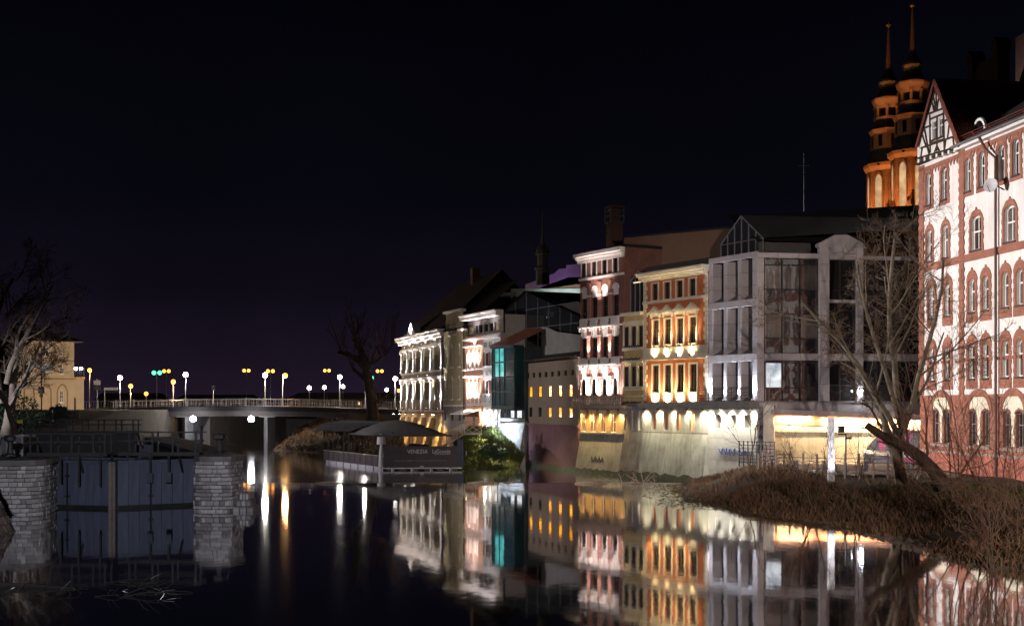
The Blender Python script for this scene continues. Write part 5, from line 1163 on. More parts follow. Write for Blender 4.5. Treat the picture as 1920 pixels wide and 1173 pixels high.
    for j in range(8):
        a = ph+j*R(45); b = (c[0]+W*1.17*math.cos(a), c[1]+W*1.17*math.sin(a), 0)
        build(MB().lathe([(.7,zz(424)),(.7,zz(398)),(.95,zz(397)),(.05,zz(378))], 4, b), 'pinnacle', CB, par_)
    build(MB().lathe([(W*1.22,0),(W*1.22,zz(424))], 8, c, ph), 'tower_base', CB, cth)
    flood(cth, (c[0]-W*1.1, c[1]-W*2.2, zz(300)), (c[0], c[1], zz(70)), 9000, (1,.5,.22), 34, .9, LENS_Y, .25)
    for a, W_ in ((-125,12500),(-60,12500),(-170,7000)):
        a = R(a); b = Vector((c[0]+W*1.9*math.cos(a), c[1]+W*1.9*math.sin(a), zz(424)-1))
        flood(cth, b, (c[0]+W*.3*math.cos(a), c[1]+W*.3*math.sin(a), zz(260)), W_, (1,.42,.15), 75, .9, LENS_Y, .3)
tower(0, 218, 1711, (1,0), 10)
tower(0, 229, 1666, (.952,38), 48)
build(MB().box(-3,40,4,40,0,Z(425,222)-4.3), 'nave', CB, cth)
build(MB().add([(-3.5,3.5,Z(425,222)-4.3),(40,3.5,Z(425,222)-4.3),(40,22,Z(370,222)-4.3),(-3.5,22,Z(370,222)-4.3)], [(0,1,2,3)]), 'nave_roof', ROOF_D, cth)
# ================================================================ BRIDGE AND THE LAMPS ON IT
BD = 176.0
brg = thing('road_bridge', 'low flat road bridge with steel railing on two floodlit piers', 'bridge', (X(400,BD),BD,4.9))
bX = lambda x, D=BD: X(x,D)-X(400,BD)
BCON = mat('bridge concrete', (.10,.085,.085), .85, .2, vscale=.5, streak=.4)
xs = [150,250,350,460,560,660,770]; tops = [767,764,762,761.5,762.5,765,768]; deck = MB()
def strip(ys, yb, y0, y1):
    m_ = MB()
    for i in range(len(xs)-1):
        a, b = bX(xs[i]), bX(xs[i+1]); za, zb2 = Z(ys[i],BD)-4.9, Z(ys[i+1],BD)-4.9; h = yb
        m_.add([(a,y0,za-h),(b,y0,zb2-h),(b,y1,zb2-h),(a,y1,za-h),(a,y0,za),(b,y0,zb2),(b,y1,zb2),(a,y1,za)], [(0,3,2,1),(4,5,6,7),(0,1,5,4),(1,2,6,5),(2,3,7,6),(3,0,4,7)])
    return m_
build(strip(tops, .62, 0, 14), 'deck', mat('dark deck edge', (.035,.03,.033), .8, .3, streak=.3), brg)
build(strip([t+8.5 for t in tops], .72, .6, 13.4), 'girder', BCON, brg)
build(strip([t-.3 for t in tops], .02, .3, 13.7), 'carriageway', ASPH, brg)
for i in range(len(xs)-1):                          # railing, one panel per span
    a, b = bX(xs[i]), bX(xs[i+1]); za, zb2 = Z(tops[i],BD)-4.9, Z(tops[i+1],BD)-4.9; m_ = MB(); n = 22
    for h in (.12, 1.05): m_.bar((a,.15,za+h),(b,.15,zb2+h),.05)
    for k in range(n): f = (k+.5)/n; u = a+(b-a)*f; z = za+(zb2-za)*f; m_.bar((u,.15,z),(u,.15,z+1.05),.025)
    r0 = build(m_, 'railing', GREY_STEEL, brg)
    for k in range(3): f = k/3; u = a+(b-a)*f; z = za+(zb2-za)*f; build(MB().box(u-.05,u+.05,.08,.2,z,z+1.15), 'post', GREY_STEEL, r0)
    m2 = MB(); m2.bar((a,13.8,za+1.05),(b,13.8,zb2+1.05),.06); m2.bar((a,13.8,za+.5),(b,13.8,zb2+.5),.04)
    for k in range(12): f = (k+.5)/12; u = a+(b-a)*f; m2.bar((u,13.8,za),(u,13.8,za+1.05),.04)
    build(m2, 'railing', GREY_STEEL, brg)
PIER = mat('pier concrete', (.34,.33,.34), .85, .2, vscale=.5, streak=.4)
for x0, x1 in ((331,352),(487,508)):
    a, b = bX(x0), bX(x1); p_ = build(MB().slab([(a,3),(a+(b-a)*.5,1.5),(b,3),(b,13),(a,13)], -7.4, -1.15), 'pier', PIER, brg)
    build(MB().box(a-.35,b+.35,1.2,13.2,-1.35,-1.1), 'pier_cap', PIER, p_)
    lx = a+.1 if x0 > 400 else b+.5
for x in (362, 471):
    q = px(x, 785, BD-1.2); q = Vector((q.x-X(400,BD), q.y-BD, q.z-4.9))
    fl = build(MB().box(q.x-.25,q.x+.25,q.y+.1,q.y+.4,q.z-.2,q.z+.2).tube([(q.x,q.y+.4,q.z),(q.x,2.2,q.z+.4)],.05,6), 'pier_floodlight', STEEL, brg)
    build(MB().lathe([(.05,-.4),(.35,-.26),(.42,0),(.35,.26),(.05,.4)], 12, (q.x,q.y,q.z)), 'globe', emit('pier lamp', (.93,.95,1), 85), fl, smooth=True)
# abutments and slopes
SNDB = brickmat('sandy masonry', (.22,.14,.075), (.18,.11,.06), (.12,.08,.05), bw=.6, bh=.25, ms=.03, streak=.4)
build(MB().box(bX(100),bX(318),2,13,-7.4,-.9), 'abutment', SNDB, brg); build(MB().box(bX(640),bX(770),2,13,-7.4,-.9), 'abutment', SNDB, brg)
build(MB().lathe([(.42,-6),(.42,-1.9),(.8,-1.3),(.85,-1.2)], 14, (bX(633),3.2,0)), 'column', PIER, brg)
WALLP = mat('pale retaining wall', (.36,.32,.28), .9, .2, vscale=.4, streak=.5)
tag(build(MB().box(X(506,188),X(640,188),188,189,-2,4.2), 'retaining_wall', WALLP), 'pale retaining wall seen under the bridge beside the grassy slope', 'wall')
SLO = mat('dry grassy slope', (.075,.042,.02), .95, .4, vscale=1.2, bump=.9, bscale=5)
sl = [px(508,829,171), px(600,838,160), px(662,858,140), px(700,868,132), px(760,840,150), px(752,790,163), px(700,792,167), px(640,786,172), px(600,786,178), px(560,800,178)]
m_ = MB(); q = [Vector((p.x,p.y,max(p.z,ZL-.3) if i < 5 else p.z)) for i, p in enumerate(sl)]
for i in range(4): q[i].z = ZL-.25
c_ = Vector((X(660,158),158,1.2)); m_.add(q+[c_], [(i,(i+1)%10,10) for i in range(10)])
tag(build(m_, 'embankment', SLO), kind='structure'); EMB = (q, c_)
# street lamps
LW = emit('white street globe', (1,.93,.86), 30); LO = emit('sodium street globe', (1,.36,.05), 4.5); LG = emit('green tinted globe', (.10,1,.42), 2.5)
lampset = [(225,712,182,'w'),(348,706,180,'w'),(497,707,177.5,'w'),(245,727,195,'o'),(274,741,215,'o'),(325,719,190,'o'),(168,697,210,'o'),(312,695,300,'o2'),(462,694,310,'o2'),(507,695,285,'o2'),(530,703,178,'os'),(294,698,240,'g2'),
           (580,730,260,'w'),(608,729,275,'w'),(637,710,200,'w'),(643,727,290,'w'),(613,694,330,'o2'),(685,700,205,'w'),(699,733,270,'w'),(697,711,260,'g'),(712,695,320,'o2'),(725,733,300,'w'),(741,713,205,'w'),(748,735,280,'o')]
desc = {'w':'small white street lamp in the row far beyond the bridge','o':'orange sodium street lamp on a slim post','o2':'twin-headed orange street lamp on a tall mast','os':'short-armed orange street lamp with a brightly lit pole','g':'teal green street light by the pollarded tree','g2':'twin green-tinted lamp beyond the bridge'}
grp = {'w':'white street lamps on and beyond the bridge','o':'orange street lamps beyond the bridge','o2':'twin orange lamps beyond the bridge'}
own = {225:'white globe street lamp at the gatehouse end of the bridge', 348:'white globe street lamp on the bridge left of its first floodlit pier', 497:'white globe street lamp on the bridge above its second floodlit pier', 637:'tall white globe street lamp just left of the pollarded tree', 685:'white globe street lamp half hidden by the pollarded trunk', 741:'white globe street lamp close to the pilastered house corner',
       168:'orange street lamp just right of the gatehouse terrace', 245:'orange street lamp beside the white finger sign', 274:'lowest orange street lamp just above the bridge railing', 325:'orange street lamp beside the twin green lamp', 748:'orange street lamp touching the pilastered house corner'}
for x, y, D, k in lampset:
    p = px(x, y, D); z0 = 4.9 if D < 190.5 else 4.35
    t = thing('street_lamp', own.get(x, desc[k]), 'street lamp', (p.x, p.y, z0), 0, grp.get(k)); H = p.z-z0; m = LW if k == 'w' else LO if k[0] == 'o' else LG
    pm = GREY_STEEL
    hs = [0.0] if len(k) == 1 else ([-.55,.55] if k[1] == '2' else [0.35])
    r = .34 if D < 230 else .40
    pole = MB().tube([(0,0,0),(0,0,.9),(0,0,H-(.1 if len(k) == 1 else -.15))], [.11,.07,.05], 8)
    if len(k) > 1:
        for h in hs: pole.tube([(0,0,H-.1),(h*.6,0,H+.2),(h,0,H+.15)], .04, 6)
    build(pole, 'pole', pm, t)
    if D < 215:
        l_ = bpy.data.objects.new('lamp_light', lamp_data('lamp_light', 'POINT', 2400, (1,.92,.84) if k == 'w' else (1,.55,.2), .3)); COL.objects.link(l_); l_.parent = t; l_.location = (hs[0], 0, H-.75)
    for h in hs: build(MB().lathe([(r*math.sin(a), -r*math.cos(a)) for a in [math.pi*(i+.2)/8.4 for i in range(9)]], 12, (h,0,H+(r if len(k) == 1 else 0)-.05)), 'lamp_globe', m, t, smooth=True)
# small sign posts on the bridge approach
def signpost(x, y0, y1, D, plates, label):
    p = px(x, y1, D); t = thing('road_sign', label, 'road sign', tuple(p)); H = (y1-y0)/F_PX*D
    build(MB().tube([(0,0,0),(0,0,H)], .045, 6), 'pole', GREY_STEEL, t)
    for i, (w, h, zc, m, dx) in enumerate(plates): build(MB().box(dx-w/2,dx+w/2,-.08-.01*i,-.05-.01*i,zc-h/2,zc+h/2), 'plate', m, t)
    return t
SGW = mat('white sign', (.7,.7,.7), .5, .05); SGB = mat('blue sign', (.03,.07,.25), .5, .05); SGY = mat('yellow sign', (.65,.50,.04), .5, .05)
signpost(182,710,766,176.4,[(.9,.6,3.6,SGW,0),(.9,.5,2.9,mat('dark sign back',(.1,.1,.1)),.0)], 'pole with stacked square signs at the bridge end')
signpost(196,727,764,176.6,[(1.9,.35,2.6,SGW,.9)], 'white finger direction sign at the bridge end')
signpost(400,722,762,176.4,[(.5,.6,2.6,mat('dark sign back',(.1,.1,.1)),0)], 'small dark sign on the bridge railing')
# low buildings and trees far beyond the bridge
def far_block(x0, x1, ytop, D, col, label):
    a, b = X(x0,D), X(x1,D); t = thing('far_building', label, 'building', ((a+b)/2,D,4.3)); h = Z(ytop,D)-4.3; w = (b-a)/2
    build(MB().box(-w,w,0,8,0,h), 'wall', mat('far wall '+label[:6], col, .9), t); build(MB().prism([(-w-.5,h),(w+.5,h),(w*.8,h+1.6),(-w*.8,h+1.6)], -.5, 8.5), 'roof', ROOF_S, t)
    n = int((b-a)/4)
    for i in range(n): u = -w+(i+.5)*(b-a)/n; build(MB().box(u-.6,u+.6,-.03,.1,h*.3,h*.7), 'window', GLASS, t)
far_block(180,300,748,330,(.10,.07,.06),'brown low building far beyond the bridge left of centre')
far_block(330,480,750,360,(.12,.09,.08),'grey long low building far beyond the bridge')
far_block(540,750,747,340,(.14,.12,.12),'pale long low building behind the row of white lamps')
# ================================================================ HOUSE ON THE LEFT BANK
Hs = Fac(30, 156.5, 139, 160.5)
o_ = Hs.thing('cream_gatehouse', 'cream house with pointed blind arches and flat eaves by the bridge end', 'house'); L = Hs.L
HCR = mat('cream house render', (.50,.41,.29), .9, .12, vscale=.4, streak=.25, dirt=(.25,.16,.08))
def hz(x, y): return Hs.z(x*.2046, 620+y*.2046)
def hu(x): return Hs.u(x*.2046)
zt = hz(600,100); hw = [(hu(387),hu(457),hz(420,385),hz(420,302)),(hu(548),hu(578),hz(560,395),hz(560,305)),(hu(550),hu(575),hz(560,230),hz(560,165)),(hu(390),hu(450),hz(420,225),hz(420,150)),(hu(230),hu(290),hz(260,385),hz(260,305))]
gw_ = arch(hu(547),hu(583),hz(565,655),hz(565,540),'pointed')
build(wallmesh(rect(0,L,4.3,zt), [rect(*q) for q in hw]+[gw_], .2), 'wall', HCR, o_); body(o_,.02,L-.02,.2,10,4.3,zt,HCR)
LITH = litpane('cool lit house pane', (.62,.85,.85), .55, 2)
for i, q in enumerate(hw): window(o_, rect(*q), .2, fm=WHITEF, pm=LITH if i == 0 else GLASS, nm=1, tr=(.6,), sill=.1)
window(o_, gw_, .2, nm=1, tr=(.3,.6), sill=.1)
for a, b, yt in ((530,612,495),(385,462,490),(228,306,495)):
    p = arch(hu(a),hu(b),4.5,hz((a+b)/2,yt),'pointed'); ip = p[1:]+p[:1]; op = offset(p,.14); n = len(p)
    ring(mb := MB(), op, p, -.06, .02); build(mb, 'blind_arch', mat('brown moulding', (.26,.17,.10), .9), o_)
for y in (272,438): z = hz(560,y); bx(o_, 'belt', mat('brown moulding', (1,1,1)), 0, L, -.1, .02, z-.1, z+.05)
build(MB().add([(-.9,-1,zt),(L+1,-1,zt),(L+1,11,zt),(-.9,11,zt),(L*.5,5,zt+1.9),(-.9,-1,zt+.12),(L+1,-1,zt+.12),(L+1,11,zt+.12),(-.9,11,zt+.12)], [(0,3,2,1),(5,6,4),(6,7,4),(7,8,4),(8,5,4),(0,1,6,5),(1,2,7,6),(2,3,8,7),(3,0,5,8)]), 'roof', ROOF_D, o_)
build(MB().box(L*.35,L*.35+.9,4,4.9,zt+.5,zt+3.0), 'chimney', DKB, o_)
e0, e1 = L, Hs.u(160); ze_ = hz(730,447)
bx(o_, 'annex', HCR, e0+.02, e1, .6, 9, 4.3, ze_); rl = bx(o_, 'terrace_parapet', mat('ochre plaster base', (1,1,1)), e0+.05, e1+.1, .5, .7, ze_, ze_+.35); mb = MB()
for i in range(6): u = e0+.1+(e1-e0-.1)*i/5; mb.bar((u,.6,ze_+.35),(u,.6,ze_+1.6),.05)
mb.bar((e0,.6,ze_+1.6),(e1,.6,ze_+1.6),.05); build(mb, 'terrace_railing', STEEL, rl)
dr = arch(hu(662),hu(706),4.6,hz(685,605)); build(MB().prism([(u,z) for u, z in dr], .5, .62), 'door', TIMBER, o_)
FM = 6.0
flood(o_, (L*.9,-20,4.8), (L*.75,0,9), 1500, (1,.76,.54), 70, .9, LENS_Y, .12)  # added ground flood standing in for warm street lamp light
# three lamps on the terrace
for x in (142,152):
    p = px(x, 692, 161); t = thing('terrace_lamp', 'small white globe lamp on the gatehouse terrace', 'lamp', (p.x,p.y,ze_+.1), 0, 'terrace lamps of the gatehouse')
    build(MB().tube([(0,0,0),(0,0,p.z-ze_-.2)], .04, 6), 'pole', STEEL, t); build(MB().lathe([(.05,-.2),(.18,-.1),(.2,.03),(.12,.16)], 10, (0,0,p.z-ze_)), 'lamp_globe', LW, t, smooth=True)
# priority sign in front of the house
D = 118; p = px(78, 785, D); t = thing('priority_road_sign', 'blue plate with white diamond over a yellow plate on a tall pole', 'road sign', tuple(p))
k = D/F_PX; build(MB().tube([(0,0,0),(0,0,120*k)], .05, 6), 'pole', STEEL, t); zc = (785-731)*k
pl = build(MB().box(-.29,.29,-.1,-.07,zc-.29,zc+.29), 'plate', SGB, t); build(MB().prism([(-.27,zc),(0,zc-.27),(.27,zc),(0,zc+.27)], -.115, -.103), 'diamond', SGW, pl); build(MB().prism([(-.15,zc),(0,zc-.15),(.15,zc),(0,zc+.15)], -.128, -.118), 'diamond_centre', SGY, pl)
build(MB().box(-.17,.17,-.1,-.07,zc-.66,zc-.34), 'plate', SGY, t)
# ================================================================ LOCK
BLK = mat('black painted steel', (.022,.021,.023), .55, .2)
STONE = mat('pale lock stone', (.35,.32,.315), .85, .22, vscale=1.5, streak=.35, dirt=(.10,.09,.08), rnd=.42, bump=.7, bscale=7)
MORT = mat('dark mortar', (.05,.045,.045), .95, .3)
ST = block_mesh('stone_block', STONE, .08)
AX = Vector((-.342,.94)); 
random.seed(7)
def stone_pier(root, path, z0, z1, h=.20, maxw=.44, core_poly=None):
    """Blocks laid in courses along a plan path (left to right as seen); the core stands 3 cm behind."""
    pts = [Vector(p) for p in path]; seg = [(pts[i+1]-pts[i]).length for i in range(len(pts)-1)]; tot = sum(seg)
    def at(s):
        for i, l in enumerate(seg):
            if s <= l or i == len(seg)-1: return pts[i]+(pts[i+1]-pts[i])*(s/l), (pts[i+1]-pts[i])/l
            s -= l
    z = z0; row = 0; n = 0
    while z < z1-.05:
        hh = min(h*random.uniform(.78,1.28), z1-z); s = -random.uniform(0,.25) if row % 2 else 0
        while s < tot:
            w = maxw*random.uniform(.45,1.3); a, b = max(s,0), min(s+w,tot); s += w
            if b-a < .08: continue
            p, t = at((a+b)/2); nrm = Vector((t.y,-t.x)); q = p + nrm*(random.uniform(-.01,.025)-.08)
            piece(root, 'stone_block', ST, (q.x-root.location.x, q.y-root.location.y, z+hh/2-root.location.z), (b-a-.022, .22, hh-.022), math.atan2(t.y,t.x)+random.uniform(-.05,.05), random.uniform(-.025,.025)); n += 1
        z += hh; row += 1
    return n
def arcpts(c, r, a0, a1, n): return [(c[0]+r*math.cos(R(a0+(a1-a0)*i/n)), c[1]+r*math.sin(R(a0+(a1-a0)*i/n))) for i in range(n+1)]
CAPS = mat('lock coping stone', (.14,.13,.125), .85, .3, vscale=1.5, streak=.2, bump=.4)
# right pier
rp = thing('lock_pier', 'pale stone lock pier with rounded nose between the blue gate and the weir', 'pier', (-14,61,0))
nose = [(-15.4,64.5),(-15.3,62.1)] + arcpts((-14.55,61.75),.75,180,270,5) + [(-13.8,61.0)] + arcpts((-13.75,61.35),.35,270,350,4) + [(-13.25,62.9),(-14.1,65.4)]
stone_pier(rp, nose, -.35, 2.40, .205, .46)
cor = [(-15.22,64.5)]+[(x+(.08 if x < -14.6 else -.08 if x > -13.6 else 0), y+.10) for x, y in nose[1:-2]]+[(-13.35,62.9),(-14.2,65.4),(-27,102),(-29.4,102)]
build(MB().slab([(x+14,y-61) for x, y in cor], -2.2, 2.38), 'core', MORT, rp)
cap = [(-15.5,64.5),(-15.38,61.9),(-14.9,61.1),(-14.3,60.9),(-13.8,60.9),(-13.4,61.05),(-13.25,61.5),(-13.1,62.9),(-26.7,102.2),(-29.6,102.2)]
build(MB().slab([(x+14,y-61) for x, y in cap], 2.38, 2.62), 'coping', CAPS, rp)
for k, (x0,x1,y0,z1) in enumerate(((-13.35,-12.35,61.3,.22),(-13.3,-12.6,61.9,.5),(-13.25,-12.8,62.4,.8))):     # stepped foot
    for j in range(3):
        w = (x1-x0)/3; piece(rp, 'stone_block', ST, (x0+w*(j+.5)+14, y0-61+.5, z1-.45), (w-.02,1.4,.9))
# left pier
lp_ = thing('lock_pier', 'pale stone lock pier with curved end at the left bank beside the blue gate', 'pier', (-24,60,0))
nose = [(-27,59.2),(-22.9,59.2)] + arcpts((-22.9,60.1),.9,270,360,6) + [(-22.0,60.8),(-22.6,63.6)]
stone_pier(lp_, nose, -.35, 2.30, .205, .46)
build(MB().slab([(-3,-.7),(1.1,-.7),(1.65,-.4),(1.9,.1),(1.88,.8),(1.3,3.6),(-3,3.6)], -2.2, 2.28), 'core', MORT, lp_)
build(MB().slab([(-3,-.95),(1.1,-.95),(1.85,-.5),(2.1,.1),(2.1,.9),(1.5,3.7),(-3,3.7)], 2.28, 2.52), 'coping', CAPS, lp_)
# revetment sloping down on the far left, stones laid in rows
RVM = mat('brown revetment stone', (.16,.12,.10), .9, .3, vscale=1.5, streak=.3, rnd=.3, bump=.6)
RS = block_mesh('stone_block', RVM, .1)
rv = thing('stone_revetment', 'brown stone slope running down into the water at the left edge', 'retaining wall', (-20,50,0))
build(MB().add([(.7,-32,-1.2),(.7,1.4,-1.2),(-1.2,1.4,2.44),(-1.2,-32,2.44),(-300,-32,2.44),(-300,1.4,2.44)], [(0,1,2,3),(3,2,5,4)]), 'bed', MORT, rv)
sl_ = math.atan2(3.64, 3.2); n = 0
for i in range(20):
    for j in range(12):
        y = -11+i*.65+random.uniform(-.05,.05)+(.3 if j % 2 else 0); f = (j+.5)/12
        if y > 1.2: continue
        o2 = piece(rv, 'stone_block', RS, (.7-1.9*f, y, -1.2+3.64*f), (.6,.16,.33)); o2.rotation_euler = (sl_-R(90)+R(90)*0, 0, R(90)); o2.rotation_euler = (R(-28),0,R(90))
# gate leaves
GATE = mat('blue grey gate steel', (.062,.07,.105), .6, .45, vscale=.9, streak=.75, dirt=(.03,.03,.035), rnd=.10, bump=.15)
PLK = block_mesh('gate_plank', GATE, .04)
def leaf(a, b, label, n, ztop):
    a, b = Vector(a), Vector(b); L = (b-a).length; t = (b-a)/L; rz = math.atan2(t.y,t.x)
    r0 = thing('lock_gate', label, 'lock gate', (a.x,a.y,0), rz)
    for i in range(n): piece(r0, 'gate_plank', PLK, (L*(i+.5)/n, random.uniform(0,.015), ztop/2-.4), (L/n-.02, .16, ztop+.8))
    bx(r0, 'gate_backing', MORT, .02, L-.02, .06, .2, -1.2, ztop-.02)
    bx(r0, 'tide_mark', mat('wet algae', (.018,.02,.016), .35, .4), .02, L-.02, -.092, -.05, -1.1, .16)
    bx(r0, 'top_beam', GATE, 0, L, -.14, .2, ztop, ztop+.14)
    for z in (.5, 1.3): bx(r0, 'rail_beam', GATE, .05, L-.05, .2, .34, z, z+.2)
    build(MB().tube([(L*.33,-.12,ztop),(L*.33,-.12,-.3)], .05, 6), 'paddle_rod', STEEL, r0)
    for z in (.55,1.55): build(MB().box(L*.33-.12,L*.33+.12,-.18,-.02,z,z+.08), 'rod_bracket', STEEL, r0)
    return r0, L
lf, Ll = leaf((-23.0,63.6), (-19.75,62.75), 'left blue lock gate leaf meeting the post at the mitre', 8, 2.22)
rt, Lr = leaf((-19.35,62.75), (-15.2,65.4), 'right blue lock gate leaf next to the weir pier', 9, 2.22)
MIT = mat('weathered mitre timber', (.17,.14,.12), .85, .25, vscale=3, streak=.4)
mp = thing('mitre_post', 'pale weathered timber post where the two lock gate leaves meet', 'post', (-19.55,62.6,0))
build(MB().box(-.17,-.01,-.05,.2,-1.2,2.3), 'timber', MIT, mp); build(MB().box(.01,.14,-.02,.2,-1.2,2.3), 'timber', MIT, mp)
# walkways over the gates
WOOD = mat('dark walkway timber', (.035,.030,.028), .85, .3, vscale=3)
def walkway(x0, x1, D, yb, yt, posts, label, n_slab=8, back=1.0):
    a, b = X(x0,D), X(x1,D); zb, zt = Z(yb,D), Z(yt,D); r0 = thing('lock_walkway', label, 'walkway', (a,D,zb)); L = b-a; h = zt-zb
    for k in range(3): bx(r0, 'deck_plank', WOOD, 0, L, k*back/3+.01, (k+1)*back/3-.01, -.07, 0.0)
    bx(r0, 'edge_beam', BLK, 0, L, -.04, .0, -.16, .02)
    for y in (0.0, back):
        build(MB().box(-.1,L+.1,y-.05,y+.05,h-.05,h), 'handrail', BLK, r0); build(MB().box(0,L,y-.03,y+.03,h*.55-.03,h*.55+.03), 'mid_rail', BLK, r0)
        for x in posts:
            u = X(x,D)-a; build(MB().box(u-.045,u+.045,y-.045,y+.045,-.15,h), 'post', BLK, r0)
    for x in posts[::2]: u = X(x,D)-a; build(MB().bar((u+.2,.3,-.08),(u+.25,.9,-1.0),.09), 'bracket', BLK, r0)
    return r0
w1 = walkway(50,201,62.1,849,812.5,(57,96,135,175,197), 'railed dark walkway over the left lock gate leaf')
w2 = walkway(222,374,63.2,848,809,(243,286,324,367), 'railed dark walkway over the right lock gate leaf')
for x, yb, w in ((113,905,.09),(147,910,.09),(187,911,.09)): u = X(x,62)-w1.location.x; build(MB().box(u-w/2,u+w/2,-.1,-.03,Z(yb,62)-w1.location.z,.0), 'paddle_bar', WOOD, w1)
for x, yb in ((238,906),(280,905),(315,904)):
    u = X(x,63)-w2.location.x; zb = Z(yb,63)-w2.location.z; build(MB().box(u-.05,u+.05,-.1,-.03,zb,.0), 'paddle_bar', WOOD, w2); build(MB().box(u-.14,u+.14,-.14,-.04,zb,zb+.5), 'paddle_board', GATE, w2)
w3 = walkway(50,256,86,808,786,(60,95,125,155,185,218,250), 'long dark footbridge across the far end of the lock', back=1.2)
bx(w3, 'support', BLK, .5, X(250,86)-X(50,86), .3, .9, -1.6, -.16)
# chamber walls and lower gate beyond
CHW = brickmat('lock chamber masonry', (.36,.34,.35), (.28,.27,.28), (.12,.11,.11), bw=.55, bh=.28, ms=.03, streak=.5)
tag(build(MB().slab([(-15.5,65.2),(-14.9,65.4),(-28.5,102),(-29.2,102)], -2.2, 2.36), 'chamber_wall', CHW), 'stone side wall of the lock chamber behind the right gate leaf', 'wall')
lg = thing('lower_lock_gate', 'dark lower lock gate closing the far end of the chamber', 'lock gate', (-31.6,89,0), .25)
for i in range(10): piece(lg, 'gate_plank', PLK, (-1.2+i*.8,0,.3), (.78,.2,4.0))
# hand cranks
def crank(x, y0, y1, D, label, hand):
    k = D/F_PX; p = px(x, y1, D); H = (y1-y0)*k; r0 = thing('sluice_winch', label, 'winch', tuple(p), 0, 'cast iron sluice winches')
    s = H/1.0
    build(MB().lathe([(.26*s,0),(.26*s,.05*s),(.15*s,.12*s),(.12*s,.5*s),(.14*s,.66*s),(.30*s,.74*s),(.31*s,.9*s),(.26*s,.97*s),(.05*s,1.0*s)], 8), 'pedestal', BLK, r0)
    build(MB().tube([(.2*s*hand,0,.85*s),(.42*s*hand,0,.86*s),(.44*s*hand,0,.8*s),(.5*s*hand,0,.48*s),(.78*s*hand,0,.46*s)], .035*s, 6), 'crank_handle', BLK, r0)
crank(19, 815, 853.5, 60.3, 'cast iron sluice winch on the left lock pier', -1)
crank(411, 812, 849.5, 63.6, 'cast iron sluice winch with crank handle on the weir-side lock pier', 1)
tp = thing('gauge_post', 'slender steel post with white tag on the weir-side lock wall', 'post', tuple(px(378,833,80)))
build(MB().box(-.07,.07,-.05,.05,0,1.15), 'post', BLK, tp); build(MB().box(-.16,-.07,-.06,-.03,.35,.6), 'tag', SGW, tp)
# railings on the left bank
def bar_fence(x0, x1, D, yb, yt, n, m, label, rails=(.1,.95), mesh_n=0):
    a, b = X(x0,D), X(x1,D); r0 = thing('railing', label, 'railing', (a,D,Z(yb,D))); h = Z(yt,D)-Z(yb,D); L = b-a
    for i in range(n): u = L*i/(n-1); build(MB().box(u-.04,u+.04,-.04,.04,-.3,h), 'post', m, r0)
    for f in rails: build(MB().box(0,L,-.025,.025,h*f-.03,h*f+.03), 'rail', m, r0)
    if mesh_n:
        mb = MB()
        for i in range(mesh_n): u = L*(i+.5)/mesh_n; mb.bar((u,0,h*rails[0]),(u,0,h*rails[-1]),.02)
        build(mb, 'infill_bars', m, r0)
    return r0
bar_fence(0,42,66,854,815,4,GREY_STEEL,'grey barred railing on the left lock pier',(.08,.96),24)
bar_fence(35,98,112,784,768,5,STEEL,'low post and rail fence along the left bank road',(.85,))
bar_fence(98,148,125,783,770,7,STEEL,'dark close-barred fence before the gatehouse',(.1,.9),30)
ys = thing('yellow_notice', 'small yellow notice board on the left bank by the lock', 'sign', tuple(px(38,812,95)))
build(MB().box(-.03,.03,-.02,.02,0,1.2), 'post', BLK, ys); build(MB().box(-.2,.2,-.06,-.03,.75,1.0), 'plate', SGY, ys)
# ================================================================ FLOATING RESTAURANT
fx = Fac(720, 116.5, 865, 117.2)
bt = thing('floating_restaurant', 'moored dark restaurant pontoon with curved grey canopies and VENEZIA banner', 'boat', (fx.p0.x,fx.p0.y,ZL), fx.rz); L = fx.L
BH = mat('dark plum hull panel', (.045,.035,.045), .55, .2, vscale=.5); BLEN = 17.5
def byz(y, off=0.): return fx.z(790, y, off)-ZL
SK = -.36                                          # the pontoon's long side leans left as it runs back
def bl(u, y): return (u+SK*y, y)
def bslab(mb, u0, u1, y0, y1, z0, z1): return mb.slab([bl(u0,y0),bl(u1,y0),bl(u1,y1),bl(u0,y1)], z0, z1)
zd = byz(875.5); zp = byz(836)
build(bslab(MB(), 0, L, 0, BLEN, .1, zd), 'hull', BH, bt); 
for k in range(6): build(bslab(MB(), .3+k*1.15, .9+k*1.15, .2, BLEN-.2, -.5, .1), 'float', STEEL, bt)
build(MB().box(-.02,L+.05,-.12,.02,zd-.12,zd-.02), 'rubbing_strake', GREY_STEEL, bt)
bn = bx(bt, 'banner', BH, .0, L*.955, -.06, -.02, zd+.02, zp)
SIGN = mat('silver sign letters', (.62,.60,.62), .5, .05)
text_part(bn, 'lettering', 'VENEZIA', .52, SIGN, L*.43, -.075, byz(849.5), depth=.008, sx=.9)
text_part(bn, 'lettering', 'LaGrande', .50, SIGN, L*.74, -.075, byz(849.0), depth=.008, sx=.86)
text_part(bn, 'lettering', 'CAFE & RESTAURANT', .15, SIGN, L*.75, -.075, byz(851.8), depth=.006, sx=.98)
build(MB().box(L*.55,L*.553,-.075,-.06,byz(850),byz(842)).box(L*.13,L*.36,-.07,-.06,byz(863.2),byz(862.9)).box(L*.60,L*.80,-.07,-.06,byz(863.2),byz(862.9)), 'rule', SIGN, bn)
text_part(bn, 'lettering', 'IMPREZY  KAWIARNIA  RESTAURACJA', .13, mat('dim sign letters', (.3,.28,.3), .6), L*.47, -.075, byz(864), depth=.005)
for k in range(2): build(MB().box(L*.47+k*.16,L*.47+k*.16+.12,-.1,-.05,byz(875),byz(872.8)), 'bollard_plate', SIGN, bt)
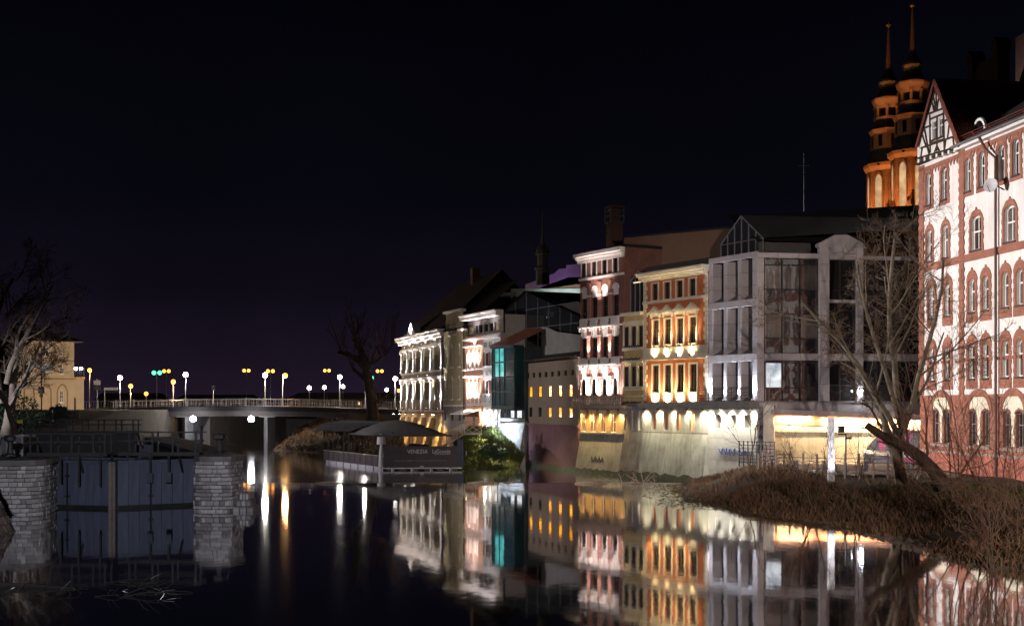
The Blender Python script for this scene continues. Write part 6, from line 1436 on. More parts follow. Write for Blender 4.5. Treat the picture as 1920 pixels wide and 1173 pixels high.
# left side: rail with fabric strip
n = 11; mb = MB()
for i in range(n+1):
    y = BLEN*i/n; x = bl(0,y)[0]; build(MB().box(x-.03,x+.03,y-.03,y+.03,zd,zd+3.15), 'canopy_post', STEEL, bt)
bslab(MB(), 0, .03, 0, BLEN, 0, 1)
build(bslab(MB(), -.02, .03, 0, BLEN, zd+.98, zd+1.05), 'handrail', GREY_STEEL, bt)
build(bslab(MB(), .0, .02, 0, BLEN, zd+.05, zd+.95), 'side_screen', BH, bt)
FAB = mat('pale draped fabric', (.34,.33,.40), .9, .25, vscale=4)
fb = MB(); m = 90
for i in range(m+1):
    y = BLEN*.93*i/m; x = bl(0,y)[0]-.06-.05*math.sin(i*1.9); zb2 = zd-.38-.10*abs(math.sin(i*.7))
    fb.v += [(x,y,zd+.02),(x-.02,y,zb2)]
fb.f = [(2*i,2*i+2,2*i+3,2*i+1) for i in range(m)]
build(fb, 'fabric_skirt', FAB, bt, smooth=True)
for i in range(8): y = .3+i*2.1; x = bl(0,y)[0]-.14; build(MB().tube([(x,y,zd+.0),(x,y,-.7)], .05, 6), 'mooring_pole', GREY_STEEL, bt)
# canopies: rear flat ribbed roof and front curved sail
CAN = mat('grey canopy canvas', (.095,.09,.095), .8, .15, vscale=.6); CAN2 = mat('dark canopy sheet', (.04,.038,.045), .35, .2)
def canopy(u0, u1, y0, y1, z0, rise, nu, nv, m, name, tilt=0.0, dome=False):
    c = MB()
    for j in range(nv+1):
        for i in range(nu+1):
            f = i/nu; g_ = j/nv; u = u0+(u1-u0)*f; y = y0+(y1-y0)*g_; x = bl(u,y)[0]
            c.v.append((x, y, z0+rise*max(0,math.sin(math.pi*f))**.8*(max(0,math.sin(math.pi*g_))**.6 if dome else 1)+tilt*g_))
    for j in range(nv):
        for i in range(nu): a = j*(nu+1)+i; c.f.append((a,a+1,a+nu+2,a+nu+1))
    k = len(c.v); c.v += [(x,y,z-.05) for x,y,z in c.v]; c.f += [tuple(v+k for v in f[::-1]) for f in c.f]
    return build(c, name, m, bt, smooth=True)
zc = byz(815.5)
canopy(-.9, L-.9, .1, 7.5, zc, byz(793.0)-zc+.25, 18, 12, CAN, 'front_canopy', dome=True)
for x0 in (L*.38, L*.52): pass
mb = MB()
for k in range(7): y = 1.2+k*2.6; mb.v += []
rc = canopy(-1.2, L-.9, 5.5, BLEN+.5, zc+.25, .85, 8, 10, CAN2, 'rear_canopy', -.05)
for k in range(9):
    y = 5.6+k*1.5; pr_ = [(bl(-1.2+(L+.3)*f,y)[0], y, zc+.27+.85*max(0,math.sin(math.pi*f))**.8+.03) for f in [i/8 for i in range(9)]]
    build(MB().tube(pr_, .05, 5), 'canopy_rib', CAN, rc)
bx(bt, 'valance', CAN, -.8, L-.8, .15, .2, zc-.12, zc+.02)
for u in (.9,2.4,4.2,5.8,L-.1): build(MB().tube([bl(u,.3)+(zd,), bl(u,.3)+(zc+.3,)], .04, 6), 'canopy_post', STEEL, bt)
build(bslab(MB(), .1, L-.1, .1, BLEN-.2, zd, zd+.05), 'deck', WOOD, bt)
# things aboard
p = fx.world(-.25, .6, 0); lm = thing('giant_floor_lamp', 'oversized white floor lamp standing at the corner of the pontoon', 'lamp', (p.x,p.y,ZL+zd))
LSH = mat('white lamp plastic', (.55,.52,.56), .6, .1); h = byz(820)-zd
build(MB().lathe([(.34,0),(.26,.05),(.19,h*.5),(.10,h*.78)], 12), 'stand', LSH, lm, smooth=True); build(MB().lathe([(.42,h*.77),(.33,h*1.12),(.31,h*1.12),(.40,h*.78)], 14), 'lamp_shade', LSH, lm)
p = fx.world(L*.52, 1.6, 0); tr = MB(); nx_, ny_ = 30, 12
for j in range(ny_+1):
    for i in range(nx_+1):
        u = -2.9+5.9*i/nx_; v = -1.0+2.0*j/ny_; e = (1-(v/1.0)**4)*(1-(u/3.0)**6 if abs(u) < 3 else 0)
        hh = (.75+.75*math.exp(-((u+.6)/1.0)**2)+.18*math.sin(u*3.1+v)+.12*noise.noise(Vector((u*2.2,v*2.2,0))))
        tr.v.append((u, v, max(0,e)*hh))
for j in range(ny_):
    for i in range(nx_): a = j*(nx_+1)+i; tr.f.append((a,a+1,a+nx_+2,a+nx_+1))
t_ = build(tr, 'tarpaulin', mat('dark blue tarpaulin', (.02,.022,.085), .4, .3, vscale=2, bump=.8, bscale=6), smooth=True, loc=(p.x,p.y,ZL+zd+.75)); tag(t_, 'crumpled dark blue tarpaulin over stacked furniture on the pontoon', 'tarpaulin')
tb = thing('covered_furniture', 'stacked furniture under the tarpaulin on the pontoon', 'furniture', (p.x,p.y,ZL+zd+.04)); 
build(MB().box(-2.7,2.7,-.85,.85,.66,.74), 'table_top', WOOD, tb)
for u in (-2.5,2.5):
    for v in (-.7,.7): build(MB().box(u-.05,u+.05,v-.05,v+.05,0,.66), 'leg', WOOD, tb)
bp_ = thing('blue_mooring_box', 'dark blue upright box at the right end of the pontoon', 'box', tuple(fx.world(L*.99,.1,ZL+zd))); build(MB().box(-.28,.22,-.1,.6,0,byz(825)-zd), 'casing', mat('navy box paint', (.02,.03,.09), .5), bp_); build(MB().box(-.3,.24,-.12,.62,byz(825)-zd,byz(825)-zd+.04), 'lid', STEEL, bp_)
# gangway with landing
gw0 = px(882, 812, 122.5); gw1 = px(828, 836, 119.5)
gg = thing('gangway_stairs', 'pale metal stairs with crossed landing rail leading down to the pontoon', 'stairs', (gw0.x,gw0.y,gw0.z))
d = gw1-gw0; PALE = mat('pale painted rail', (.52,.47,.38), .6, .1)
bx(gg, 'landing', PALE, -.6, 1.1, -.6, 1.0, -.12, 0)
def cross_panel(u0, u1, z0, z1, y, par):
    mb = MB(); mb.bar((u0,y,z0),(u1,y,z0),.05); mb.bar((u0,y,z1),(u1,y,z1),.06); mb.bar((u0,y,z0),(u0,y,z1),.06); mb.bar((u1,y,z0),(u1,y,z1),.06)
    mb.bar((u0,y,z0),(u1,y,z1),.04); mb.bar((u1,y,z0),(u0,y,z1),.04); c, h_ = (u0+u1)/2, (z0+z1)/2; mb.bar((u0,y,h_),(c,y,z1),.03); mb.bar((c,y,z1),(u1,y,h_),.03); mb.bar((u0,y,h_),(c,y,z0),.03); mb.bar((c,y,z0),(u1,y,h_),.03)
    build(mb, 'landing_rail', PALE, par)
cross_panel(-.55,1.05,.08,1.12,-.55,gg)
for s_ in (-.5,.6):
    build(MB().bar((-.6,s_,-.1),(d.x,d.y+s_,d.z-.1),.14), 'stringer', PALE, gg); mb = MB(); mb.bar((-.6,s_,1.05),(d.x,d.y+s_,d.z+1.05),.05)
    for i in range(15): f = i/14; q = Vector((-.6,0,0))*(1-f)+d*f; mb.bar((q.x,q.y+s_,q.z),(q.x,q.y+s_,q.z+1.05),.025)
    build(mb, 'stair_railing', PALE, gg)
for i in range(9): f = (i+.5)/9; q = Vector((-.6,0,0))*(1-f)+d*f; build(MB().box(q.x-.16,q.x+.16,q.y-.48,q.y+.58,q.z-.04,q.z), 'tread', PALE, gg)
for u in (-.4,.9): build(MB().box(u-.06,u+.06,.1,.25,-gw0.z-1.0,-.12), 'leg', PALE, gg)
# ================================================================ COURTYARD BY THE TREE
CW = Fac(1452, 90.5, 1732, 87.2)
cw = CW.thing('courtyard_wall', 'long stained cream wall with glowing light strips under a brick coping', 'wall'); L = CW.L
STW = mat('stained cream plaster', (.50,.44,.31), .9, .22, vscale=.5, streak=.45, dirt=(.26,.18,.07), bump=.25)
ztL, ztR = CW.z(1456,776), CW.z(1727,786)
def ztop_(u): return ztL+(ztR-ztL)*u/L
build(wallmesh([(0,.6),(L,.6),(L,ztR-.7),(0,ztL-.7)], [], .4), 'wall_face', STW, cw)
build(wallmesh([(0,ztL-.7),(L,ztR-.7),(L,ztR),(0,ztL)], [], .3, y0=-.03), 'brick_band', brickmat('orange band brick', (.45,.20,.10), (.38,.16,.08), (.40,.28,.2)), cw)
build(MB().add([(-.2,-.35,ztL),(L,-.35,ztR),(L,.4,ztR),(-.2,.4,ztL),(-.2,-.35,ztL+.35),(L,-.35,ztR+.35),(L,.4,ztR+.35),(-.2,.4,ztL+.35)], [(0,3,2,1),(4,5,6,7),(0,1,5,4),(1,2,6,5),(2,3,7,6),(3,0,4,7)]), 'coping', mat('grey coping', (.22,.17,.16), .85, .25, streak=.3), cw)
bx(cw, 'end_post', mat('pale end post', (.42,.38,.34), .85, .2, streak=.3), -.75, .0, -.2, .5, .5, ztL+.65)
bx(cw, 'plaster_ledge', STW, 0, L, -.07, .02, ztL-1.25, ztL-1.18)
STRIP = emit('warm light strip', (1,.62,.34), 9)
for a, b in ((.03,.24),(.34,.56),(.56,.78),(.78,.995)):
    u0, u1 = L*a, L*b; z = ztop_((u0+u1)/2)-.03
    h_ = build(MB().box(u0,u1,-.30,-.20,z-.06,z), 'light_strip', STEEL, cw); build(MB().box(u0+.02,u1-.02,-.29,-.21,z-.075,z-.062), 'tube', STRIP, h_)
    l = bpy.data.lights.new('lamp_light', 'AREA'); l.shape = 'RECTANGLE'; l.size = u1-u0; l.size_y = .06; l.energy = 260 if a < .3 else 520; l.color = (1,.72,.46)
    o = bpy.data.objects.new('lamp_light', l); COL.objects.link(o); o.parent = h_; o.location = ((u0+u1)/2,-.25,z-.10); o.rotation_euler = (R(32),0,0)
# curved painted bulkhead with white canopy
ub0, ub1 = CW.u(1617,-1.2), CW.u(1722,-1.2); zB = CW.z(1660,806,-1.2)
def graffmat():
    m, t, b = nodes_of('graffiti'); co = N(t, 'ShaderNodeTexCoord').outputs['Object']
    nz = N(t, 'ShaderNodeTexNoise'); nz.inputs['Scale'].default_value = 1.1; nz.inputs['Distortion'].default_value = 2.5; t.links.new(co, nz.inputs['Vector'])
    vo = N(t, 'ShaderNodeTexVoronoi'); vo.inputs['Scale'].default_value = 1.3; mx = mixc(t, (0,0,0), (1,1,1), .5); 
    ad = N(t, 'ShaderNodeVectorMath', operation='ADD'); t.links.new(co, ad.inputs[0]); t.links.new(nz.outputs['Color'], ad.inputs[1]); t.links.new(ad.outputs[0], vo.inputs['Vector'])
    rp_ = N(t, 'ShaderNodeValToRGB'); e = rp_.color_ramp; e.interpolation = 'CONSTANT'
    for i, (p, c) in enumerate(((0,(.16,.16,.18)),(.30,(.62,.09,.22)),(.46,(.60,.42,.45)),(.52,(.12,.12,.14)),(.60,(.14,.34,.12)),(.66,(.62,.12,.26)),(.8,(.32,.32,.34)))):
        el = e.elements[0] if i == 0 else e.elements[1] if i == 6 else e.elements.new(p); el.position = p; el.color = (*c,1)
    t.links.new(vo.outputs['Color'], rp_.inputs[0]); sp = N(t, 'ShaderNodeSeparateColor'); t.links.new(vo.outputs['Color'], sp.inputs[0]); t.links.new(sp.outputs[0], rp_.inputs[0])
    n2 = N(t, 'ShaderNodeTexNoise'); n2.inputs['Scale'].default_value = 5; t.links.new(co, n2.inputs['Vector'])
    c = mixc(t, rp_.outputs[0], (.5,.48,.5), ramp_fac(t, n2.outputs[0], .66, .68))
    t.links.new(c, b.inputs['Base Color']); b.inputs['Roughness'].default_value = .7; return m
GRF = graffmat(); rB = zB-1.0
pb = [(ub1,.6),(ub0,.6),(ub0+.15,CW.z(1620,850,-1.2)),(ub0+.5,zB-.9),(ub0+1.1,zB-.25),(ub0+1.9,zB),(ub1,zB)]
blk = thing('painted_bulkhead', 'dark curved concrete bulkhead covered in pink and grey spray paint', 'wall', (CW.p0.x,CW.p0.y,0), CW.rz)
build(MB().prism(pb, -1.2, -.06), 'concrete_block', GRF, blk)
zk = CW.z(1660,857,-1.9); build(MB().add([(ub0+.1,-1.95,zk+.22),(ub1+.6,-1.95,zk-.08),(ub1+.6,-1.2,zk+.1),(ub0+.1,-1.2,zk+.40),(ub0+.1,-1.95,zk+.3),(ub1+.6,-1.95,zk+.0),(ub1+.6,-1.2,zk+.3),(ub0+.1,-1.2,zk+.5)], [(0,3,2,1),(4,5,6,7),(0,1,5,4),(1,2,6,5),(2,3,7,6),(3,0,4,7)]), 'white_ledge', mat('white ledge', (.7,.68,.62), .8), blk)
build(MB().box(ub0+.2,ub1+.5,-1.75,-1.2,.6,zk), 'lower_face', GRF, blk)
# white gauge pillar
wp = thing('white_pillar', 'bright white square pillar with two holes standing in the fenced yard', 'pillar', tuple(px(1558,893,67)))
wp.location.z = 1.0; hgt = Z(783,67)-1.0
build(MB().box(-.16,.16,-.12,.12,0,hgt), 'shaft', mat('white pillar paint', (.8,.79,.82), .7, .1, vscale=4, streak=.5, dirt=(.4,.38,.42)), wp); build(MB().box(-.2,.2,-.16,.16,-.4,.06), 'foot', CONC, wp)
for u in (-.08,.08): build(MB().box(u-.015,u+.015,-.13,-.119,hgt-.22,hgt-.14), 'hole', MORT, wp)
flood(wp, (-.1,-1.2,.1), (0,-.12,hgt*.6), 62, (.95,.93,1), 80, .8, LENS_W, .08)
# floodlight pole, seen from behind
fpz = 1.0; fp = thing('yard_floodlight', 'thin black pole with square floodlight and side arm in the yard', 'floodlight', (X(1586,70),70,fpz)); hh = Z(812,70)-fpz
build(MB().tube([(0,0,-.3),(0,0,hh)], .045, 6), 'pole', STEEL, fp); build(MB().bar((-.42,0,hh-.05),(.02,0,hh-.05),.05), 'arm', STEEL, fp); build(MB().box(-.40,-.10,-.12,.12,hh+.05,hh+.40), 'lamp_head', STEEL, fp); build(MB().box(.02,.30,-.1,.1,hh-.32,hh-.22), 'camera', STEEL, fp)
# yard fence, wavy horizontal bars between posts
RUST = mat('rusty grey rail', (.20,.15,.13), .75, .3, vscale=3)
def wavy(x0, x1, D0, D1, n, label):
    a, b = Vector((X(x0,D0),D0)), Vector((X(x1,D1),D1)); t = (b-a); L = t.length; r0 = thing('yard_fence', label, 'fence', (a.x,a.y,1.1), math.atan2(t.y,t.x))
    for i in range(n+1):
        u = L*i/n; build(MB().box(u-.05,u+.05,-.05,.05,-.6,1.2+.12*random.random()), 'post', RUST, r0)
    for i in range(n):
        u0, u1 = L*i/n, L*(i+1)/n
        for z, amp in ((.12,.03),(.42,-.08),(.72,.10),(.98,.03)):
            build(MB().tube([(u0+(u1-u0)*k/6, 0, z+amp*math.sin(math.pi*k/6)) for k in range(7)], .022, 4), 'bar', RUST, r0)
        build(MB().box(u0+.35*(u1-u0),u0+.65*(u1-u0),-.015,.015,.3,.85), 'sheet', ZINC, r0) if random.random() < .45 else None
wavy(1430,1720,74,70,11,'rusty fence with wavy bars and tall posts around the yard')
wavy(1422,1470,73,78,3,'short bent piece of rusty fence at the top of the reedy bank')
# steel grating fence by the office plinth
gfx = Fac(1386, 88, 1452, 86); gf = gfx.thing('grating_fence', 'steel bar fence standing before the graffitied office plinth', 'fence')
zg0, zg1 = .9, gfx.z(1400,826); mb = MB()
for i in range(9): build(MB().box(gfx.L*i/8-.03,gfx.L*i/8+.03,-.03,.03,zg0,zg1), 'post', STEEL, gf)
for k in range(7): z = zg0+.3+(zg1-zg0-.35)*k/6; build(MB().bar((0,0,z),(gfx.L,0,z),.03), 'bar', STEEL, gf)
# spray paint tags on the plinths
TAGB = mat('blue spray paint', (.05,.08,.25), .7); TAGK = mat('black spray paint', (.03,.03,.035), .7)
def scrawl(fac, x0, y0, x1, y1, m, seed, off, par, w=.035, n=26):
    rnd = random.Random(seed); pts = []
    for i in range(n):
        f = i/(n-1); u, z = fac.uz(x0+(x1-x0)*f, (y0+y1)/2+(y1-y0)*.5*math.sin(i*2.1+seed)*rnd.uniform(.5,1), off); u += .12*math.cos(i*3.3)
        pts.append((u, off, z))
    build(MB().tube(pts, w, 4), 'spray_tag', m, par)
orr = [o for o in bpy.data.objects if o.name == 'office_block'][0]
def scrawl2(x0,y0,x1,y1,m,seed,w=.035):
    rnd = random.Random(seed); pts = []
    for i in range(24):
        f = i/23; u, z = MRt.uz(x0+(x1-x0)*f, (y0+y1)/2+(y1-y0)*.5*math.sin(i*2.0+seed)*rnd.uniform(.4,1), -.01); pts.append((u+.1*math.cos(i*3), -.012, z))
    o = build(MB().tube(pts, w, 4), 'spray_tag', m, orr); o.matrix_local = T2
scrawl(ML, 1348,838,1385,856, TAGB, 3, -.02, orr); scrawl(ML, 1386,842,1412,856, TAGB, 5, -.02, orr)
text_part(orr, 'spray_tag', 'TRGU', .55, TAGK, 0,0,0, depth=.004).matrix_local = T2 @ Matrix.Translation((.55,-.02,MRt.z(1425,806))) @ Matrix.Rotation(R(90),4,'X')
scrawl2(1423,812,1440,826,TAGB,7); scrawl2(1423,830,1438,842,TAGB,9)
brr = [o for o in bpy.data.objects if o.name == 'venetian_brick_house'][0]
scrawl(Fb, 1108,853,1131,872, TAGK, 11, -.38, brr, .03)
# ================================================================ TREES
BARK = mat('dark bark', (.075,.055,.042), .95, .35, vscale=2.5, bump=.9, bscale=9); TWIG = mat('bare twigs', (.12,.085,.06), .9, .3, vscale=.5, bump=0)
BARKL = mat('pale bark', (.15,.125,.10), .95, .35, vscale=2.0, bump=.8, bscale=8); TWIGR = mat('reddish twigs', (.12,.065,.05), .9, .3, vscale=.5, bump=0)
def branch(mt, mw, p, d, L, r, lvl, rnd, cfg):
    n = 6 if lvl == 0 else 5 if lvl < 3 else 3; pts = [p.copy()]; rad = [r]; q = p.copy(); dd = d.normalized(); dirs = [dd.copy()]
    wob = cfg.get('wob',.16); trop = cfg.get('trop',.06)
    for i in range(n):
        dd = (dd + Vector((rnd.gauss(0,wob),rnd.gauss(0,wob),rnd.gauss(0,wob)*.7)) + Vector((0,0,trop))).normalized()
        q = q + dd*(L/n); pts.append(q.copy()); dirs.append(dd.copy()); rad.append(max(cfg.get('rmin',.008), r*(1-.62*(i+1)/n)))
    (mt if lvl < cfg.get('split',2) else mw).tube(pts, rad, 8 if lvl == 0 else 6 if lvl == 1 else 4 if lvl == 2 else 3, cap=False)
    if lvl >= cfg['depth']: return
    k = cfg['n'][lvl]
    for i in range(k):
        f = cfg.get('start',.3) + (1-cfg.get('start',.3))*(i+rnd.random()*.8)/k; f = min(f,.99); j = f*n; a = int(j); b = pts[a].lerp(pts[min(a+1,n)], j-a)
        ax = dirs[min(a+1,n)]; az = rnd.uniform(0,2*math.pi); side = ax.orthogonal().normalized(); side = Matrix.Rotation(az,3,ax) @ side
        ang = R(rnd.uniform(*cfg['ang'])); nd = (ax*math.cos(ang)+side*math.sin(ang)).normalized()
        branch(mt, mw, b, nd, L*rnd.uniform(*cfg['len'])*(1.1-.45*f), rad[a]*rnd.uniform(*cfg.get('fr',(.42,.6))), lvl+1, rnd, cfg)
def tree(name, label, base, stems, cfg, seed, bark, twig, cat='tree'):
    rnd = random.Random(seed); t = thing(name, label, cat, base); mt, mw = MB(), MB()
    for p, d, L, r in stems: branch(mt, mw, Vector(p), Vector(d), L, r, 0, rnd, cfg)
    build(mt, 'trunk', bark, t, smooth=True); build(mw, 'crown', twig, t); return t
ZB = lambda x, y: float(bank_h([x],[y])[0])
# the big bare tree by the yard: several stems rising from one foot
bx_, by_ = X(1692,66.5), 66.5; zb_ = ZB(bx_,by_)
tree('bare_tree', 'tall bare many-stemmed tree standing by the yard fence', (bx_,by_,zb_-.15),
     [((0,0,0),(-.04,0,1),4.4,.36),((0,0,2.4),(-.52,.05,1),9.0,.17),((0,0,3.0),(-.10,.1,1),10.4,.20),((.05,0,2.8),(.16,-.1,1),9.2,.17),((0,0,2.6),(-.85,0,.75),5.6,.10),((0,0,2.8),(.5,0,.9),5.8,.10),((-.1,0,3.2),(-.24,-.2,1),9.0,.14)],
     dict(depth=4, n=(5,8,6,4), ang=(26,62), len=(.38,.62), trop=.04, wob=.09, start=.25, rmin=.007, fr=(.3,.5)), 12, BARKL, TWIG)
# leaning dead trunk
p0 = px(1792,938,58.5); p1 = px(1625,786,60.5); rnd = random.Random(5)
ln = thing('leaning_trunk', 'thick dead trunk leaning left with a sawn end over the green bank', 'tree', tuple(p0)); d = p1-p0
pts = [d*f+Vector((0,0,.28*math.sin(f*5)+.5*math.sin(math.pi*f)*.55)) for f in (0,.12,.25,.4,.55,.7,.85,1)]; pts[0].z -= .5
build(MB().tube(pts, [.40,.35,.31,.28,.25,.22,.19,.18], 12), 'trunk', BARK, ln, smooth=True); mw = MB()
for f, dd, L in ((.35,(.5,.1,1),3.2),(.52,(-.3,0,1),2.6),(.7,(.2,-.2,1),2.8),(.2,(-.6,0,.3),2.0),(.85,(-.2,.1,1),1.6),(.05,(.6,-.2,1),3.4)):
    branch(mw, mw, d*f+Vector((0,0,.25)), Vector(dd), L, .07, 1, rnd, dict(depth=3,n=(0,6,4,3),ang=(25,60),len=(.4,.65)))
build(mw, 'crown', TWIGR, ln)
# shrubs and saplings on the near bank
cfgS = dict(depth=3, n=(6,5,4), ang=(20,50), len=(.4,.7), trop=.04, wob=.12, start=.15, rmin=.0045, split=1)
for i, (x, y, H, ns, lab) in enumerate(((1838,962,6.6,3,'slim leafless sapling rising before the brick house lower windows'),(1795,965,5.2,2,'thin leafless sapling beside the leaning trunk'),(1880,980,4.4,3,'spreading leafless shrub before the downpipe of the brick house'),(1915,990,4.0,3,'dense leafless shrub at the right edge of the bank'),(1600,930,4.2,3,'sparse leafless shrub before the white pillar'),(1530,925,3.6,4,'low leafless shrub before the cream wall'),(1700,945,3.4,3,'small leafless shrub below the many-stemmed tree'),(1860,1005,2.8,4,'tangled leafless bush low on the right bank'))):
    D = 2400*4.0/(y-762); xx = X(x,D); z = ZB(xx,D); rr = random.Random(40+i)
    tree('leafless_shrub', lab, (xx,D,z-.1), [((rr.uniform(-.2,.2),rr.uniform(-.2,.2),0),(rr.uniform(-.5,.45),rr.uniform(-.3,.3),1),H*rr.uniform(.7,1),.028) for _ in range(ns)], cfgS, 60+i, BARK, TWIGR, 'shrub')
xx, D = X(1405,78), 78.0
tree('young_tree', 'small upright leafless tree before the office plinth on the bank tip', (xx,D,ZB(xx,D)-.1), [((0,0,0),(.0,0,1),5.4,.05),((0,0,.6),(-.5,0,1),3.0,.03)], dict(depth=2,n=(9,4),ang=(25,50),len=(.3,.5),split=1,start=.25,rmin=.006), 77, BARK, TWIGR)
# big tree at the left edge
tree('old_bare_tree', 'large bare tree lit white low down at the left bank', (X(8,100),100,2.3),
     [((0,0,0),(.05,0,1),9,.48),((-.2,0,3),(-.3,.1,1),10,.3),((.2,0,4.5),(.38,-.1,1),8.6,.26),((.2,0,2.6),(.8,-.2,.62),6.4,.15)],
     dict(depth=4, n=(6,7,6,4), ang=(25,60), len=(.42,.68), trop=.03, wob=.13, start=.25, rmin=.012), 21, BARKL, TWIG)
tree('ivy_stem_tree', 'slim dark trunk leaning at the left bank by the notice', (X(30,96),96,2.3), [((0,0,0),(.12,0,1),6.5,.25)], dict(depth=3,n=(5,5,4),ang=(25,55),len=(.4,.6)), 33, BARK, TWIG)
# pollarded tree at the bridge end
D = 150; pt = px(700, 800, D)
po = tree('pollarded_tree', 'massive pollarded tree with sawn limbs beside the bridge railing', tuple(pt), [((0,0,0),(.02,0,1),.5,.5)], dict(depth=0,n=(),ang=(0,0),len=(0,0)), 8, BARK, TWIGR); k = D/F_PX; mb, mw = MB(), MB(); rnd = random.Random(6)
def pp_(x, y, o=0): return Vector(((x-700)*k, o, (800-y)*k))
for path, rr in (([(700,802),(698,770),(694,735),(689,700),(684,678),(676,660)],[.95,.68,.58,.55,.52,.46]), ([(686,690),(672,676),(655,665),(634,660)],[.45,.36,.30,.26]), ([(686,682),(680,662),(668,645),(664,634)],[.45,.4,.36,.34]), ([(688,684),(705,676),(722,666),(735,648),(742,622)],[.3,.2,.14,.09,.04]), ([(695,720),(672,700),(660,690)],[.3,.22,.2]), ([(697,760),(720,745),(738,728)],[.3,.15,.07])):
    mb.tube([pp_(*p, rnd.uniform(-.3,.3)) for p in path], rr, 9)
build(mb, 'trunk', BARK, po, smooth=True)
for x, y in ((676,660),(668,640),(664,634),(640,661),(722,666),(735,648),(690,690),(700,780),(660,690),(712,672)):
    for _ in range(5): branch(mw, mw, pp_(x,y), Vector((rnd.uniform(-.6,.6),rnd.uniform(-.3,.3),1)), rnd.uniform(2,4.6), .06, 2, rnd, dict(depth=3,n=(0,0,5),ang=(15,40),len=(.4,.6),rmin=.016))
for c in list(po.children):
    if c.name.startswith('crown'): bpy.data.objects.remove(c)
build(mw, 'crown', TWIGR, po)
# ================================================================ GRASS, REEDS, LEAVES
def blades(name, P_, H, Wd, lean, m, kind='stuff', seed=1):
    r_ = np.random.RandomState(seed); n = len(P_); a = r_.rand(n)*2*np.pi; la = r_.rand(n)*2*np.pi
    side = np.stack([np.cos(a),np.sin(a),np.zeros(n)],1)*(Wd*.5)[:,None]; ld = np.stack([np.cos(la),np.sin(la),np.zeros(n)],1)*(H*lean)[:,None]
    up = np.stack([np.zeros(n),np.zeros(n),H],1)
    V = np.stack([P_-side, P_+side, P_+up*.6+ld*.4-side*.7, P_+up*.6+ld*.4+side*.7, P_+up*(1-.3*lean)[:,None]+ld], 1).reshape(-1,3)
    b = np.arange(n)*5; Q = np.stack([b,b+1,b+3,b+2],1); T = np.stack([b+2,b+3,b+4],1)
    me = bpy.data.meshes.new(name); me.vertices.add(len(V)); me.vertices.foreach_set('co', V.ravel())
    loops = np.concatenate([Q.ravel(), T.ravel()]); me.loops.add(len(loops)); me.loops.foreach_set('vertex_index', loops)
    st = np.concatenate([np.arange(n)*4, n*4+np.arange(n)*3]); me.polygons.add(2*n); me.polygons.foreach_set('loop_start', st)
    me.update(calc_edges=True); me.validate(); me.materials.append(m)
    o = bpy.data.objects.new(name, me); COL.objects.link(o); return o
def bank_pts(n, x0, x1, y0, y1, dmin, dmax, seed, dens=None):
    r_ = np.random.RandomState(seed); q = np.stack([r_.uniform(x0,x1,n), r_.uniform(y0,y1,n)],1); d = seg_dist(q, LAND); k = (d > dmin) & (d < dmax)
    if dens is not None: k &= r_.rand(n) < dens(q[:,0], q[:,1])
    q = q[k]; return np.column_stack([q, bank_h(q[:,0], q[:,1])-.04])
REED = mat('dry russet reeds', (.13,.075,.05), .95, .6, vscale=.55, bump=0); REED2 = mat('dry straw', (.20,.13,.075), .95, .4, vscale=.9, bump=0); GRN = mat('winter grass', (.075,.095,.022), .95, .4, vscale=.8, bump=0)
clump = lambda x, y: np.clip((vnoise(x,y,1.5,7)*.6+vnoise(x,y,4.2,17)*.55-.38)*3, .02, 1)
P_ = bank_pts(90000, 9, 32, 36, 85, .15, 6.5, 3, clump); r_ = np.random.RandomState(9)
tag(blades('reeds', P_, r_.uniform(.15,.62,len(P_)), r_.uniform(.02,.045,len(P_)), r_.uniform(.3,1.3,len(P_)), REED, seed=2), 'dry russet reeds covering the near bank', 'reeds', kind='stuff')
P_ = bank_pts(40000, 9, 34, 36, 80, .0, 9, 5, lambda x, y: np.clip((vnoise(x,y,2.2,11)-.45)*3, 0, 1)); 
tag(blades('straw', P_, r_.uniform(.15,.6,len(P_)), r_.uniform(.02,.04,len(P_)), r_.uniform(.5,1.6,len(P_)), REED2, seed=4), 'pale dry straw among the reeds on the bank', 'straw', kind='stuff')
P_ = bank_pts(60000, 13, 30, 44, 72, 2.6, 14, 8, lambda x, y: np.exp(-(((x-20.5)/5)**2+((y-59)/5.5)**2)))
tag(blades('grass', P_, r_.uniform(.08,.22,len(P_)), r_.uniform(.02,.04,len(P_)), r_.uniform(.2,.9,len(P_)), GRN, seed=5), 'short green winter grass below the leaning trunk', 'grass', kind='stuff')
# floating leaf litter off the tip of the bank
def litter(name, pts, s, m, label, seed):
    r_ = np.random.RandomState(seed); mb = MB()
    for x, y, z in pts:
        a = r_.rand()*6.28; w = s*r_.uniform(.5,1.3); ca, sa = math.cos(a)*w, math.sin(a)*w; t1, t2_ = r_.uniform(-.5,.5,2)*w
        mb.add([(x-ca,y-sa,z+abs(t1)*.4),(x+sa*.5,y-ca*.5,z),(x+ca,y+sa,z+abs(t2_)*.6),(x-sa*.5,y+ca*.5,z+.01)], [(0,1,2,3)])
    return tag(build(mb, name, m), label, name.replace('_',' '), kind='stuff')
r_ = np.random.RandomState(15); pts = []
while len(pts) < 3800:
    x, y = r_.uniform(7.2,15), r_.uniform(52,83); d = seg_dist(np.array([[x,y]]), LAND)[0]
    if -2.8 < d < .35 and r_.rand() < math.exp(min(0,d)/.85)*(.35+.9*vnoise(np.array([x]),np.array([y]),1.4,3)[0]) and (y > 62 or d > -.5): pts.append((x,y,max(.006,ZB(x,y)+.02)))
litter('floating_leaves', pts, .10, mat('wet brown leaves', (.13,.075,.03), .6, .4, vscale=2, bump=0), 'brown leaf litter floating off the tip of the bank', 3)
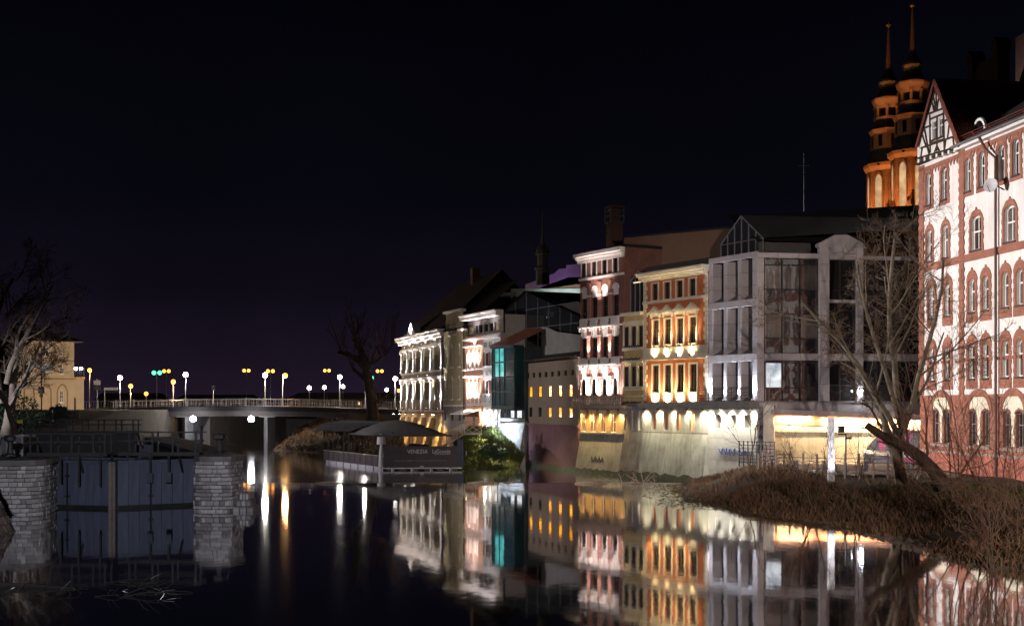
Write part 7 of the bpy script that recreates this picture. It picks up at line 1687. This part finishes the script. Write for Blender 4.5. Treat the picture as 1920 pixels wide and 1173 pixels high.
# drift wood held at the weir crest
DW = mat('bleached driftwood', (.34,.26,.20), .85, .25, vscale=3)
def drift(x0, x1, D, r, label, tw, seed):
    a, b = X(x0,D), X(x1,D); t = thing('driftwood', label, 'driftwood', (a,D,.0)); rnd = random.Random(seed); mb, mw = MB(), MB()
    mb.tube([(0,0,.04),((b-a)*.5,.15,.07),(b-a,.05,.03)], [r*.7,r,r*.6], 7); build(mb, 'log', DW, t, smooth=True)
    for i in range(tw): u = rnd.uniform(.3,1.6)*(b-a); branch(mw, mw, Vector((u,rnd.uniform(-.3,.3),.02)), Vector((rnd.uniform(-1,1),rnd.uniform(-.6,.6),rnd.uniform(.0,.7))), rnd.uniform(.5,1.5), .03, 2, rnd, dict(depth=3,n=(0,0,3),ang=(20,50),len=(.4,.6),trop=-.02))
    build(mw, 'twigs', DW, t)
drift(1078,1140,83.2,.10,'pale bleached log with forked branches caught on the weir crest',9,4); drift(1165,1205,83.0,.05,'thin heap of driftwood sticks at the right end of the weir',10,5)
drift(876,926,83.3,.09,'dark short log caught in the middle of the weir crest',7,9); drift(592,640,83.4,.07,'thin driftwood stick near the lock end of the weir',2,12)
# fallen branch in the water, bottom left
fb_ = thing('fallen_branch', 'dark fallen branch lying in the water off the stone slope', 'branch', (-14.6,35.2,0)); rnd = random.Random(31); mb, mw = MB(), MB(); mb.tube([(-.6,0,.12),(1.2,.2,.06),(2.6,-.1,.02)], [.1,.07,.04], 6)
for i in range(26): u = rnd.uniform(-.3,4.6); branch(mw, mw, Vector((u,rnd.uniform(-1.6,1.4),.0)), Vector((1,rnd.uniform(-.9,.9),rnd.uniform(-.02,.25))), rnd.uniform(.5,1.5), .02, 2, rnd, dict(depth=3,n=(0,0,4),ang=(20,50),len=(.4,.6),trop=-.03,rmin=.006))
WET = mat('wet black bark', (.02,.018,.016), .25, .2, bump=0); build(mb, 'limb', WET, fb_); build(mw, 'twigs', WET, fb_)
# planted bank between pontoon and houses
LEAFG = mat('yellow green leaves', (.10,.12,.03), .8, .4, vscale=.8, bump=0); LEAFD = mat('dark box leaves', (.035,.065,.035), .8, .3, vscale=2, bump=0)  # yellower leaf colour for grass and loose bushes, darker for clipped box
gb = [px(858,878,118), px(905,881,117), px(972,874,121), px(985,850,127), px(930,805,130), px(880,800,133), px(850,830,131)]
m_ = MB(); q = [Vector((p.x,p.y,p.z)) for p in gb]; 
for i in range(3): q[i].z = ZL-.15
c_ = sum(q, Vector())/7; c_.z += .6; m_.add(q+[c_], [(i,(i+1)%7,7) for i in range(7)]); tag(build(m_, 'planted_bank', EARTH), kind='structure')
def in_tri(n, seed):
    r_ = np.random.RandomState(seed); out_ = []
    for _ in range(n):
        i = r_.randint(7); a, b, c = q[i], q[(i+1)%7], c_; u, v = r_.rand(2)
        if u+v > 1: u, v = 1-u, 1-v
        out_.append(a*(1-u-v)+b*u+c*v)
    return np.array([tuple(p) for p in out_])
P_ = in_tri(9000, 2); r_ = np.random.RandomState(3); P_ = P_[P_[:,2] > ZL+.02]
tag(blades('bank_grass', P_, r_.uniform(.15,.55,len(P_)), r_.uniform(.03,.06,len(P_)), r_.uniform(.3,1,len(P_)), LEAFG, seed=8), 'tall yellow-green grass on the small bank beside the pontoon', 'grass', kind='stuff')
def bush(p, r, label, m, seed, n=900, name='round_bush'):
    rnd = np.random.RandomState(seed); t = thing(name, label, 'bush', tuple(p), 0, None); mb = MB()
    for _ in range(n):
        v = rnd.normal(size=3); v /= np.linalg.norm(v); k = r*(.55+.5*rnd.rand()**.5)*(1+.22*math.sin(v[0]*7+seed)*math.cos(v[2]*6)); c = Vector((v[0]*k, v[1]*k, r*.75+v[2]*k*.85)); s_ = .11*rnd.uniform(.6,1.3); a, b = Vector(rnd.normal(size=3)).normalized()*s_, Vector(rnd.normal(size=3)).normalized()*s_*.6
        mb.add([c-a, c+b, c+a, c-b], [(0,1,2,3)])
    build(mb, 'foliage', m, t); build(MB().tube([(0,0,-.3),(0,0,r*.4)], .06, 6), 'stem', BARK, t)
for i, (x, y, D, r, lab, m) in enumerate(((914,852,119.5,.75,'round clipped dark bush nearest the pontoon bow box',LEAFD),(927,852,119.8,.72,'middle round clipped dark bush of three on the small bank',LEAFD),(939,856,120.2,.70,'round clipped dark bush nearest the whitewashed tower base',LEAFD),(872,838,122,.95,'loose yellow-green bush below the stair landing',LEAFG),(892,843,121,1.0,'broad yellow-green bush on the small bank beside the clipped bushes',LEAFG),(885,828,126,.9,'green bush at the foot of the pink house',LEAFG))): bush(px(x,y+6,D), r, lab, m, 20+i)
flood(gg, (1.4,-.9,1.0), (2.6,-3.5,-3.0), 560, (1,.88,.55), 120, .9, LENS_Y, .08)
bush(Vector((X(108,122),122,3.6)), .95, 'dark leafy bush before the gatehouse fence', LEAFD, 51, 1500, 'hedge_bush')
bush(Vector((X(26,103),103,2.6)), 2.2, 'dark evergreen bush beside the old bare tree', LEAFD, 52, 2200, 'hedge_bush')
# pigeons on the yellow house ledges
def pigeon(): 
    mb = MB(); mb.tube([(-.16,0,.09),(-.08,0,.10),(.02,0,.12),(.10,0,.16)], [.015,.06,.075,.04], 6).tube([(.08,0,.15),(.12,0,.21)], [.045,.035], 6).tube([(.12,0,.215),(.17,0,.205)], [.03,.006], 5); mb.tube([(0,.02,0),(0,.02,.07)], .008, 3).tube([(0,-.02,0),(0,-.02,.07)], .008, 3); return mesh_of(mb, 'pigeon', mat('pigeon grey', (.05,.05,.06), .8), True)
PG = pigeon(); rnd = random.Random(2)
for row_y, nn in ((652.5,7),(676,8),(757.5,8)):
    for i in range(nn):
        u = Yh.L*(.06+.88*(i+rnd.uniform(-.3,.3))/nn); z = Yh.z(1188,row_y) if row_y < 700 else Yh.z(1188,758)+.02; pw = Yh.world(u, -.12, z)
        o = bpy.data.objects.new('pigeon', PG); COL.objects.link(o); o.location = pw; o.rotation_euler[2] = rnd.uniform(0,6.28); o.scale = (1.15,)*3; tag(o, 'dark pigeon roosting on the %s ledge of the narrow yellow house' % ({652.5:'upper',676:'middle'}.get(row_y,'lowest')), 'pigeon', 'pigeons on the %s ledge' % ({652.5:'upper',676:'middle'}.get(row_y,'lowest')))

# dry grass on the slope by the bridge
def tri_pts(q_, c__, n, seed):
    r_ = np.random.RandomState(seed); out_ = []; k = len(q_)
    for _ in range(n):
        i = r_.randint(k); a, b = q_[i], q_[(i+1) % k]; u, v = r_.rand(2)
        if u+v > 1: u, v = 1-u, 1-v
        out_.append(tuple(a*(1-u-v)+b*u+c__*v))
    return np.array(out_)
P_ = tri_pts(EMB[0], EMB[1], 9000, 6); P_ = P_[P_[:,2] > ZL+.05]; r_ = np.random.RandomState(8)
tag(blades('slope_grass', P_, r_.uniform(.15,.5,len(P_)), r_.uniform(.04,.09,len(P_)), r_.uniform(.4,1.2,len(P_)), mat('brown slope grass', (.085,.05,.024), .95, .4, bump=0), seed=9), 'dry brown grass on the embankment below the bridge end', 'grass', kind='stuff')
# stones, mud lumps and fallen leaves along the waterline of the near bank
rnd = random.Random(19); mb = MB(); cnt = 0
while cnt < 420:
    x, y = rnd.uniform(9,17), rnd.uniform(38,84); d = float(seg_dist(np.array([[x,y]]), LAND)[0])
    if not -.5 < d < .8: continue
    s_ = rnd.uniform(.05,.16)*(1.6 if rnd.random() < .08 else 1); z = max(0, ZB(x,y)); vs = []
    for (a, b, c) in ((1,0,0),(0,1,0),(-1,0,0),(0,-1,0),(0,0,.7),(0,0,-.7)): vs.append((x+a*s_*rnd.uniform(.6,1.2), y+b*s_*rnd.uniform(.6,1.2), z+c*s_*rnd.uniform(.6,1.1)))
    mb.add(vs, [(0,1,4),(1,2,4),(2,3,4),(3,0,4),(1,0,5),(2,1,5),(3,2,5),(0,3,5)]); cnt += 1
tag(build(mb, 'shore_rubble', mat('wet shore stone', (.09,.08,.07), .5, .5, vscale=2)), 'small wet stones strewn along the waterline of the reedy bank', 'stones', kind='stuff')
P_ = bank_pts(5200, 9, 34, 36, 82, .1, 12, 31)
litter('fallen_leaves', [tuple(p) for p in (P_+np.array([0,0,.12]))], .085, mat('dead leaf', (.17,.095,.045), .9, .5, vscale=3, bump=0), 'dead brown leaves lying on the near bank', 12)
# fenders and ropes of the pontoon
for k in range(4):
    u = .8+k*1.75; f_ = build(MB().lathe([(.03,.32),(.13,.24),(.15,0),(.13,-.24),(.03,-.32)], 10, (u,-.22,zd-.35)), 'fender', mat('worn white fender', (.4,.38,.36), .6, .3), bt, smooth=True); build(MB().tube([(u,-.2,zd),(u,-.22,zd-.1)], .015, 4), 'fender_line', WOOD, f_)
build(MB().tube([(L*0+6.9,.3,zd+.3),(7.8,1.2,zd-.1),(9.2,2.8,zd-.05),(10.5,4.2,zd+.8)], .03, 5), 'mooring_rope', WOOD, bt)
